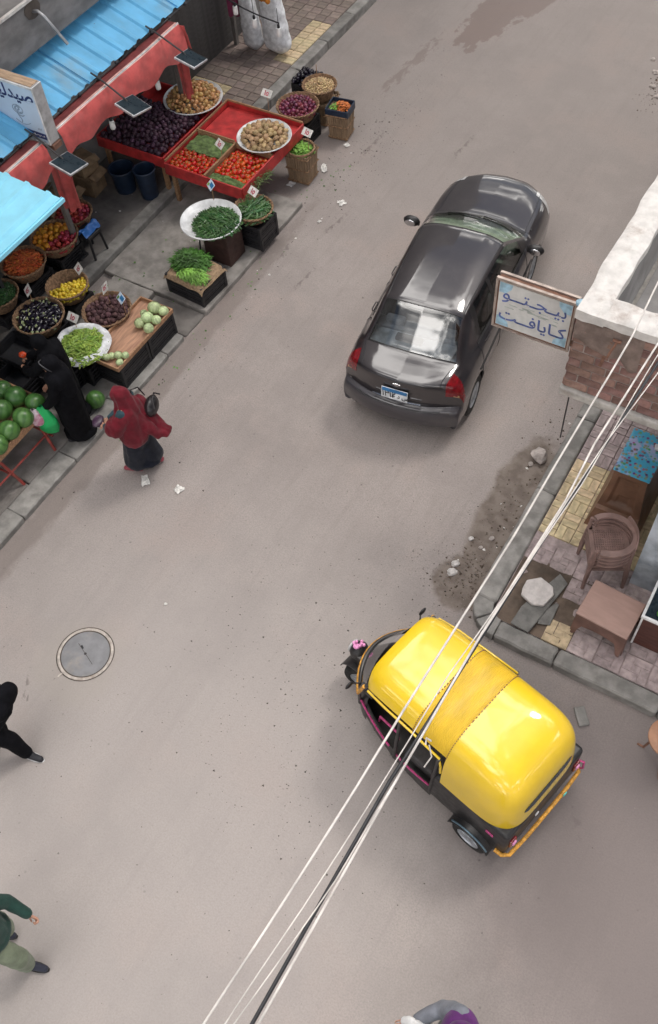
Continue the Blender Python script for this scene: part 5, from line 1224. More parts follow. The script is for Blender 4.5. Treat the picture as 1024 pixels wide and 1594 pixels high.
def chair(z, label):
    o = thing('plastic_armchair', label, 'chair', (-.60, 6.14, z), rad(-62), 'nested brown plastic armchairs')
    b = MB(); n = 15                                 # perforated seat: a lattice
    for i in range(n + 1):
        b.box((-.17 + .34 * i / n, 0, .40), (.0125, .36, .012)); b.box((0, -.18 + .36 * i / n, .401), (.34, .0125, .012))
    b.box((0, -.20, .395), (.44, .05, .03)); b.box((-.20, 0, .395), (.05, .42, .03)); b.box((.20, 0, .395), (.05, .42, .03)); b.box((0, .19, .395), (.40, .05, .03))
    b.build('seat', M['chair_brown'], o)
    b = MB(); pts = []                                # arm rail sweeping round as one band with the back
    for a in np.linspace(-30, 210, 30):
        pts.append((.27 * math.cos(rad(a)), -.02 + .27 * math.sin(rad(a)), .56 + .05 * max(0, math.sin(rad(a + 60)))))
    for p0, p1 in zip(pts[:-1], pts[1:]):
        pass
    nb = len(b.v)
    for (x, y, z_) in pts:
        L = math.hypot(x, y + .02); nx, ny = x / L, (y + .02) / L
        b.v += [(x - nx * .035, y - ny * .035, z_ + .008), (x + nx * .035, y + ny * .035, z_), (x + nx * .035, y + ny * .035, z_ - .03), (x - nx * .035, y - ny * .035, z_ - .02)]
    for i in range(len(pts) - 1):
        for k in range(4): b.f.append((nb + i * 4 + k, nb + i * 4 + (k + 1) % 4, nb + i * 4 + 4 + (k + 1) % 4, nb + i * 4 + 4 + k)); b.m.append(0)
    b.f += [(nb + 3, nb + 2, nb + 1, nb), tuple(nb + (len(pts) - 1) * 4 + k for k in range(4))]; b.m += [0, 0]
    b.build('arm_rail', M['chair_brown'], o, smooth=50)
    b = MB(); b.grid(lambda u, v: (-.24 + .46 * u, .17 + .06 * math.sin(u * 3.14) + .05 * v, .40 + .20 * v + .02 * math.sin(u * 3.14)), 14, 8); b.build('backrest', M['chair_brown'], o, smooth=60, solid=.015)
    for (x, y) in ((-.21, -.21), (.21, -.21), (-.20, .20), (.20, .20)):
        b = MB(); b.tube([(x * 1.12, y * 1.12, 0), (x, y, .40)], [.022, .028], 6); b.build('leg', M['chair_brown'], o)
        if y < 0 or x > 0:
            b = MB(); b.tube([(x, y, .40), (x * 1.05, y * .95, .58)], [.024, .02], 6); b.build('arm_post', M['chair_brown'], o)
for k, l in enumerate(('lowest brown plastic armchair of the nested stack', 'second brown plastic armchair from the bottom of the stack', 'second brown plastic armchair from the top of the stack', 'top brown plastic armchair with its perforated seat showing')): chair(.12 + .07 * k, l)

st = thing('low_table', 'low pinkish brown plastic table with an arched apron on the tiles', 'table', (-.29, 5.47, .125), rad(-4))
b = MB(); b.box((0, 0, .42), (.60, .50, .025)); b.build('table_top', M['pink_brown'], st, bevel=.01)
def apron(w, rz, off):
    b = MB(); n = 24
    for i in range(n + 1):
        u = i / n; x = (u - .5) * w; e = abs(u - .5) * 2
        zb = .0 if e > .86 else (.20 + .05 * (1 - (e / .86) ** 2) if e < .72 else .20 * (1 - (e - .72) / .14))
        for y_, z_ in ((0, .408), (-.012, .408), (-.012 - .02 * (1 - zb / .42), zb), (-.0 - .02 * (1 - zb / .42), zb)): b.v.append((x, y_ - off, z_))
    for i in range(n):
        for k in range(4): b.f.append((i * 4 + k, i * 4 + (k + 1) % 4, i * 4 + 4 + (k + 1) % 4, i * 4 + 4 + k)); b.m.append(0)
    b.f += [(0, 1, 2, 3), (n * 4 + 3, n * 4 + 2, n * 4 + 1, n * 4)]; b.m += [0, 0]
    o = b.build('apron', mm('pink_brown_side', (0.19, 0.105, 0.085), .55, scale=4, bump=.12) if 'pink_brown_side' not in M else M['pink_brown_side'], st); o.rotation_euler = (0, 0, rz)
apron(.585, 0, .235); apron(.585, rad(180), .235); apron(.46, rad(90), .28); apron(.46, rad(-90), .28)

fz = thing('display_cabinet', 'dark wood cabinet with white metal edging and glass top by the shop wall', 'cabinet', (.42, 5.74, .125))
b = MB(); b.box((0, 0, .30), (.76, .60, .60)); b.build('cabinet_body', M['dark_wood'], fz)
b = MB()
for z in (.605,):
    b.box((0, -.30, z), (.79, .03, .04)); b.box((0, .30, z), (.79, .03, .04)); b.box((-.38, 0, z), (.03, .58, .04)); b.box((.38, 0, z), (.03, .58, .04))
for sx in (-1, 1): b.box((sx * .375, -.305, .29), (.022, .022, .58))
b.build('white_edging', M['white_plastic'], fz, bevel=.004)
b = MB(); b.box((0, 0, .60), (.73, .57, .015)); b.build('glass_top', M['solar_dark'], fz)
b = MB()
for k in range(9): b.ball((random.uniform(-.3, .3), random.uniform(-.2, .2), .635), (.05, .05, .03), 8, 5)  # green lumps stand for greenery mirrored in the glass top
tag(b.build('mirrored_greenery', M['herb'], loc=(.42, 5.74, .125)), 'small green packets for greenery mirrored in the dark cabinet top', 'lumps')

mm('slab_white', (0.56, 0.52, 0.50), .85, scale=16, var=.12, bump=.3, bscale=50, dirt=((0.45, 0.38, 0.36), .4))
# slabs and stones on the corner
def rock(name, loc, s, mname, label, seed, flat=1.0, parent=None):
    b = MB(); b.ball((0, 0, 0), s, 12, 8, fn=lambda x, y, z: 1 + .35 * noise.noise((x * 1.3 + seed, y * 1.3, z * 1.3)) - .1 * noise.cell(Vector((x * 1.6 + seed, y * 1.6, z * 1.6))))
    o = b.build(name, M[mname], smooth=25, loc=loc, rz=seed); return tag(o, label, 'stone')
def plate(name, pts, z0, z1, mname, label, cat='slab'):
    b = MB(); b.prism(pts, z0, z1); o = b.build(name, M[mname], bevel=.012); return tag(o, label, cat)
q = [at(*a, .2) for a in ((820, 903), (842, 899), (861, 914), (862, 927), (846, 943), (828, 941), (811, 926), (813, 916))]
plate('white_slab', [(p.x, p.y) for p in q], .165, .215, 'slab_white', 'white rounded stone slab lying on grey slabs at the kerb corner')
q = [at(*a, .15) for a in ((872, 893), (884, 909), (822, 985), (794, 970), (812, 943))]
plate('grey_slab', [(p.x, p.y) for p in q], .135, .160, 'stone_grey', 'broken dark grey slab under the white stone')
q = [at(*a, .13) for a in ((866, 938), (870, 942), (856, 974), (836, 971), (842, 955))]
plate('grey_slab', [(p.x, p.y) for p in q], .125, .142, 'stone_grey', 'small bluish grey slab fragment right of the white stone')
p = at(840, 708, .08); rock('kerb_stone_lump', (p.x, p.y, .07), (.12, .10, .095), 'stone_pale', 'pale rock lying in the dirt against the kerb', 2.1)
for px, py, s, l in ((709, 877, .045, 'white stone chip in the dirt at the kerb corner, upper one'), (704, 890, .055, 'larger white stone chip in the dirt at the kerb corner'), (733, 838, .03, 'small white chip in the dirt strip'), (765, 838, .03, 'brown chip beside the kerb face'), (748, 852, .022, 'tiny chip near the corner kerb'), (826, 722, .03, 'small dark stone beside the pale rock')):
    p = at(px, py, .02); rock('stone_chip', (p.x, p.y, .02), (s * 1.1, s, s * .6), 'stone_white' if 'white' in l else 'stone_pale', l, px * .01)
for i, (px, py, s) in enumerate(((1017, 92, .045), (1021, 112, .06), (1016, 134, .055), (1022, 150, .05))):
    p = at(px, py, .015); rock('rubble_stone', (p.x, p.y, .012), (s, s * .9, s * .55), 'stone_pale', ('topmost', 'second', 'third', 'nearest')[i] + ' pale rubble stone of the heap at the right edge up the street', i * 1.7)
p = at(905, 1115, .02); b = MB(); b.box((0, 0, .02), (.22, .12, .04)); tag(b.build('concrete_block', M['kerb'], loc=(p.x, p.y, 0), rz=rad(-52), bevel=.012), 'small grey concrete block on the road behind the yellow rickshaw', 'block')
rt = at(1043, 1150, .55)
ro = thing('round_stool', 'round tan stool top cut by the right edge below the kerb', 'stool', (rt.x, rt.y, 0))
b = MB(); b.lathe([(.001, .0), (.20, .0), (.215, .012), (.215, .03), (.20, .04), (.001, .035)], 32, (0, 0, .53)); b.build('stool_top', mm('tan_plastic', (0.33, 0.17, 0.10), .55, scale=6, bump=.1), ro, smooth=40)
for a in range(3):
    b = MB(); c, s = math.cos(a * 2.094 + 3.0), math.sin(a * 2.094 + 3.0); b.tube([(.10 * c, .10 * s, .53), (.17 * c, .17 * s, .02), (.24 * c, .24 * s, .012)], .013, 6); b.build('leg', M['rust'], ro)

# litter
def litter(px, py, s, label, seed, mname='paper', el=1.0):
    p = at(px, py, .01); b = MB()
    b.grid(lambda u, v: ((u - .5) * s * el * (1 + .5 * noise.noise((v * 3, seed, 0))), (v - .5) * s * (1 + .5 * noise.noise((u * 3, seed, 4))), .012 + s * .35 * abs(noise.noise((u * 4, v * 4, seed)))), 9, 9)
    o = b.build('paper_scrap', M[mname], smooth=30, solid=.002, loc=(p.x, p.y, 0), rz=seed); tag(o, label, 'litter')
for a in ((532, 316, .11, 'white crumpled paper on the road between the stall and the car', 1.0), (504, 262, .10, 'pale paper strip on the road right of the herb crate', 2.2, 'paper', 1.9), (453, 287, .12, 'white plastic scrap at the foot of the herb crate', 3.1, 'white_plastic'), (540, 226, .09, 'white scrap at the foot of the navy lined crate', 4.2),
          (226, 748, .09, 'white scrap just below the feet of the woman in burgundy', 5.5, 'paper', 1.6), (278, 762, .11, 'white crumpled paper on the road right of the woman in burgundy', 6.1), (497, 345, .05, 'tiny pale scrap on the road below the herb crate', 7.7), (258, 940, .03, 'tiny pale crumb on the road above the manhole', 8.3), (762, 1108, .05, 'small pale scrap near the kerb behind the rickshaw', 9.2)): litter(*a)

# manhole
mh = at(133, 1018, 0)
mo = thing('manhole', 'round grey iron manhole cover with a pale ring frame set in the road', 'manhole', (mh.x, mh.y, 0), rad(-30))
b = MB(); b.lathe([(.300, .002), (.300, .007), (.305, .009), (.325, .009), (.332, .006), (.336, .0)], 64); b.build('ring_frame', M['ring_metal'], mo, smooth=35)
b = MB(); b.lathe([(.302, .0035), (.284, .0035)], 64); b.lathe([(.345, .0035), (.333, .0035)], 64); b.build('ring_gap', M['grit_dark'], mo)
b = MB(); b.lathe([(.286, .003), (.285, .005), (.262, .007), (.001, .006)], 64); b.build('cover', M['iron'], mo, smooth=35)
b = MB(); b.lathe([(.016, .0082), (.001, .0075)], 14); b.box((-.10, .0, .0082), (.05, .022, .003)); b.build('lifting_hole', M['ink'], mo)
b = MB(); b.box((.0, 0, .0072), (.34, .006, .002), rz=.12); b.build('scored_line', M['grit_dark'], mo)
b = MB(); b.box((.10, -.355, .004), (.02, .06, .012), rz=.3); b.build('frame_lug', M['ring_metal'], mo)

# ------------------------------------------------------------------ cables over the street
def cable(name, pts, r, mname, label, sag=0.06, wob=.02, seed=0):
    p = [at(*q) for q in pts]; a, e = p[0], p[-1]; d = (e - a)
    a2_, e2_ = a - d * .9, e + d * 1.2
    allp = [a2_] + p + [e2_]; out = []
    for i in range(len(allp) - 1):
        n = 18 if 0 < i < len(allp) - 2 else 8
        for t in np.linspace(0, 1, n, endpoint=False):
            out.append(allp[i].lerp(allp[i + 1], t))
    out.append(allp[-1])
    out = [q + Vector((wob * noise.noise((q.y * .9, seed, 0)), 0, wob * noise.noise((q.y * .9, seed, 5)))) for q in out]
    b = MB(); b.tube(out, r, 7); o = b.build(name, M[mname], smooth=60)
    return tag(o, label, 'cable', 'cables strung along the street')
ZC = 5.4
cable('overhead_cable', [(317, 1594, ZC), (555, 1225, ZC), (800, 832, ZC), (985, 522, ZC), (1024, 440, ZC)], .0065, 'cable_white', 'white cable running alone on the left of the bundle', wob=.008, seed=1)
cable('overhead_cable', [(392, 1594, ZC), (606, 1216, ZC), (750, 990, ZC), (890, 772, ZC), (1024, 565, ZC)], .0095, 'cable_black', 'thick black cable in the middle of the bundle', wob=.006, seed=2)
cable('overhead_cable', [(402, 1594, ZC + .02), (602, 1240, ZC + .02), (758, 972, ZC + .03), (880, 780, ZC + .03), (925, 690, ZC + .03), (1024, 535, ZC + .02)], .0066, 'cable_white', 'white cable clinging to the right side of the thick black cable', wob=.006, seed=3)
cable('overhead_cable', [(350, 1594, ZC + .03), (470, 1415, ZC + .03), (640, 1150, ZC + .04), (700, 1050, ZC + .04), (800, 905, ZC + .04), (935, 700, ZC + .04), (1024, 580, ZC + .04)], .0035, 'cable_white', 'thin tan wire looping on the left of the thick black cable', wob=.02, seed=4)
cable('overhead_cable', [(364, 1594, ZC + .02), (520, 1370, ZC + .01), (645, 1168, ZC + .03), (735, 1010, ZC + .03), (905, 755, ZC + .03), (1024, 552, ZC + .03)], .0035, 'cable_white', 'thin pale wire between the tan wire and the thick black cable', wob=.014, seed=5)
p = at(668, 1160, ZC); b = MB(); b.tube([p, p + Vector((.03, -.03, -.05)), p + Vector((.015, -.08, -.10))], .004, 5); b.tube([p + Vector((.0, .02, .01)), p + Vector((-.03, .03, -.01)), p + Vector((-.02, .0, -.02))], .005, 5)
tag(b.build('cable_tie', M['cable_white'], smooth=50), 'loose pale tie hanging from the cable bundle over the rickshaw', 'cable tie')
# ------------------------------------------------------------------ car
def pchip(x, Y, xs):
    x = np.asarray(x, float); Y = np.asarray(Y, float); h = np.diff(x); hh = h.reshape(-1, *([1] * (Y.ndim - 1)))
    dl = np.diff(Y, axis=0) / hh; m = np.zeros_like(Y); m[0] = dl[0]; m[-1] = dl[-1]
    w1 = 2 * hh[1:] + hh[:-1]; w2 = hh[1:] + 2 * hh[:-1]
    a, b = dl[:-1], dl[1:]
    with np.errstate(divide='ignore', invalid='ignore'):
        hm = (w1 + w2) / (w1 / a + w2 / b)
    m[1:-1] = np.where(a * b > 0, hm, 0)
    i = np.clip(np.searchsorted(x, xs, side='right') - 1, 0, len(x) - 2); t = ((xs - x[i]) / h[i]).reshape(-1, *([1] * (Y.ndim - 1))); H = h[i].reshape(t.shape)
    return (2 * t**3 - 3 * t**2 + 1) * Y[i] + (t**3 - 2 * t**2 + t) * H * m[i] + (-2 * t**3 + 3 * t**2) * Y[i + 1] + (t**3 - t**2) * H * m[i + 1]

LOW = [(.845, .66), (.845, .45), (.815, .25), (.5, .22)]
ST = [  # x, curve, half profile: centre, inner, top edge, belt, shoulder, mid, low, sill, under
 (.14, .12, [(0, .24), (.3, .24), (.52, .24), (.60, .24), (.66, .245), (.69, .25), (.71, .25), (.70, .235), (.5, .22)]),
 (.03, .20, [(0, .33), (.3, .33), (.55, .33), (.66, .33), (.74, .33), (.77, .32), (.78, .30), (.75, .26), (.5, .22)]),
 (.00, .22, [(0, .50), (.3, .50), (.55, .50), (.68, .495), (.77, .48), (.80, .44), (.80, .38), (.77, .28), (.5, .22)]),
 (.025, .23, [(0, .59), (.3, .59), (.55, .59), (.69, .585), (.78, .57), (.81, .50), (.81, .40), (.78, .28), (.5, .22)]),
 (.09, .24, [(0, .62), (.3, .62), (.55, .62), (.69, .62), (.79, .60), (.82, .52), (.82, .42), (.79, .28), (.5, .22)]),
 (.085, .27, [(0, .93), (.3, .925), (.55, .905), (.685, .87), (.78, .80), (.825, .62), (.825, .45), (.79, .28), (.5, .22)]),
 (.105, .29, [(0, 1.00), (.3, .997), (.54, .98), (.675, .945), (.78, .85), (.83, .64), (.83, .45), (.795, .28), (.5, .22)]),
 (.15, .28, [(0, 1.018), (.3, 1.014), (.54, 1.0), (.68, .965), (.78, .87), (.833, .65), (.833, .45), (.80, .27), (.5, .22)]),
 (.34, .18, [(0, 1.045), (.3, 1.04), (.57, 1.022), (.70, .975), (.785, .88), (.84, .66), (.84, .45), (.805, .26), (.5, .22)]),
 (.52, .12, [(0, 1.065), (.3, 1.06), (.62, 1.03), (.715, .972), (.795, .885), (.842, .66), (.842, .45), (.81, .25), (.5, .22)]),
 (.56, .12, [(0, 1.09), (.3, 1.085), (.615, 1.045), (.72, .970), (.797, .885), (.842, .66), (.842, .45), (.81, .25), (.5, .22)]),
 (.80, .09, [(0, 1.27), (.3, 1.262), (.565, 1.215), (.735, .965), (.80, .88)] + LOW),
 (1.02, .07, [(0, 1.425), (.3, 1.418), (.53, 1.37), (.745, .96), (.805, .88)] + LOW),
 (1.07, .07, [(0, 1.445), (.3, 1.438), (.53, 1.39), (.746, .96), (.805, .88)] + LOW),
 (1.45, .02, [(0, 1.485), (.3, 1.477), (.545, 1.415), (.757, .955), (.807, .88)] + LOW),
 (1.95, .0, [(0, 1.50), (.3, 1.492), (.56, 1.425), (.765, .945), (.81, .88)] + LOW),
 (2.45, -.06, [(0, 1.465), (.3, 1.458), (.575, 1.395), (.767, .935), (.81, .87)] + LOW),
 (2.53, -.08, [(0, 1.44), (.3, 1.433), (.58, 1.37), (.767, .933), (.81, .87)] + LOW),
 (2.95, -.12, [(0, 1.215), (.3, 1.207), (.635, 1.14), (.768, .925), (.81, .86)] + LOW),
 (3.36, -.16, [(0, 1.01), (.3, 1.002), (.69, .95), (.765, .91), (.805, .84), (.845, .64), (.845, .44), (.815, .25), (.5, .22)]),
 (3.42, -.16, [(0, .985), (.3, .98), (.66, .945), (.757, .90), (.805, .83), (.845, .63), (.845, .44), (.815, .25), (.5, .22)]),
 (3.98, -.20, [(0, .945), (.3, .94), (.64, .905), (.75, .85), (.80, .77), (.84, .60), (.84, .44), (.81, .25), (.5, .22)]),
 (4.42, -.27, [(0, .875), (.3, .87), (.60, .83), (.71, .77), (.77, .69), (.81, .55), (.81, .42), (.78, .25), (.5, .22)]),
 (4.58, -.33, [(0, .785), (.3, .78), (.55, .71), (.66, .665), (.73, .60), (.77, .50), (.77, .40), (.74, .25), (.5, .22)]),
 (4.66, -.36, [(0, .61), (.3, .60), (.54, .585), (.65, .56), (.71, .52), (.74, .46), (.74, .38), (.72, .25), (.5, .22)]),
 (4.66, -.35, [(0, .38), (.3, .38), (.54, .38), (.64, .37), (.70, .36), (.73, .34), (.73, .32), (.71, .25), (.5, .22)]),
 (4.54, -.28, [(0, .22), (.3, .22), (.52, .22), (.62, .22), (.68, .225), (.70, .225), (.70, .225), (.68, .22), (.5, .215)])]
CAR_U = np.arange(len(ST), dtype=float)
_arr = np.array([[(x + c * (abs(y) / .84) ** 2.2, y, z) for (y, z) in pr] for x, c, pr in ST])      # station, profile, xyz
_d = np.linalg.norm(np.diff(_arr[:, 0:5].mean(axis=1), axis=0), axis=1); CU = np.concatenate([[0], np.cumsum(_d + .01)])
_dv = np.linalg.norm(np.diff(_arr[10:20].mean(axis=0), axis=0), axis=1); CV = np.concatenate([[0], np.cumsum(_dv)])
NSU, NSV = 26, 14
us = np.concatenate([np.linspace(CU[i], CU[i + 1], max(4, int((CU[i + 1] - CU[i]) / .014)), endpoint=False) for i in range(len(CU) - 1)] + [[CU[-1]]])
vs_ = np.concatenate([np.linspace(CV[i], CV[i + 1], max(4, int((CV[i + 1] - CV[i]) / .016)), endpoint=False) for i in range(len(CV) - 1)] + [[CV[-1]]])
S1 = pchip(CU, _arr, us)                                    # nu x 9 x 3
S2 = pchip(CV, np.swapaxes(S1, 0, 1), vs_)                  # nv x nu x 3
uu = np.interp(us, CU, CAR_U); vv = np.interp(vs_, CV, np.arange(9))
def car_pt(u, v, side=1, off=0.0):
    """point on the body at station u and profile v"""
    a = pchip(CU, _arr, np.array([np.interp(u, CAR_U, CU)])); p = pchip(CV, np.swapaxes(a, 0, 1), np.array([np.interp(v, np.arange(9), CV)]))[0, 0]
    q = Vector((p[0], p[1] * side, p[2]))
    if off: q += Vector((0, .6 * side if v > 2.2 else 0, .6 if v < 4.5 else .1)).normalized() * off
    return q
car = thing('parked_car', 'dark charcoal saloon car in the middle of the street with blue topped number plate', 'car', (-3.729, 6.856, 0), 1.68825)
car.scale = (1.0, .985, 1.0)
WH = [(.80, .31), (3.36, .31)]
nu, nv = len(us), len(vs_)
cls = {}
X_ = S2[:, :, 0].T; Y_ = S2[:, :, 1].T; Z_ = S2[:, :, 2].T      # nu x nv
for i in range(nu - 1):
    u = .5 * (uu[i] + uu[i + 1])
    for j in range(nv - 1):
        v = .5 * (vv[j] + vv[j + 1]); x = X_[i, j]; y = Y_[i, j]; z = Z_[i, j]; k = 'body'
        if v > 7.02 and (u < 6.5 or u > 22): continue
        if v > 3.7 and v < 7.6 and any((x - a) ** 2 + (z - c) ** 2 < .335 ** 2 for a, c in WH): continue
        if 9.45 < u < 11.93 and v < 1.90: k = 'rear_window'
        elif 17.1 < u < 18.95 and v < 1.90: k = 'windscreen'
        elif 2.10 < v < 2.93 and 11.95 < u < 18.7:
            xs = x
            if 12.5 < u and 1.18 + (1 - (v - 2) * .9) * .12 < xs < 1.72: k = 'rear_glass'
            elif 1.80 < xs < 2.86 and u < 18.4: k = 'front_glass'
            elif .98 < xs < 1.15: k = 'body'
            else: k = 'pillar'
        elif 2.93 <= v < 3.05 and 12 < u < 18.6: k = 'sill_trim'
        elif 4.75 < u < 8.05 and 2.45 < v < 4.75 and z > .66 and x < .44 - (v - 2.45) * .03: k = 'tail_amber' if (z < .80 and u < 6.6 and y < .76) else 'tail_light'
        elif 21.7 < u < 23.35 and 1.75 < v < 4.2 and z > .58: k = 'headlight'
        elif u < 4.15 and z < .62: k = 'bumper'
        elif u > 23.5: k = 'bumper_front'
        elif 22.95 < u < 23.9 and v < 1.7: k = 'grille'
        cls.setdefault(k, []).append((i, j))
def car_part(name, keyname, mname, side=None, off=0.0, inset=0.0, smooth=60):
    b = MB(); idx = {}
    for s in ((1, -1) if side is None else (side,)):
        idx = {}
        def vid(i, j):
            if (i, j) not in idx:
                idx[(i, j)] = len(b.v); b.v.append((X_[i, j], Y_[i, j] * s, Z_[i, j]))
            return idx[(i, j)]
        for i, j in cls[keyname]:
            q = (vid(i, j), vid(i + 1, j), vid(i + 1, j + 1), vid(i, j + 1)); b.f.append(q if s > 0 else q[::-1]); b.m.append(0)
    me = bpy.data.meshes.new(name); me.from_pydata(b.v, [], b.f); me.materials.append(M[mname])
    bm = bmesh.new(); bm.from_mesh(me); bmesh.ops.remove_doubles(bm, verts=bm.verts, dist=.0008); bmesh.ops.dissolve_degenerate(bm, edges=bm.edges, dist=.0004)
    bmesh.ops.recalc_face_normals(bm, faces=bm.faces)
    c0 = sum((f.normal.z * f.calc_area() for f in bm.faces)); cy = sum((f.normal.y * f.calc_center_median().y * f.calc_area() for f in bm.faces))
    if (c0 + cy * .5) < 0: bmesh.ops.reverse_faces(bm, faces=bm.faces)
    if off:
        bm.normal_update()
        for v_ in bm.verts: v_.co += v_.normal * off
    bm.to_mesh(me); bm.free()
    for p in me.polygons: p.use_smooth = True
    o = bpy.data.objects.new(name, me); C.objects.link(o); o.parent = car; return o
body = car_part('body', 'body', 'car_paint')
car_part('rear_window', 'rear_window', 'car_glass', None, -.002); car_part('windscreen', 'windscreen', 'clear_glass', None, -.002)
for s in (1, -1):
    car_part('side_window', 'front_glass', 'side_glass', s, -.002); car_part('side_window', 'rear_glass', 'side_glass', s, -.002)
    car_part('tail_light', 'tail_light', 'tail_red', s, .004)
    if 'tail_amber' in cls: car_part('indicator', 'tail_amber', 'tail_amber', s, .004)
    car_part('headlight', 'headlight', 'lamp_clear', s, .003)
    car_part('window_sill', 'sill_trim', 'dark_metal', s, .003)
tag(car_part('pillar_trim', 'pillar', 'black_body'), kind='stuff')
car_part('rear_bumper', 'bumper', 'bumper_paint', None, .004); car_part('front_bumper', 'bumper_front', 'bumper_paint'); car_part('grille', 'grille', 'black_body')
def seam(name, pts, r=.0055, mname='ink'):
    b = MB(); b.tube(pts, r, 5); return b.build(name, M[mname], car, smooth=60)
lin = lambda a, c, n=16: np.linspace(a, c, n)
seam('boot_seam', [car_pt(u, 1.98, 1) for u in lin(8.9, 6.0)] + [car_pt(5.7, v, 1) for v in lin(1.95, 0, 12)] + [car_pt(5.7, v, -1) for v in lin(0, 1.95, 12)] + [car_pt(u, 1.98, -1) for u in lin(6.0, 8.9)])
seam('bonnet_seam', [car_pt(u, 1.98, 1) for u in lin(19.6, 22.9)] + [car_pt(22.9, v, 1) for v in lin(1.9, 0, 12)] + [car_pt(22.9, v, -1) for v in lin(0, 1.9, 12)] + [car_pt(u, 1.98, -1) for u in lin(22.9, 19.6)])
for s in (1, -1):
    seam('roof_gutter', [car_pt(u, 1.93, s, .002) for u in lin(12.2, 17.0, 30)], .007, 'black_body')
    for x0 in (1.05, 1.76, 2.92):
        ui = float(np.interp(x0, _arr[:, 4, 0][9:21], CAR_U[9:21])); seam('door_seam', [car_pt(ui, v, s) for v in lin(3.05, 6.8, 14)])
    seam('sill_strip', [car_pt(u, 4.95, s, .004) for u in lin(11.2, 18.8, 24)], .012, 'black_body')
    for x0 in (1.30, 2.02):
        ui = float(np.interp(x0, _arr[:, 4, 0][9:21], CAR_U[9:21])); p = car_pt(ui, 3.75, s)
        b = MB(); b.tube([p + Vector((-.09, 0, 0)), p + Vector((-.07, s * .014, .01)), p + Vector((.07, s * .014, .01)), p + Vector((.09, 0, 0))], .009, 6); b.build('door_handle', M['car_paint'], car, smooth=50)
    # mirrors
    b = MB(); b.ball((2.96, s * .915, .99), (.06, .115, .08), 12, 8, fn=lambda x, y, z: 1 + .1 * abs(y)); b.tube([(2.98, s * .80, .95), (2.97, s * .90, .97)], .034, 7); mo_ = b.build('wing_mirror', M['black_body'], car, smooth=60)
    b = MB(); b.ball((2.905, s * .92, .99), (.012, .085, .055), 10, 6); b.build('mirror_glass', M['chrome'], mo_, smooth=60)
seam('window_rubber', [car_pt(9.4, v, 1, .002) for v in lin(0, 1.93, 10)][::-1] + [car_pt(9.4, v, -1, .002) for v in lin(0, 1.93, 10)], .009, 'black_body')
seam('window_rubber', [car_pt(11.97, v, 1, .001) for v in lin(0, 1.93, 10)][::-1] + [car_pt(11.97, v, -1, .001) for v in lin(0, 1.93, 10)], .008, 'black_body')
seam('window_rubber', [car_pt(17.05, v, 1, .001) for v in lin(0, 1.93, 10)][::-1] + [car_pt(17.05, v, -1, .001) for v in lin(0, 1.93, 10)], .008, 'black_body')
b = MB(); nb = 0
for s in (1, -1):
    b.grid(lambda u, v, s=s: tuple(car_pt(18.9 + .75 * u, 1.92 * v, s, .002)), 5, 12)
b.build('cowl_panel', M['black_body'], car, smooth=60)
for y0, y1 in ((.55, -.02), (-.05, -.58)):
    seam('wiper', [car_pt(18.7 + .25 * abs(t), abs(y) * 2.6, 1 if y > 0 else -1, .014) for t, y in zip(lin(1, 0, 10), lin(y0, y1, 10))], .008, 'black_body')
# number plate, emblem, trim
pl = MB(); pl.box((0, 0, 0), (.012, .36, .17)); tilt = Matrix.Rotation(rad(-6), 4, 'Y')
plo = pl.build('number_plate', M['plate_white'], car, bevel=.004, loc=(.058, .02, .775)); plo.rotation_euler = (0, rad(8), 0)
b = MB(); b.box((-.008, 0, .055), (.004, .34, .052)); b.build('plate_band', M['plate_blue'], plo)
pm = Matrix.Translation((-.0085, 0, -.068)) @ Matrix.Rotation(rad(-90), 4, 'Z') @ Matrix.Rotation(rad(90), 4, 'X')
text('\u0661\u0663\u0661\u0662', .115, 'plate_figures', 'ink', plo, pm @ Matrix.Translation((-.075, .015, 0)), 'CENTER', .002)
text('\uFEEB \uFEA9 \uFEB9', .085, 'plate_letters', 'ink', plo, pm @ Matrix.Translation((.09, .025, 0)), 'CENTER', .002)
b = MB(); b.box((-.004, 0, -.01), (.004, .006, .11)); b.build('plate_divider', M['ink'], plo)
b = MB(); b.tube([(.055 + .02 * abs(y / .3) ** 2, y, .685) for y in lin(-.33, .33, 14)], .012, 6); b.build('boot_trim', M['chrome'], car, smooth=50)
b = MB(); b.box((.078, 0, .945), (.014, .11, .022)); b.box((.075, 0, .945), (.016, .05, .045)); b.build('maker_emblem', M['chrome'], car, bevel=.006)
b = MB(); b.tube([car_pt(2.9, v, 1, .006) for v in lin(2.2, 0, 10)] + [car_pt(2.9, v, -1, .006) for v in lin(0, 2.2, 10)], .010, 6); b.build('bumper_strip', M['dark_metal'], car, smooth=50)
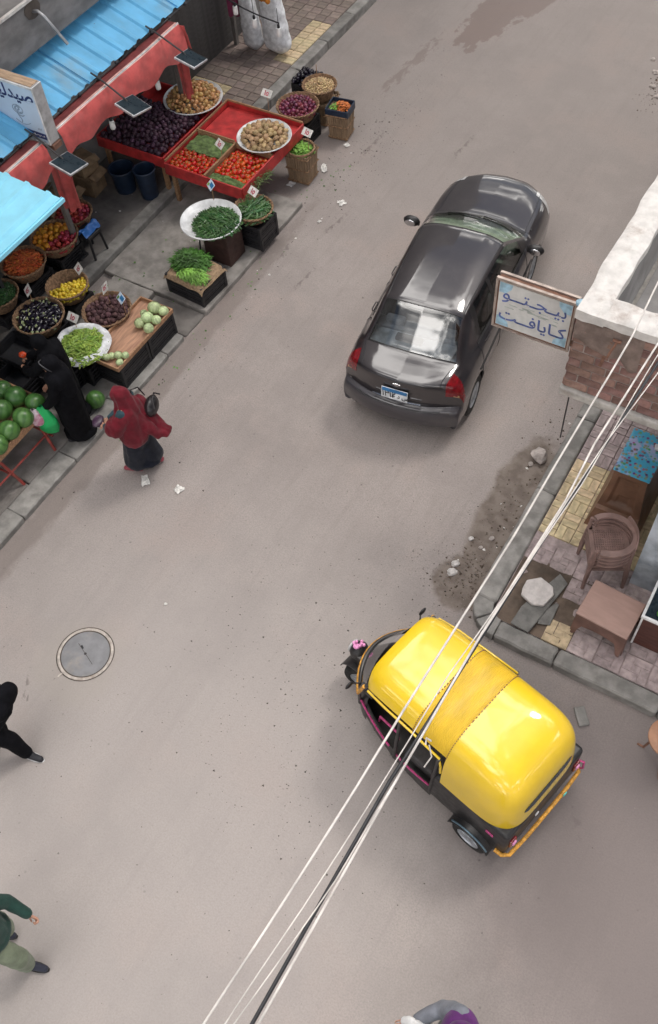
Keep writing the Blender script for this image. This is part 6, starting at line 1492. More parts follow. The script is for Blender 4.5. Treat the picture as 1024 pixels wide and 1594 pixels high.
# wheels
def wheel(parent, x, y, R, w, name='wheel', rz=0.0, tilt=0.0):
    b = MB(); prof = [(R * .62, -w / 2), (R * .90, -w / 2), (R * .985, -w * .36), (R, -w * .2), (R, w * .2), (R * .985, w * .36), (R * .90, w / 2), (R * .62, w / 2)]
    b.lathe(prof, 32); Rx = Matrix.Rotation(rad(90), 3, 'X'); b.v = [tuple(Rx @ Vector(p)) for p in b.v]
    o = b.build(name, M['rubber'], parent, smooth=40, loc=(x, y, R), rz=rz)
    s = 1 if y >= 0 else -1
    b = MB(); b.lathe([(R * .63, w * .42), (R * .60, w * .5), (R * .55, w * .40), (R * .22, w * .30), (R * .18, w * .40), (.001, w * .42)], 28); b.lathe([(R * .63, w * .42), (R * .6, -w * .45)], 28)
    for k in range(6):
        a = k * 1.0472; b.box((R * .40 * math.cos(a), R * .40 * math.sin(a), w * .36), (R * .42, R * .13, w * .12), rz=a)
    Rr = Matrix.Rotation(rad(-90 * s), 3, 'X'); b.v = [tuple(Rr @ Vector(p)) for p in b.v]; b.build('rim', M['rim'], o, smooth=35)
    return o
for x, z in WH:
    for y in (.735, -.735): wheel(car, x, y, .30, .19)
b = MB()
for x, z in WH:
    for s in (1, -1): 
        b.grid(lambda u, v, x=x, s=s: (x + .34 * math.cos(u * math.pi), s * (.45 + .36 * v), .30 + .34 * math.sin(u * math.pi)), 20, 4)
b.build('wheel_arch_liner', M['rubber'], car, smooth=60)
# interior
b = MB(); b.box((2.2, 0, .27), (3.9, 1.5, .06)); b.box((2.3, 0, .45), (2.2, 1.45, .02)); b.box((3.42, 0, .62), (.03, 1.45, .6)); b.box((.62, 0, .62), (.03, 1.3, .6)); b.build('floor_pan', M['black_body'], car)
b = MB(); b.box((.82, 0, .985), (.52, 1.20, .03)); b.build('parcel_shelf', M['shelf_pale'], car)
b = MB(); b.box((1.20, 0, .55), (.55, 1.30, .16)); b.box((1.02, 0, .82), (.16, 1.25, .52), rot=Matrix.Rotation(rad(-14), 3, 'Y'))
for y in (.36, -.36): b.box((.97, y, 1.10), (.10, .26, .14))
b.build('rear_seat', M['seat_grey'], car, bevel=.03)
for y in (.37, -.37):
    b = MB(); b.box((2.12, y, .52), (.50, .48, .16)); b.box((1.86, y, .83), (.15, .46, .58), rot=Matrix.Rotation(rad(-14), 3, 'Y')); b.box((1.76, y, 1.17), (.10, .26, .16)); b.build('front_seat', M['seat_grey'], car, bevel=.03)
b = MB(); b.box((3.10, 0, .86), (.62, 1.42, .14)); b.box((2.80, 0, .74), (.2, 1.40, .22)); b.build('dashboard', M['dash'], car, bevel=.03)
b = MB(); b.tube([(2.68 + .06 * math.sin(a), .36 + .18 * math.cos(a), .88 + .17 * math.sin(a)) for a in np.linspace(0, 6.2832, 25)], .015, 6); b.build('steering_wheel', M['black_body'], car, smooth=50)
b = MB(); b.box((.78, .10, 1.03), (.10, .36, .06)); b.build('high_brake_lamp', M['dark_metal'], car, bevel=.01)
b = MB(); b.box((.0, .0, 0), (.13, .23, .08)); tb_ = b.build('tissue_box', mm('tissue_green', (0.42, 0.50, 0.10), .6, scale=12, bump=.05), loc=(-3.729, 6.856, 0), bevel=.008)
ca, sa = math.cos(1.68825), math.sin(1.68825); lx, ly = 2.92, .06
tb_.location = (-3.729 + lx * ca - ly * sa, 6.856 + lx * sa + ly * ca, .975); tb_.rotation_euler = (0, 0, 1.5); tag(tb_, 'yellow green tissue box on the dashboard of the dark car', 'tissue box')

# ------------------------------------------------------------------ auto rickshaw
tt = thing('auto_rickshaw', 'three wheeled rickshaw with bright yellow canopy and black body turning at the corner', 'auto rickshaw', (-.05, 3.12, 0), rad(166.4))
# rear canopy: rings from rim to crown, open at the front where the seam runs
EC = 2 / 4.3
def shell():
    b = MB(); Zr = .92; ztop = 1.69
    # horizontal rings from the rim to the crown; ring plan = superellipse U opening to the front
    rings = 36; m = 71
    for r in range(rings):
        q = r / (rings - 1); th = q * math.pi / 2
        e = EC
        hz = math.sin(th) ** e; k = math.cos(th) ** e if q < 1 else 0.0
        z = Zr + (ztop - Zr) * hz
        lean = 1 - .075 * hz
        for j in range(m):
            s = -1 + 2 * j / (m - 1)
            # U: straight sides from x=.845 back to the corner, then superelliptic back
            a = s * math.pi / 2; c, sn = max(0, math.cos(a)), math.sin(a)
            x = .845 - (.815 - .06 * hz) * (c ** (2 / 5.6)) * k
            y = .605 * lean * (abs(sn) ** (2 / 5.6)) * (1 if s >= 0 else -1) * k
            b.v.append((x, y, z + .012 * (1 - k)))
    for r in range(rings - 1):
        for j in range(m - 1): b.f.append((r * m + j, r * m + j + 1, (r + 1) * m + j + 1, (r + 1) * m + j)); b.m.append(0)
    return b
def seam_width(z):  # half width of the shell's front edge at height z
    hz = min(1, max(0, (z - .92) / .77)); th = math.asin(hz ** (1 / EC)); return .605 * (1 - .075 * hz) * math.cos(th) ** EC
shell().build('rear_canopy', M['yellow_vinyl'], tt, smooth=70)
# roof strip and front roof follow the same cross section
SEC = []
for q in np.linspace(0, 1, 26):
    th = q * math.pi / 2; e = EC; hz = math.sin(th) ** e; k = math.cos(th) ** e if q < 1 else 0
    SEC.append((.605 * (1 - .075 * hz) * k, .92 + .77 * hz + .012 * (1 - k)))
def roof_piece(name, mname, x0, x1, zcut, n, front=0.0, ripple=0.0, zoff=0.0):
    b = MB(); sec = [p for p in SEC if p[1] > zcut]; sec = [(-y, z) for y, z in sec[:-1]] + [(0, sec[-1][1])] + [(y, z) for y, z in sec[:-1]][::-1]
    m = len(sec)
    for i in range(n):
        x = x0 + (x1 - x0) * i / (n - 1); d = 0.0; wk = 1.0; xo = 0
        if front and x > x1 - front:
            t = (x - (x1 - front)) / front; d = .055 * t ** 4; wk = 1 - .05 * t ** 4
        slope = -.03 * max(0, x - .9) ** 1.5
        for y, z in sec:
            zz = z + slope - d * 1.0 + zoff + (ripple * math.sin(x * 2 * math.pi / .02) if ripple else 0)
            yy = y * wk * (1 - .05 * max(0, x - 1.2)); xx = x - (.30 * max(0, abs(y) / .56 - .60) ** 2 * max(0, (x - x0) / (x1 - x0)) ** 2 if front else 0)
            b.v.append((xx, yy, zz))
    for i in range(n - 1):
        for j in range(m - 1): b.f.append((i * m + j, i * m + j + 1, (i + 1) * m + j + 1, (i + 1) * m + j)); b.m.append(0)
    return b.build(name, M[mname], tt, smooth=60, solid=.012)
roof_piece('ribbed_roof_strip', 'yellow_strip', .842, 1.255, 1.44, 110, ripple=.0022, zoff=-.004)
roof_piece('front_canopy', 'yellow_vinyl', 1.25, 1.91, 1.44, 40, front=.30, zoff=.0)
for x in (.845, 1.252):
    b = MB(); sec = [p for p in SEC if p[1] > 1.42]; pts = [(x, -y, z + .004) for y, z in sec] + [(x, y, z + .004) for y, z in sec[::-1]]
    for p0, p1 in zip(pts[:-1], pts[1:]):
        L = (Vector(p1) - Vector(p0)).length; n_ = max(1, int(L / .035))
        for k in range(n_):
            a = Vector(p0).lerp(Vector(p1), (k + .2) / n_); e = Vector(p0).lerp(Vector(p1), (k + .7) / n_); s_ = -.03 * max(0, x - .9) ** 1.5
            b.tube([a + Vector((0, 0, s_)), e + Vector((0, 0, s_))], .005, 4)
    tag(b.build('roof_stitching', M['rust'], tt), kind='stuff')
for s in (1, -1):
    b = MB(); b.tube([(.86, s * .592, 1.15), (.87, s * .585, 1.30), (.90, s * .575, 1.425), (1.25, s * .560, 1.435), (1.60, s * .548, 1.425), (1.84, s * .525, 1.40)], .013, 7); b.build('canopy_piping', M['yellow_vinyl'], tt, smooth=60)
# rear window slot
b = MB()
for i in range(25):
    y = -.36 + .72 * i / 24; h = .058 * (1 - (abs(y) / .36) ** 6) ** .5 if abs(y) < .36 else 0
    for z in (1.17 - h, 1.17 + h):
        hz = (z - .92) / .77; th = math.asin(min(1, hz ** (1 / EC))); k = math.cos(th) ** EC; w = .605 * (1 - .075 * hz) * k; sn = min(1, (abs(y) / w) ** 2.8); c = math.sqrt(max(0, 1 - sn * sn))
        b.v.append((.845 - (.815 - .06 * hz) * c ** (2 / 5.6) * k - .006, y, z))
for i in range(24): b.f.append((i * 2, i * 2 + 2, i * 2 + 3, i * 2 + 1)); b.m.append(0)
b.build('rear_window', M['solar_dark'], tt, smooth=60, solid=.004)
# lower body
b = MB(); b.box((.505, 0, .615), (.95, 1.20, .63)); b.build('rear_body', M['black_body'], tt, smooth=40, bevel=.045, bseg=4)
b = MB(); b.prism([(.5, -.56), (1.5, -.56), (2.0, -.40), (2.12, -.30), (2.12, .30), (2.0, .40), (1.5, .56), (.5, .56)], .24, .30); b.build('floor_panel', M['black_body'], tt)
for s in (1, -1):
    b = MB(); b.grid(lambda u, v, s=s: (.95 + 1.06 * u, s * (.60 - .17 * u ** 2), .26 + .08 * u ** 3 + (.30 - .10 * math.sin(u * 3.14) + .12 * u ** 3) * v), 16, 6); b.build('side_panel', M['black_body'], tt, smooth=60, solid=.02)
    zt = lambda u: .57 - .10 * math.sin(u * 3.14) + .18 * u ** 3
    b = MB(); b.tube([(.95 + 1.10 * u, s * (.605 - .16 * u ** 2), zt(u)) for u in lin(0.02, .46, 12)], .011, 6); b.build('pink_sill', M['pink_trim'], tt, smooth=60)
    b = MB(); b.tube([(.95 + 1.10 * u, s * (.605 - .16 * u ** 2), zt(u)) for u in lin(.54, .98, 12)], .011, 6); b.build('pink_sill', M['pink_trim'], tt, smooth=60)
    for pts in ([(.96, s * .60, .45), (.93, s * .595, .9), (.90, s * .58, 1.42)], [(1.45, s * .585, .45), (1.42, s * .575, .95), (1.40, s * .545, 1.43)], [(2.06, s * .44, .60), (2.02, s * .47, 1.0), (1.93, s * .49, 1.37)]):
        b = MB(); b.tube(pts, .020, 7); b.build('body_pillar', M['black_body'], tt, smooth=60)
    b = MB(); b.tube([(1.52, s * .44, .66), (1.78, s * .43, .66), (1.80, s * .43, .50)], .012, 6); b.tube([(1.52, s * .44, .66), (1.52, s * .44, .5)], .012, 6); b.build('seat_rail', M['pink_trim'], tt, smooth=60)
b = MB(); b.box((1.12, 0, .50), (.46, 1.04, .14)); b.box((.94, 0, .78), (.12, 1.04, .50), rot=Matrix.Rotation(rad(-10), 3, 'Y')); b.build('passenger_seat', M['seat_dark'], tt, bevel=.04)
b = MB(); b.box((1.66, 0, .60), (.34, .50, .12)); b.box((1.48, 0, .80), (.08, .48, .34)); b.build('driver_seat', mm('seat_tan', (0.19, 0.12, 0.10), .7, scale=8, bump=.2), tt, bevel=.03)
# nose
b = MB(); n = 22; m = 15
for i in range(n):
    t = i / (n - 1); x = 1.95 + .43 * t
    w = .47 * (1 - .62 * t ** 1.6); zt_ = .98 - .24 * t ** 1.5
    for j in range(m):
        a = math.pi * j / (m - 1); y = w * math.cos(a); z = .36 + (zt_ - .36) * math.sin(a) ** .35 if 0 < j < m - 1 else .34
        b.v.append((x - .06 * abs(math.cos(a)) * t, y, z))
for i in range(n - 1):
    for j in range(m - 1): b.f.append((i * m + j, (i + 1) * m + j, (i + 1) * m + j + 1, i * m + j + 1)); b.m.append(0)
b.f.append(tuple((n - 1) * m + j for j in range(m))); b.m.append(0)
b.build('nose_shell', M['black_body'], tt, smooth=50)
b = MB(); b.grid(lambda u, v: (2.02 - .13 * v + (.25 - .12 * v) * (1 - (abs(u - .5) * 2) ** 2), (u - .5) * (.94 + .06 * v), .97 + .42 * v), 18, 8); b.build('windscreen', M['car_glass'], tt, smooth=60)
fr = [(2.02 - .13 * v + (.25 - .12 * v) * (1 - (abs(u - .5) * 2) ** 2), (u - .5) * (.96 + .06 * v), .97 + .42 * v) for u, v in [(0, 1), (0, .5)] + [(x, 0) for x in lin(0, 1, 15)] + [(1, .5), (1, 1)]]
b = MB(); b.tube([(p[0] + .01, p[1], p[2]) for p in fr], .020, 7); b.build('windscreen_trim', M['orange_trim'], tt, smooth=60)
b = MB(); b.tube([(p[0] - .012, p[1] * .97, p[2] + .03) for p in fr], .022, 7); b.build('windscreen_frame', M['black_body'], tt, smooth=60)
b = MB(); b.box((1.97, 0, .93), (.14, .84, .06)); b.build('dash_shelf', M['seat_dark'], tt)
b = MB(); b.tube([(1.84, .30, 1.0), (1.90, .0, .95), (1.84, -.30, 1.0)], .016, 7); b.build('handlebar', M['dark_metal'], tt, smooth=60)
# front wheel, mudguard, headlamp
fw = wheel(tt, 2.36, 0.08, .215, .13, 'front_wheel', rad(20))
b = MB(); b.grid(lambda u, v: (2.36 + .26 * math.cos(u * 2.6 + .2), (.08 + (v - .5) * .20), .22 + .27 * math.sin(u * 2.6 + .2)), 16, 6); b.build('front_mudguard', M['black_body'], tt, smooth=60, solid=.01)
b = MB(); b.ball((2.45, .03, .66), (.10, .11, .11), 16, 10); b.box((2.40, .03, .60), (.12, .17, .20)); hd = b.build('headlamp_housing', M['black_body'], tt, smooth=50, bevel=0)
b = MB(); b.ball((2.535, .03, .665), (.025, .085, .085), 14, 8); b.build('headlamp_lens', M['lamp_clear'], hd, smooth=60)
b = MB()
for k in range(16): b.ball((2.46 + random.uniform(-.05, .05), .03 + random.uniform(-.055, .055), .785 + random.uniform(-.01, .03)), random.uniform(.016, .026), 7, 5)
b.build('pink_ornament', M['pink_light'], tt, smooth=60)
for s in (1, -1):
    b = MB(); k_ = .10 if s > 0 else 0; b.tube([(2.05, s * (.48 - k_), 1.02), (2.12, s * (.58 - k_), 1.06)], .008, 5); b.ball((2.12, s * (.61 - k_), 1.07), (.018, .055, .04), 10, 6); b.build('side_mirror', M['black_body'], tt, smooth=60)
    wheel(tt, .40, s * .60, .215, .13, 'rear_wheel')
    b = MB(); b.grid(lambda u, v, s=s: (.40 + .265 * math.cos(.35 + u * (math.pi - .7)), s * (.52 + .165 * v), .22 + .265 * math.sin(.35 + u * (math.pi - .7)) - .03 * v), 20, 6); b.build('rear_mudguard', M['black_body'], tt, smooth=60, solid=.012)
    b = MB(); b.tube([(.40 + .285 * math.cos(u * math.pi), s * .675, .21 + .285 * math.sin(u * math.pi)) for u in lin(.25, .8, 12)], .010, 6); b.build('mudguard_edge', mm('steel_blue', (0.16, 0.24, 0.30), .3, metal=.5, bump=0) if 'steel_blue' not in M else M['steel_blue'], tt, smooth=60)
    b = MB(); b.box((.018, s * .50, .66), (.03, .09, .16)); tl_ = b.build('tail_light', M['tail_red'], tt, bevel=.01)
    b = MB(); b.box((.0, s * .50, .665), (.02, .05, .07)); b.build('reversing_lamp', M['pink_light'], tl_, bevel=.006)
    b = MB(); b.box((.22, s * .607, .72), (.09, .012, .045)); b.build('side_reflector', M['pink_trim'], tt, bevel=.004)
b = MB(); b.tube([(.12, .615, .43), (.04, .61, .43), (-.015, .56, .43), (-.03, .3, .43), (-.03, -.3, .43), (-.015, -.56, .43), (.04, -.61, .43), (.12, -.615, .43)], .022, 8); b.build('rear_bumper_bar', M['orange_trim'], tt, smooth=60)
b = MB(); b.box((-.053, -.28, .43), (.012, .05, .03)); b.build('bumper_sticker', mm('teal_spot', (0.08, 0.5, 0.45), .5, bump=0), tt)
b = MB(); b.tube([(.03, -.59, .60), (-.015, -.60, .62), (-.03, -.59, .50), (.0, -.59, .44)], .012, 6); b.build('bumper_stay', M['pink_trim'], tt, smooth=60)
b = MB(); b.box((.016, .12, .62), (.012, .05, .05)); b.build('plate_lamp', M['white_plastic'], tt, bevel=.006)
b = MB(); b.tube([(1.06, -.62, .35), (1.07, -.72, .30), (1.15, -.70, .30)], .01, 5); b.build('step_bracket', M['dark_metal'], tt)
# ------------------------------------------------------------------ people
def capsule(b, p0, r0, p1, r1, n=12):
    p0, p1 = Vector(p0), Vector(p1); d = p1 - p0; L = d.length
    t = [(-.92, .38), (-.7, .71), (-.38, .92)]
    pts = [p0 + d.normalized() * (r0 * a) for a, _ in t] + [p0.lerp(p1, k / 4) for k in range(5)] + [p1 + d.normalized() * (r1 * -a) for a, _ in t[::-1]]
    rs = [r0 * q for _, q in t] + [r0 + (r1 - r0) * k / 4 for k in range(5)] + [r1 * q for _, q in t[::-1]]
    b.tube(pts, rs, n)
def remesh(name, b, voxel, mname, parent, smooth=4, fold=None):
    """fuse overlapping closed forms into one continuous skin"""
    me = b.mesh(name, M[mname]); o = bpy.data.objects.new(name, me); C.objects.link(o)
    m = o.modifiers.new('r', 'REMESH'); m.mode = 'VOXEL'; m.voxel_size = voxel
    s = o.modifiers.new('s', 'SMOOTH'); s.iterations = smooth; s.factor = .5
    ev = bpy.data.meshes.new_from_object(o.evaluated_get(bpy.context.evaluated_depsgraph_get()))
    o.modifiers.clear(); o.data = ev; bpy.data.meshes.remove(me); ev.materials.clear(); ev.materials.append(M[mname])
    if fold:
        amp, sx, sz, seed = fold
        N = [v.normal.copy() for v in ev.vertices]
        for v, nrm in zip(ev.vertices, N):
            p = v.co; a = noise.noise((p.x * sx + seed, p.y * sx, p.z * sz)); a2 = noise.noise((p.x * sx * 2.3, p.y * sx * 2.3 + seed, p.z * sz * 1.6))
            w = 1 - abs(a) * 2.2
            v.co = p + nrm * amp * (w * .7 + a2 * .5)
    for p in ev.polygons: p.use_smooth = True
    o.parent = parent; return o
def hand(b, w, d, nrm, size=.18, curl=.5, side=1):
    """palm and five fingers; d: direction of the hand, nrm: direction the palm faces"""
    w = Vector(w); d = Vector(d).normalized(); nrm = (Vector(nrm) - d * Vector(nrm).dot(d)).normalized(); s = d.cross(nrm).normalized() * side
    k = size / .18
    for f in (-.025, -.008, .009, .026): capsule(b, w + s * f * .7 * k + d * .01, .0135 * k, w + d * .085 * k + s * f * k, .0115 * k, 8)
    for f, L in ((-.027, .062), (-.009, .075), (.009, .080), (.027, .070)):
        p = w + d * .088 * k + s * f * k; a0 = curl * .6
        for q, r in ((.45, .0092), (.32, .0084), (.25, .0075)):
            dr = d * math.cos(a0) + nrm * math.sin(a0); e = p + dr * L * q * k; capsule(b, p, r * k, e, r * .93 * k, 8); p = e; a0 += curl
    p = w + d * .025 * k + s * .028 * k; e = p + (d * .55 + s * .65 + nrm * .35).normalized() * .042 * k; capsule(b, p, .0125 * k, e, .0105 * k, 8)
    e2 = e + (d * .85 + nrm * .5 + s * .05).normalized() * .032 * k; capsule(b, e, .0100 * k, e2, .0082 * k, 8)
def person(label, loc, yaw, H, J, group=None):
    """J: joints in metres for this figure, x forward, y left; one fused skin with a face and hands"""
    o = thing('person', label, 'person', loc, yaw, group)
    b = MB(); h = J['head']; f = Vector(J.get('look', (1, 0, -.25))).normalized(); l = Vector((0, 0, 1)).cross(f).normalized(); u = f.cross(l)
    Rm = Matrix((f, l, u)).transposed()
    hd = Vector(h)
    b.ball(hd, (.098, .076, .112), 18, 14, rot=Rm); b.ball(hd + Rm @ Vector((.03, 0, -.055)), (.066, .056, .068), 14, 10, rot=Rm)
    capsule(b, hd + Rm @ Vector((.094, 0, .008)), .010, hd + Rm @ Vector((.112, 0, -.030)), .015, 8)
    capsule(b, hd + Rm @ Vector((.082, -.018, -.066)), .009, hd + Rm @ Vector((.082, .018, -.066)), .009, 8)
    for s in (1, -1): b.ball(hd + Rm @ Vector((-.005, s * .078, -.012)), (.022, .012, .032), 10, 8, rot=Rm)
    capsule(b, hd + Rm @ Vector((-.02, 0, -.06)), .056, J['neck'], .058); capsule(b, J['neck'], .07, J['chest'], .115)
    c, p = Vector(J['chest']), Vector(J['pelvis'])
    b.ball(c, (.12, .16, .17), 16, 12); capsule(b, c, .125, p, .125); b.ball(p, (.125, .165, .13), 16, 12)
    for s, k in ((1, 'L'), (-1, 'R')):
        sh, el, wr = J['sh' + k], J['el' + k], J['wr' + k]
        capsule(b, Vector(J['neck']) + Vector((0, s * .05, -.03)), .06, sh, .058); capsule(b, sh, .056, el, .042); capsule(b, el, .041, wr, .028)
        dr = J.get('hd' + k, Vector(wr) - Vector(el)); hand(b, wr, dr, J.get('pn' + k, (0, -s, 0)), .18, J.get('cu' + k, .5), 1 if s > 0 else -1)
        hp, kn, an = J['hp' + k], J['kn' + k], J['an' + k]
        capsule(b, hp, .085, kn, .056); capsule(b, kn, .055, an, .038)
        fd = Vector(J.get('ft' + k, (1, 0, 0))).normalized(); a = Vector(an)
        capsule(b, a + Vector((0, 0, -.035)) - fd * .03, .034, a + fd * .14 + Vector((0, 0, -.05 + J.get('tp' + k, 0))), .030)
    remesh('body', b, .0065, 'skin', o, 3)
    for s in (1, -1):
        e = MB(); e.ball(hd + Rm @ Vector((.083, s * .033, .010)), (.012, .015, .009), 10, 8, rot=Rm); e.build('eye', M['eye'], o, smooth=60)
    return o, Rm
def shoe(parent, an, fd, mname, lift=0.0, sole=None):
    fd = Vector(fd).normalized(); a = Vector(an); b = MB()
    capsule(b, a + Vector((0, 0, -.035)) - fd * .05, .045, a + fd * .05 + Vector((0, 0, -.04)), .045); capsule(b, a + fd * .03 + Vector((0, 0, -.048)), .042, a + fd * .165 + Vector((0, 0, -.055 + lift)), .036)
    o = remesh('shoe', b, .009, mname, parent, 3)
    if sole:
        b = MB(); capsule(b, a + Vector((0, 0, -.079)) - fd * .05, .012, a + fd * .17 + Vector((0, 0, -.082 + lift)), .012); b2 = MB()
        s = Vector((-fd.y, fd.x, 0)); P = []
        for t, w in ((-.10, .02), (-.085, .036), (0, .046), (.10, .047), (.17, .034), (.205, .012)): P.append((t, w))
        pts = [a + fd * t + s * w for t, w in P] + [a + fd * t - s * w for t, w in P[::-1]]
        vs = [p + Vector((0, 0, -.088 + lift * max(0, (p - a).dot(fd)) / .2)) for p in pts] + [p + Vector((0, 0, -.070 + lift * max(0, (p - a).dot(fd)) / .2)) for p in pts]
        n = len(pts); b2.add(vs, [tuple(range(n - 1, -1, -1)), tuple(range(n, 2 * n))] + [(k, (k + 1) % n, n + (k + 1) % n, n + k) for k in range(n)]); b2.build('sole', M[sole], o)
    return o
def base(H, **kw):
    k = H / 1.65
    J = dict(head=(.02, 0, 1.535), neck=(-.01, 0, 1.37), chest=(-.01, 0, 1.20), pelvis=(0, 0, .92), shL=(-.01, .175, 1.34), shR=(-.01, -.175, 1.34),
             elL=(.0, .22, 1.07), elR=(.0, -.22, 1.07), wrL=(.10, .22, .84), wrR=(.10, -.22, .84), hpL=(0, .09, .88), hpR=(0, -.09, .88), knL=(.04, .10, .48), knR=(.04, -.10, .48), anL=(0, .10, .09), anR=(0, -.10, .09))
    J.update(kw)
    return {q: (tuple(c * k for c in v) if isinstance(v, tuple) and q[:2] not in ('lo', 'hd', 'pn', 'ft') else v) for q, v in J.items()}

# woman in burgundy
yw = math.atan2(-.36, -.93)
J = base(1.58, look=(.85, .1, -.6), elL=(.14, .23, 1.06), wrL=(.34, .11, .98), elR=(.12, -.24, 1.06), wrR=(.35, -.05, .93), hdL=(.8, -.5, -.2), hdR=(.85, .45, -.1), pnL=(0, -.3, -1), pnR=(0, .3, 1), cuL=.7, cuR=.7, knL=(.12, .10, .48), anL=(.10, .10, .09), anR=(-.16, -.10, .09), knR=(-.04, -.10, .48))
w1, Rm = person('woman in long burgundy headscarf and navy skirt looking into a small purse on the road', (-6.40, 4.90, 0), yw, 1.58, J)
w1.scale = (.94, .94, .97)
b = MB(); hd = Vector(J['head']); b.ball(hd + Vector((-.015, 0, .005)), (.122, .102, .132), 18, 12, rot=Rm)
capsule(b, hd + Vector((-.03, 0, -.04)), .108, (-.03, 0, 1.20), .165); b.ball((-.02, 0, 1.22), (.155, .205, .14), 18, 12)
for yy in (.06, 0, -.06): capsule(b, (-.03, yy, 1.20), .155, (-.04, yy * 1.3, .80), .195)
capsule(b, (.0, .17, 1.20), .105, (.13, .22, 1.05), .13); capsule(b, (.02, -.16, 1.16), .09, (.12, -.16, .98), .10)
for yy in (.04, -.10, -.2): capsule(b, (-.10, yy, 1.10), .11, (-.34, yy * .7 - .02, .74), .055); capsule(b, (-.31, yy * .6, .80), .055, (-.45, yy * .4 - .05, .72), .04)
remesh('headscarf', b, .013, 'burgundy', w1, 6, (.017, 9, 1.6, 3))
b = MB(); hf = Vector(J['head']) + Rm @ Vector((.045, 0, -.005))
b.ball(hf + Rm @ Vector((.012, 0, 0)), (.052, .070, .088), 14, 10, rot=Rm); remesh('face_opening', b, .010, 'skin', w1, 3)
b = MB(); capsule(b, J['shL'], .066, J['elL'], .056); capsule(b, J['elL'], .058, Vector(J['elL']).lerp(Vector(J['wrL']), .86), .046); remesh('sleeve', b, .012, 'teal_cloth', w1, 3, (.006, 14, 14, 1))
b = MB(); capsule(b, J['shR'], .075, J['elR'], .062); capsule(b, J['elR'], .060, Vector(J['elR']).lerp(Vector(J['wrR']), .86), .046); remesh('sleeve', b, .012, 'teal_cloth', w1, 3, (.006, 14, 14, 2))
b = MB(); capsule(b, (-.02, 0, .95), .17, (0, 0, .62), .18); capsule(b, (.02, .05, .62), .15, (.08, .06, .20), .16); capsule(b, (-.03, -.04, .62), .15, (-.12, -.06, .22), .155); b.ball((-.02, 0, .17), (.24, .18, .06), 18, 8)
remesh('skirt', b, .016, 'navy_cloth', w1, 4, (.016, 6, 1.2, 8))
for q in ('L', 'R'): shoe(w1, J['an' + q], (1, 0, 0), 'pink_shoe')
def world_of(o, p): return Matrix.Translation(o.location) @ Matrix.Rotation(o.rotation_euler.z, 4, 'Z') @ Vector([a * k for a, k in zip(p, o.scale)])
def held(name, label, cat, mname, o, p, build, smooth=60):
    b = MB(); build(b); q = b.build(name, M[mname], smooth=smooth); q.location = world_of(o, p); q.rotation_euler = (0, 0, o.rotation_euler.z); return tag(q, label, cat)
pu = held('purse', 'small dark purple purse held open by the woman in burgundy', 'purse', 'purse', w1, (.44, .03, .93), lambda b: (b.ball((0, 0, 0), (.07, .10, .035), 14, 9, fn=lump(2, .25)), b.ball((.02, -.02, -.05), (.03, .05, .06), 10, 7, fn=lump(5, .3))))
def hb(b):
    b.ball((0, 0, 0), (.085, .15, .115), 20, 14, fn=lambda x, y, z: 1 + .07 * noise.noise((x * 3, y * 4, z * 3)) + (.04 if z > .3 else 0)); b.tube([(.10, .10, .08), (.16, .10, .24), (.20, .02, .30), (.16, -.10, .22), (.10, -.10, .08)], .009, 6); b.tube([(-.09, -.12, .10), (-.06, -.05, .20), (-.06, .05, .20), (-.09, .12, .10)], .012, 6)
held('handbag', 'black leather handbag hanging behind the woman in burgundy', 'handbag', 'bag_leather', w1, (-.27, -.20, 1.06), hb)

# robed figures
def robe(parent, J, mname, seed, hem=.30, lean=(0, 0), hood=True, arms=True, top=None, hemc=(0, 0)):
    b = MB(); hd = Vector(J['head']); ch = Vector(J['chest']); pv = Vector(J['pelvis'])
    capsule(b, ch + Vector((0, 0, .06)), .165, pv, .19); b.ball(ch + Vector((0, 0, .10)), (.15, .225, .10), 16, 10)
    capsule(b, pv, .20, (hemc[0], hemc[1], .28), hem * .72); b.ball((hemc[0], hemc[1], .12), (hem * .9, hem * .75, .10), 18, 10)
    for k in 'LR':
        kn, an = Vector(J['kn' + k]), Vector(J['an' + k]); capsule(b, J['hp' + k], .14, kn, .13); capsule(b, kn, .13, an + Vector((0, 0, .10)), .12)
        if arms: el, wr = Vector(J['el' + k]), Vector(J['wr' + k]); capsule(b, J['sh' + k], .08, el, .07); capsule(b, el, .068, el.lerp(wr, .90), .058)
    return remesh('robe', b, .016, mname, parent, 4, (.014, 6.5, 1.6, seed))
def hood(parent, J, Rm, mname, seed, cape=.22, name='headscarf', face=True):
    b = MB(); hd = Vector(J['head']); ch = Vector(J['chest'])
    b.ball(hd + Rm @ Vector((-.016, 0, .004)), (.118, .100, .130), 18, 12, rot=Rm); capsule(b, hd + Rm @ Vector((-.02, 0, -.06)), .095, ch + Vector((0, 0, .14)), .13); b.ball(ch + Vector((0, 0, .10)), (.165, .235, .16), 18, 12); capsule(b, ch + Vector((-.03, 0, .08)), .17, ch + Vector((-.04, 0, -.14)), cape * .85)
    h = remesh(name, b, .014, mname, parent, 4, (.009, 8, 3, seed))
    if face:
        b = MB(); b.ball(hd + Rm @ Vector((.060, 0, -.004)), (.050, .066, .084), 14, 10, rot=Rm); remesh('face_opening', b, .010, 'skin', parent, 3)
    return h
yw2 = math.atan2(-.55, -.83)
J = base(1.56, look=(.8, .35, -.55), elL=(.10, .22, 1.07), wrL=(.27, .20, .90), elR=(.06, -.23, 1.07), wrR=(.22, -.20, .96), hdL=(.5, 0, -.8), cuL=1.0, pnL=(-.3, -1, 0))
bx = at(122, 690, .08)
w2, Rm = person('woman in black robe and hood carrying green and white plastic bags beside the watermelon table', (-7.42, 4.86, .085), yw2, 1.56, J)
w2.scale = (.92, .92, .97)
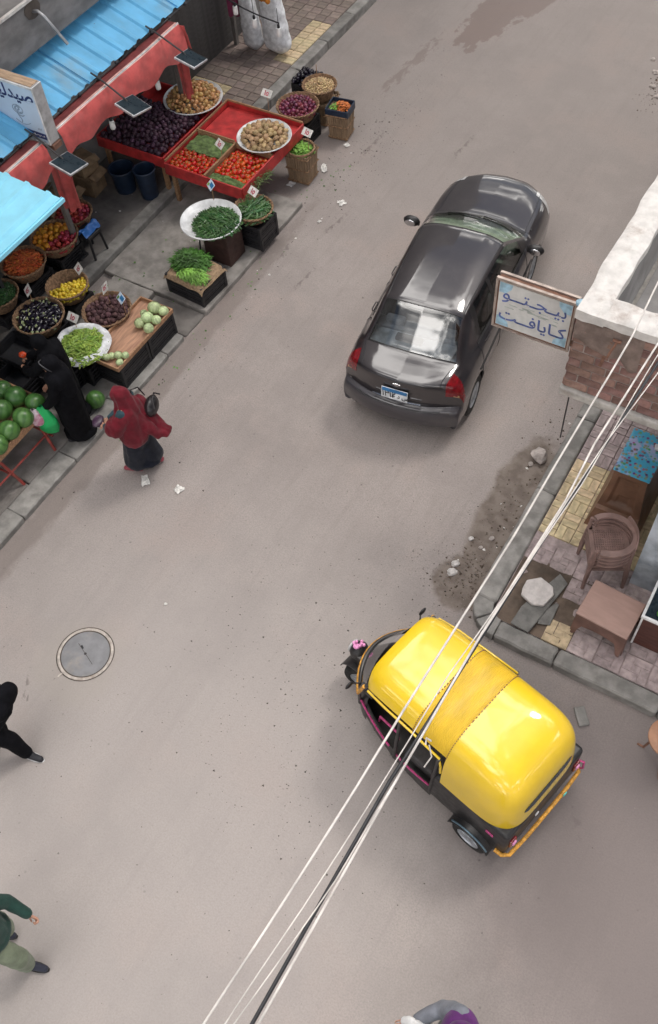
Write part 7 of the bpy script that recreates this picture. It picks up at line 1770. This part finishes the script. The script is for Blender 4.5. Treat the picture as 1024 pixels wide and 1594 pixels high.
robe(w2, J, 'black_cloth', 4, .27); hood(w2, J, Rm, 'black_cloth_b', 6, .20)
b = MB(); pts = [Vector(J['head']) + Rm @ Vector((.062 - .02 * abs(math.cos(a)), .092 * math.cos(a), .02 + .118 * math.sin(a))) for a in np.linspace(-.6, 3.74, 18)]; b.tube(pts, .008, 6); b.build('hood_piping', mm('grey_seam', (0.06, .06, .065), .7, bump=.1), w2, smooth=60)
for q in 'LR': shoe(w2, J['an' + q], (1, 0, 0), 'ink')
wr = Vector(J['wrL'])
def bag_mesh(L, w, t, seed):
    def f(b):
        n, m = 14, 22; P = []
        for i in range(n + 1):
            q = i / n; ww = w * (.18 + .82 * min(1, q * 2.2) ** .7) * (1 - .35 * max(0, q - .8) / .2); tt_ = t * (.3 + .7 * math.sin(min(1, q * 1.3) * 1.57)) * (1 - .6 * max(0, q - .85) / .15)
            for j in range(m):
                a = 2 * math.pi * j / m; k = 1 + .22 * noise.noise((math.cos(a) * 2, math.sin(a) * 2, q * 4 + seed)); P.append((ww * math.cos(a) * k, tt_ * math.sin(a) * k, -L * q))
        b.add(P, [(i * m + j, i * m + (j + 1) % m, (i + 1) * m + (j + 1) % m, (i + 1) * m + j) for i in range(n) for j in range(m)] + [tuple(n * m + j for j in range(m))])
    return f
held('plastic_bag', 'bright green plastic bag hanging from the hand of the woman in black', 'plastic bag', 'green_bag', w2, (wr.x + .05, wr.y + .03, wr.z + .06), bag_mesh(.52, .13, .075, 2))
held('plastic_bag', 'white and pink plastic bag hanging beside the green one', 'plastic bag', 'pink_bag', w2, (wr.x + .16, wr.y + .06, wr.z + .04), bag_mesh(.30, .10, .07, 7))
J = base(1.56, look=(.85, .1, -.7), head=(.10, 0, 1.50), neck=(.03, 0, 1.35), elL=(.24, .22, 1.12), wrL=(.44, .10, 1.02), elR=(.26, -.20, 1.12), wrR=(.48, -.13, 1.04), cuL=.6, cuR=.9, pnR=(0, 0, -1))
w3, Rm = person('woman in black bending over the baskets with something red in her hand', (-7.72, 5.10, .085), math.atan2(-.30, -.95), 1.56, J)
w3.scale = (.94, .94, .98)
robe(w3, J, 'black_cloth', 14, .28); hood(w3, J, Rm, 'black_cloth', 16, .20)
for q in 'LR': shoe(w3, J['an' + q], (1, 0, 0), 'ink')
held('red_pepper', 'red pepper held out by the bending woman in black', 'pepper', 'tomato', w3, (.53, -.11, 1.02), lambda b: b.ball((0, 0, 0), (.055, .042, .042), 12, 8, fn=lump(1, .2)))

# walker in black at the left edge
yw4 = rad(62)
J = base(1.42, look=(.9, .35, -.5), head=(.46, -.02, 1.28), neck=(.36, 0, 1.19), chest=(.26, 0, 1.10), pelvis=(0, 0, .88), shL=(.33, .17, 1.18), shR=(.33, -.17, 1.18), elL=(.22, .23, .95), elR=(.10, -.18, .95), wrL=(.22, .20, .72), wrR=(.0, -.12, .74),
         hpL=(0, .09, .85), hpR=(0, -.09, .85), knR=(.14, -.15, .47), anR=(.20, -.22, .09), ftR=(.6, -.8, 0), knL=(-.06, .09, .46), anL=(-.26, .09, .12), ftL=(.9, 0, -.3))
w4, Rm = person('stooping person in black clothes and headscarf with white soled black shoes at the left edge', at(12, 1166, 0), yw4, 1.42, J)
hood(w4, J, Rm, 'black_cloth_b', 26, .15)
b = MB(); ch = Vector(J['chest']); capsule(b, ch, .145, J['pelvis'], .165); b.ball(ch + Vector((.04, 0, .04)), (.13, .20, .10), 16, 10); capsule(b, J['pelvis'], .165, (0, 0, .50), .17)
for k in 'LR':
    el, wr = Vector(J['el' + k]), Vector(J['wr' + k]); capsule(b, J['sh' + k], .07, el, .058); capsule(b, el, .056, el.lerp(wr, .92), .046)
remesh('coat', b, .013, 'black_cloth', w4, 4, (.008, 8, 2, 24))
b = MB()
for k in 'LR': capsule(b, J['hp' + k], .115, J['kn' + k], .095); capsule(b, J['kn' + k], .095, Vector(J['an' + k]) + Vector((0, 0, .0)), .072)
remesh('trousers', b, .013, 'black_cloth_b', w4, 4, (.007, 9, 3, 28))
shoe(w4, J['anR'], (.6, -.8, 0), 'ink', 0, 'white_plastic'); shoe(w4, J['anL'], (.95, 0, -.3), 'ink', -.03, 'white_plastic')

# man in green at the lower left
yw5 = math.atan2(.30, .95)
J = base(1.72, look=(1, 0, -.1), knL=(-.08, .10, .47), anL=(-.30, .10, .12), knR=(.16, -.10, .50), anR=(.10, -.10, .09), elL=(.10, .26, 1.09), wrL=(.26, .22, .90), elR=(-.06, -.27, 1.08), wrR=(.04, -.27, .86), hdL=(.7, -.1, -.6), hdR=(.5, 0, -.8), cuL=1.35, cuR=1.0)
ps_ = at(47, 1502, 0) - Vector((math.cos(yw5) * .10 + math.sin(yw5) * .10, math.sin(yw5) * .10 - math.cos(yw5) * .10, 0))
m5, Rm = person('man in dark green jumper and sage trousers walking in at the lower left edge', (ps_.x, ps_.y, 0), yw5, 1.72, J)
b = MB(); ch = Vector(J['chest']); pv = Vector(J['pelvis']); capsule(b, ch, .165, pv + Vector((0, 0, .04)), .175); b.ball(ch + Vector((0, 0, .10)), (.15, .225, .10), 16, 10); b.ball(pv + Vector((0, 0, -.01)), (.185, .20, .13), 16, 10)
for k in 'LR':
    el, wr = Vector(J['el' + k]), Vector(J['wr' + k]); capsule(b, J['sh' + k], .082, el, .066); capsule(b, el, .064, el.lerp(wr, .93), .048)
capsule(b, Vector(J['neck']) + Vector((0, 0, -.04)), .08, Vector(J['neck']) + Vector((0, 0, .03)), .072)
remesh('jumper', b, .012, 'green_knit', m5, 4, (.008, 8, 4, 31))
b = MB(); b.ball(pv + Vector((0, 0, -.06)), (.15, .175, .12), 16, 10)
for k in 'LR': capsule(b, J['hp' + k], .115, J['kn' + k], .095); capsule(b, J['kn' + k], .093, Vector(J['an' + k]) + Vector((0, 0, .02)), .078)
remesh('trousers', b, .011, 'sage_cloth', m5, 4, (.010, 7, 6, 35))
for k in 'LR': shoe(m5, J['an' + k], (1, 0, 0), 'navy_shoe', 0, 'rubber')
b = MB(); b.ball(Vector(J['head']) + Rm @ Vector((-.015, 0, .028)), (.104, .086, .104), 18, 12, rot=Rm, fn=lambda x, y, z: 1 + .04 * noise.noise((x * 5, y * 5, z * 5))); b.build('hair', M['hair'], m5, smooth=60)

# woman in purple scarf with a child, at the bottom edge
yw6 = math.atan2(-.42, -.91)
J = base(1.58, look=(.85, .2, -.55), elL=(.14, .23, 1.08), wrL=(.34, .12, 1.02), elR=(.14, -.23, 1.09), wrR=(.36, -.12, 1.04), hdL=(.3, -1, 0), hdR=(.3, 1, 0), pnL=(1, 0, .3), pnR=(-1, 0, .2), cuL=.5, cuR=.5)
p6 = at(717, 1611, 1.50)
w6, Rm = person('woman in purple headscarf and grey sleeves carrying a small child at the bottom edge', (p6.x, p6.y, 0), yw6, 1.58, J)
hood(w6, J, Rm, 'purple_cloth', 46, .22)
robe(w6, J, 'grey_cloth', 44, .27)
for q in 'LR': shoe(w6, J['an' + q], (1, 0, 0), 'navy_shoe')
cl = world_of(w6, (.33, -.02, 1.06))
c7 = thing('person', 'small child in white clothes carried in the arms of the woman in purple', 'person', cl, yw6)
b = MB(); b.ball((.12, .03, .16), (.066, .060, .070), 16, 12); capsule(b, (.08, .02, .09), .03, (.03, 0, .02), .06); capsule(b, (.03, 0, .02), .075, (-.08, 0, -.14), .08)
for s in (1, -1):
    capsule(b, (.05, s * .07, .04), .026, (.13, s * .08, -.04), .021); hand(b, (.13, s * .08, -.04), (.8, 0, -.4), (0, -s, 0), .085, .5, s)
    capsule(b, (-.08, s * .05, -.16), .045, (.06, s * .07, -.20), .035); capsule(b, (.06, s * .07, -.20), .034, (.10, s * .07, -.34), .026); capsule(b, (.10, s * .07, -.35), .024, (.17, s * .07, -.37), .02)
capsule(b, (.178, .03, .155), .006, (.187, .03, .14), .010, 8)
for s in (1, -1): b.ball((.115, .03 + s * .060, .155), (.014, .01, .02), 8, 6)
remesh('body', b, .005, 'skin', c7, 3)
b = MB(); capsule(b, (.06, .01, .06), .055, (.03, 0, .0), .09); capsule(b, (.03, 0, .0), .095, (-.09, 0, -.16), .10)
for s in (1, -1): capsule(b, (.05, s * .07, .04), .040, (.11, s * .08, -.02), .036); capsule(b, (-.08, s * .05, -.16), .062, (.06, s * .07, -.20), .052); capsule(b, (.06, s * .07, -.20), .05, (.09, s * .07, -.31), .042)
remesh('romper', b, .010, 'white_cloth', c7, 3, (.008, 12, 10, 3))
b = MB(); b.ball((.105, .03, .178), (.072, .066, .068), 14, 10); b.build('hair', M['hair'], c7, smooth=60)
for s in (1, -1):
    b = MB(); b.ball((.178, .03 + s * .024, .172), (.007, .009, .006), 8, 6); b.build('eye', M['eye'], c7, smooth=60)
bp = world_of(w6, (.60, .04, .86)); b = MB(); bag_mesh(.34, .11, .08, 3)(b)
wb = b.build('plastic_bag', M['white_plastic'], smooth=60, loc=(bp.x, bp.y, bp.z + .2)); tag(wb, 'white plastic bag held in front of the child at the bottom edge', 'plastic bag')
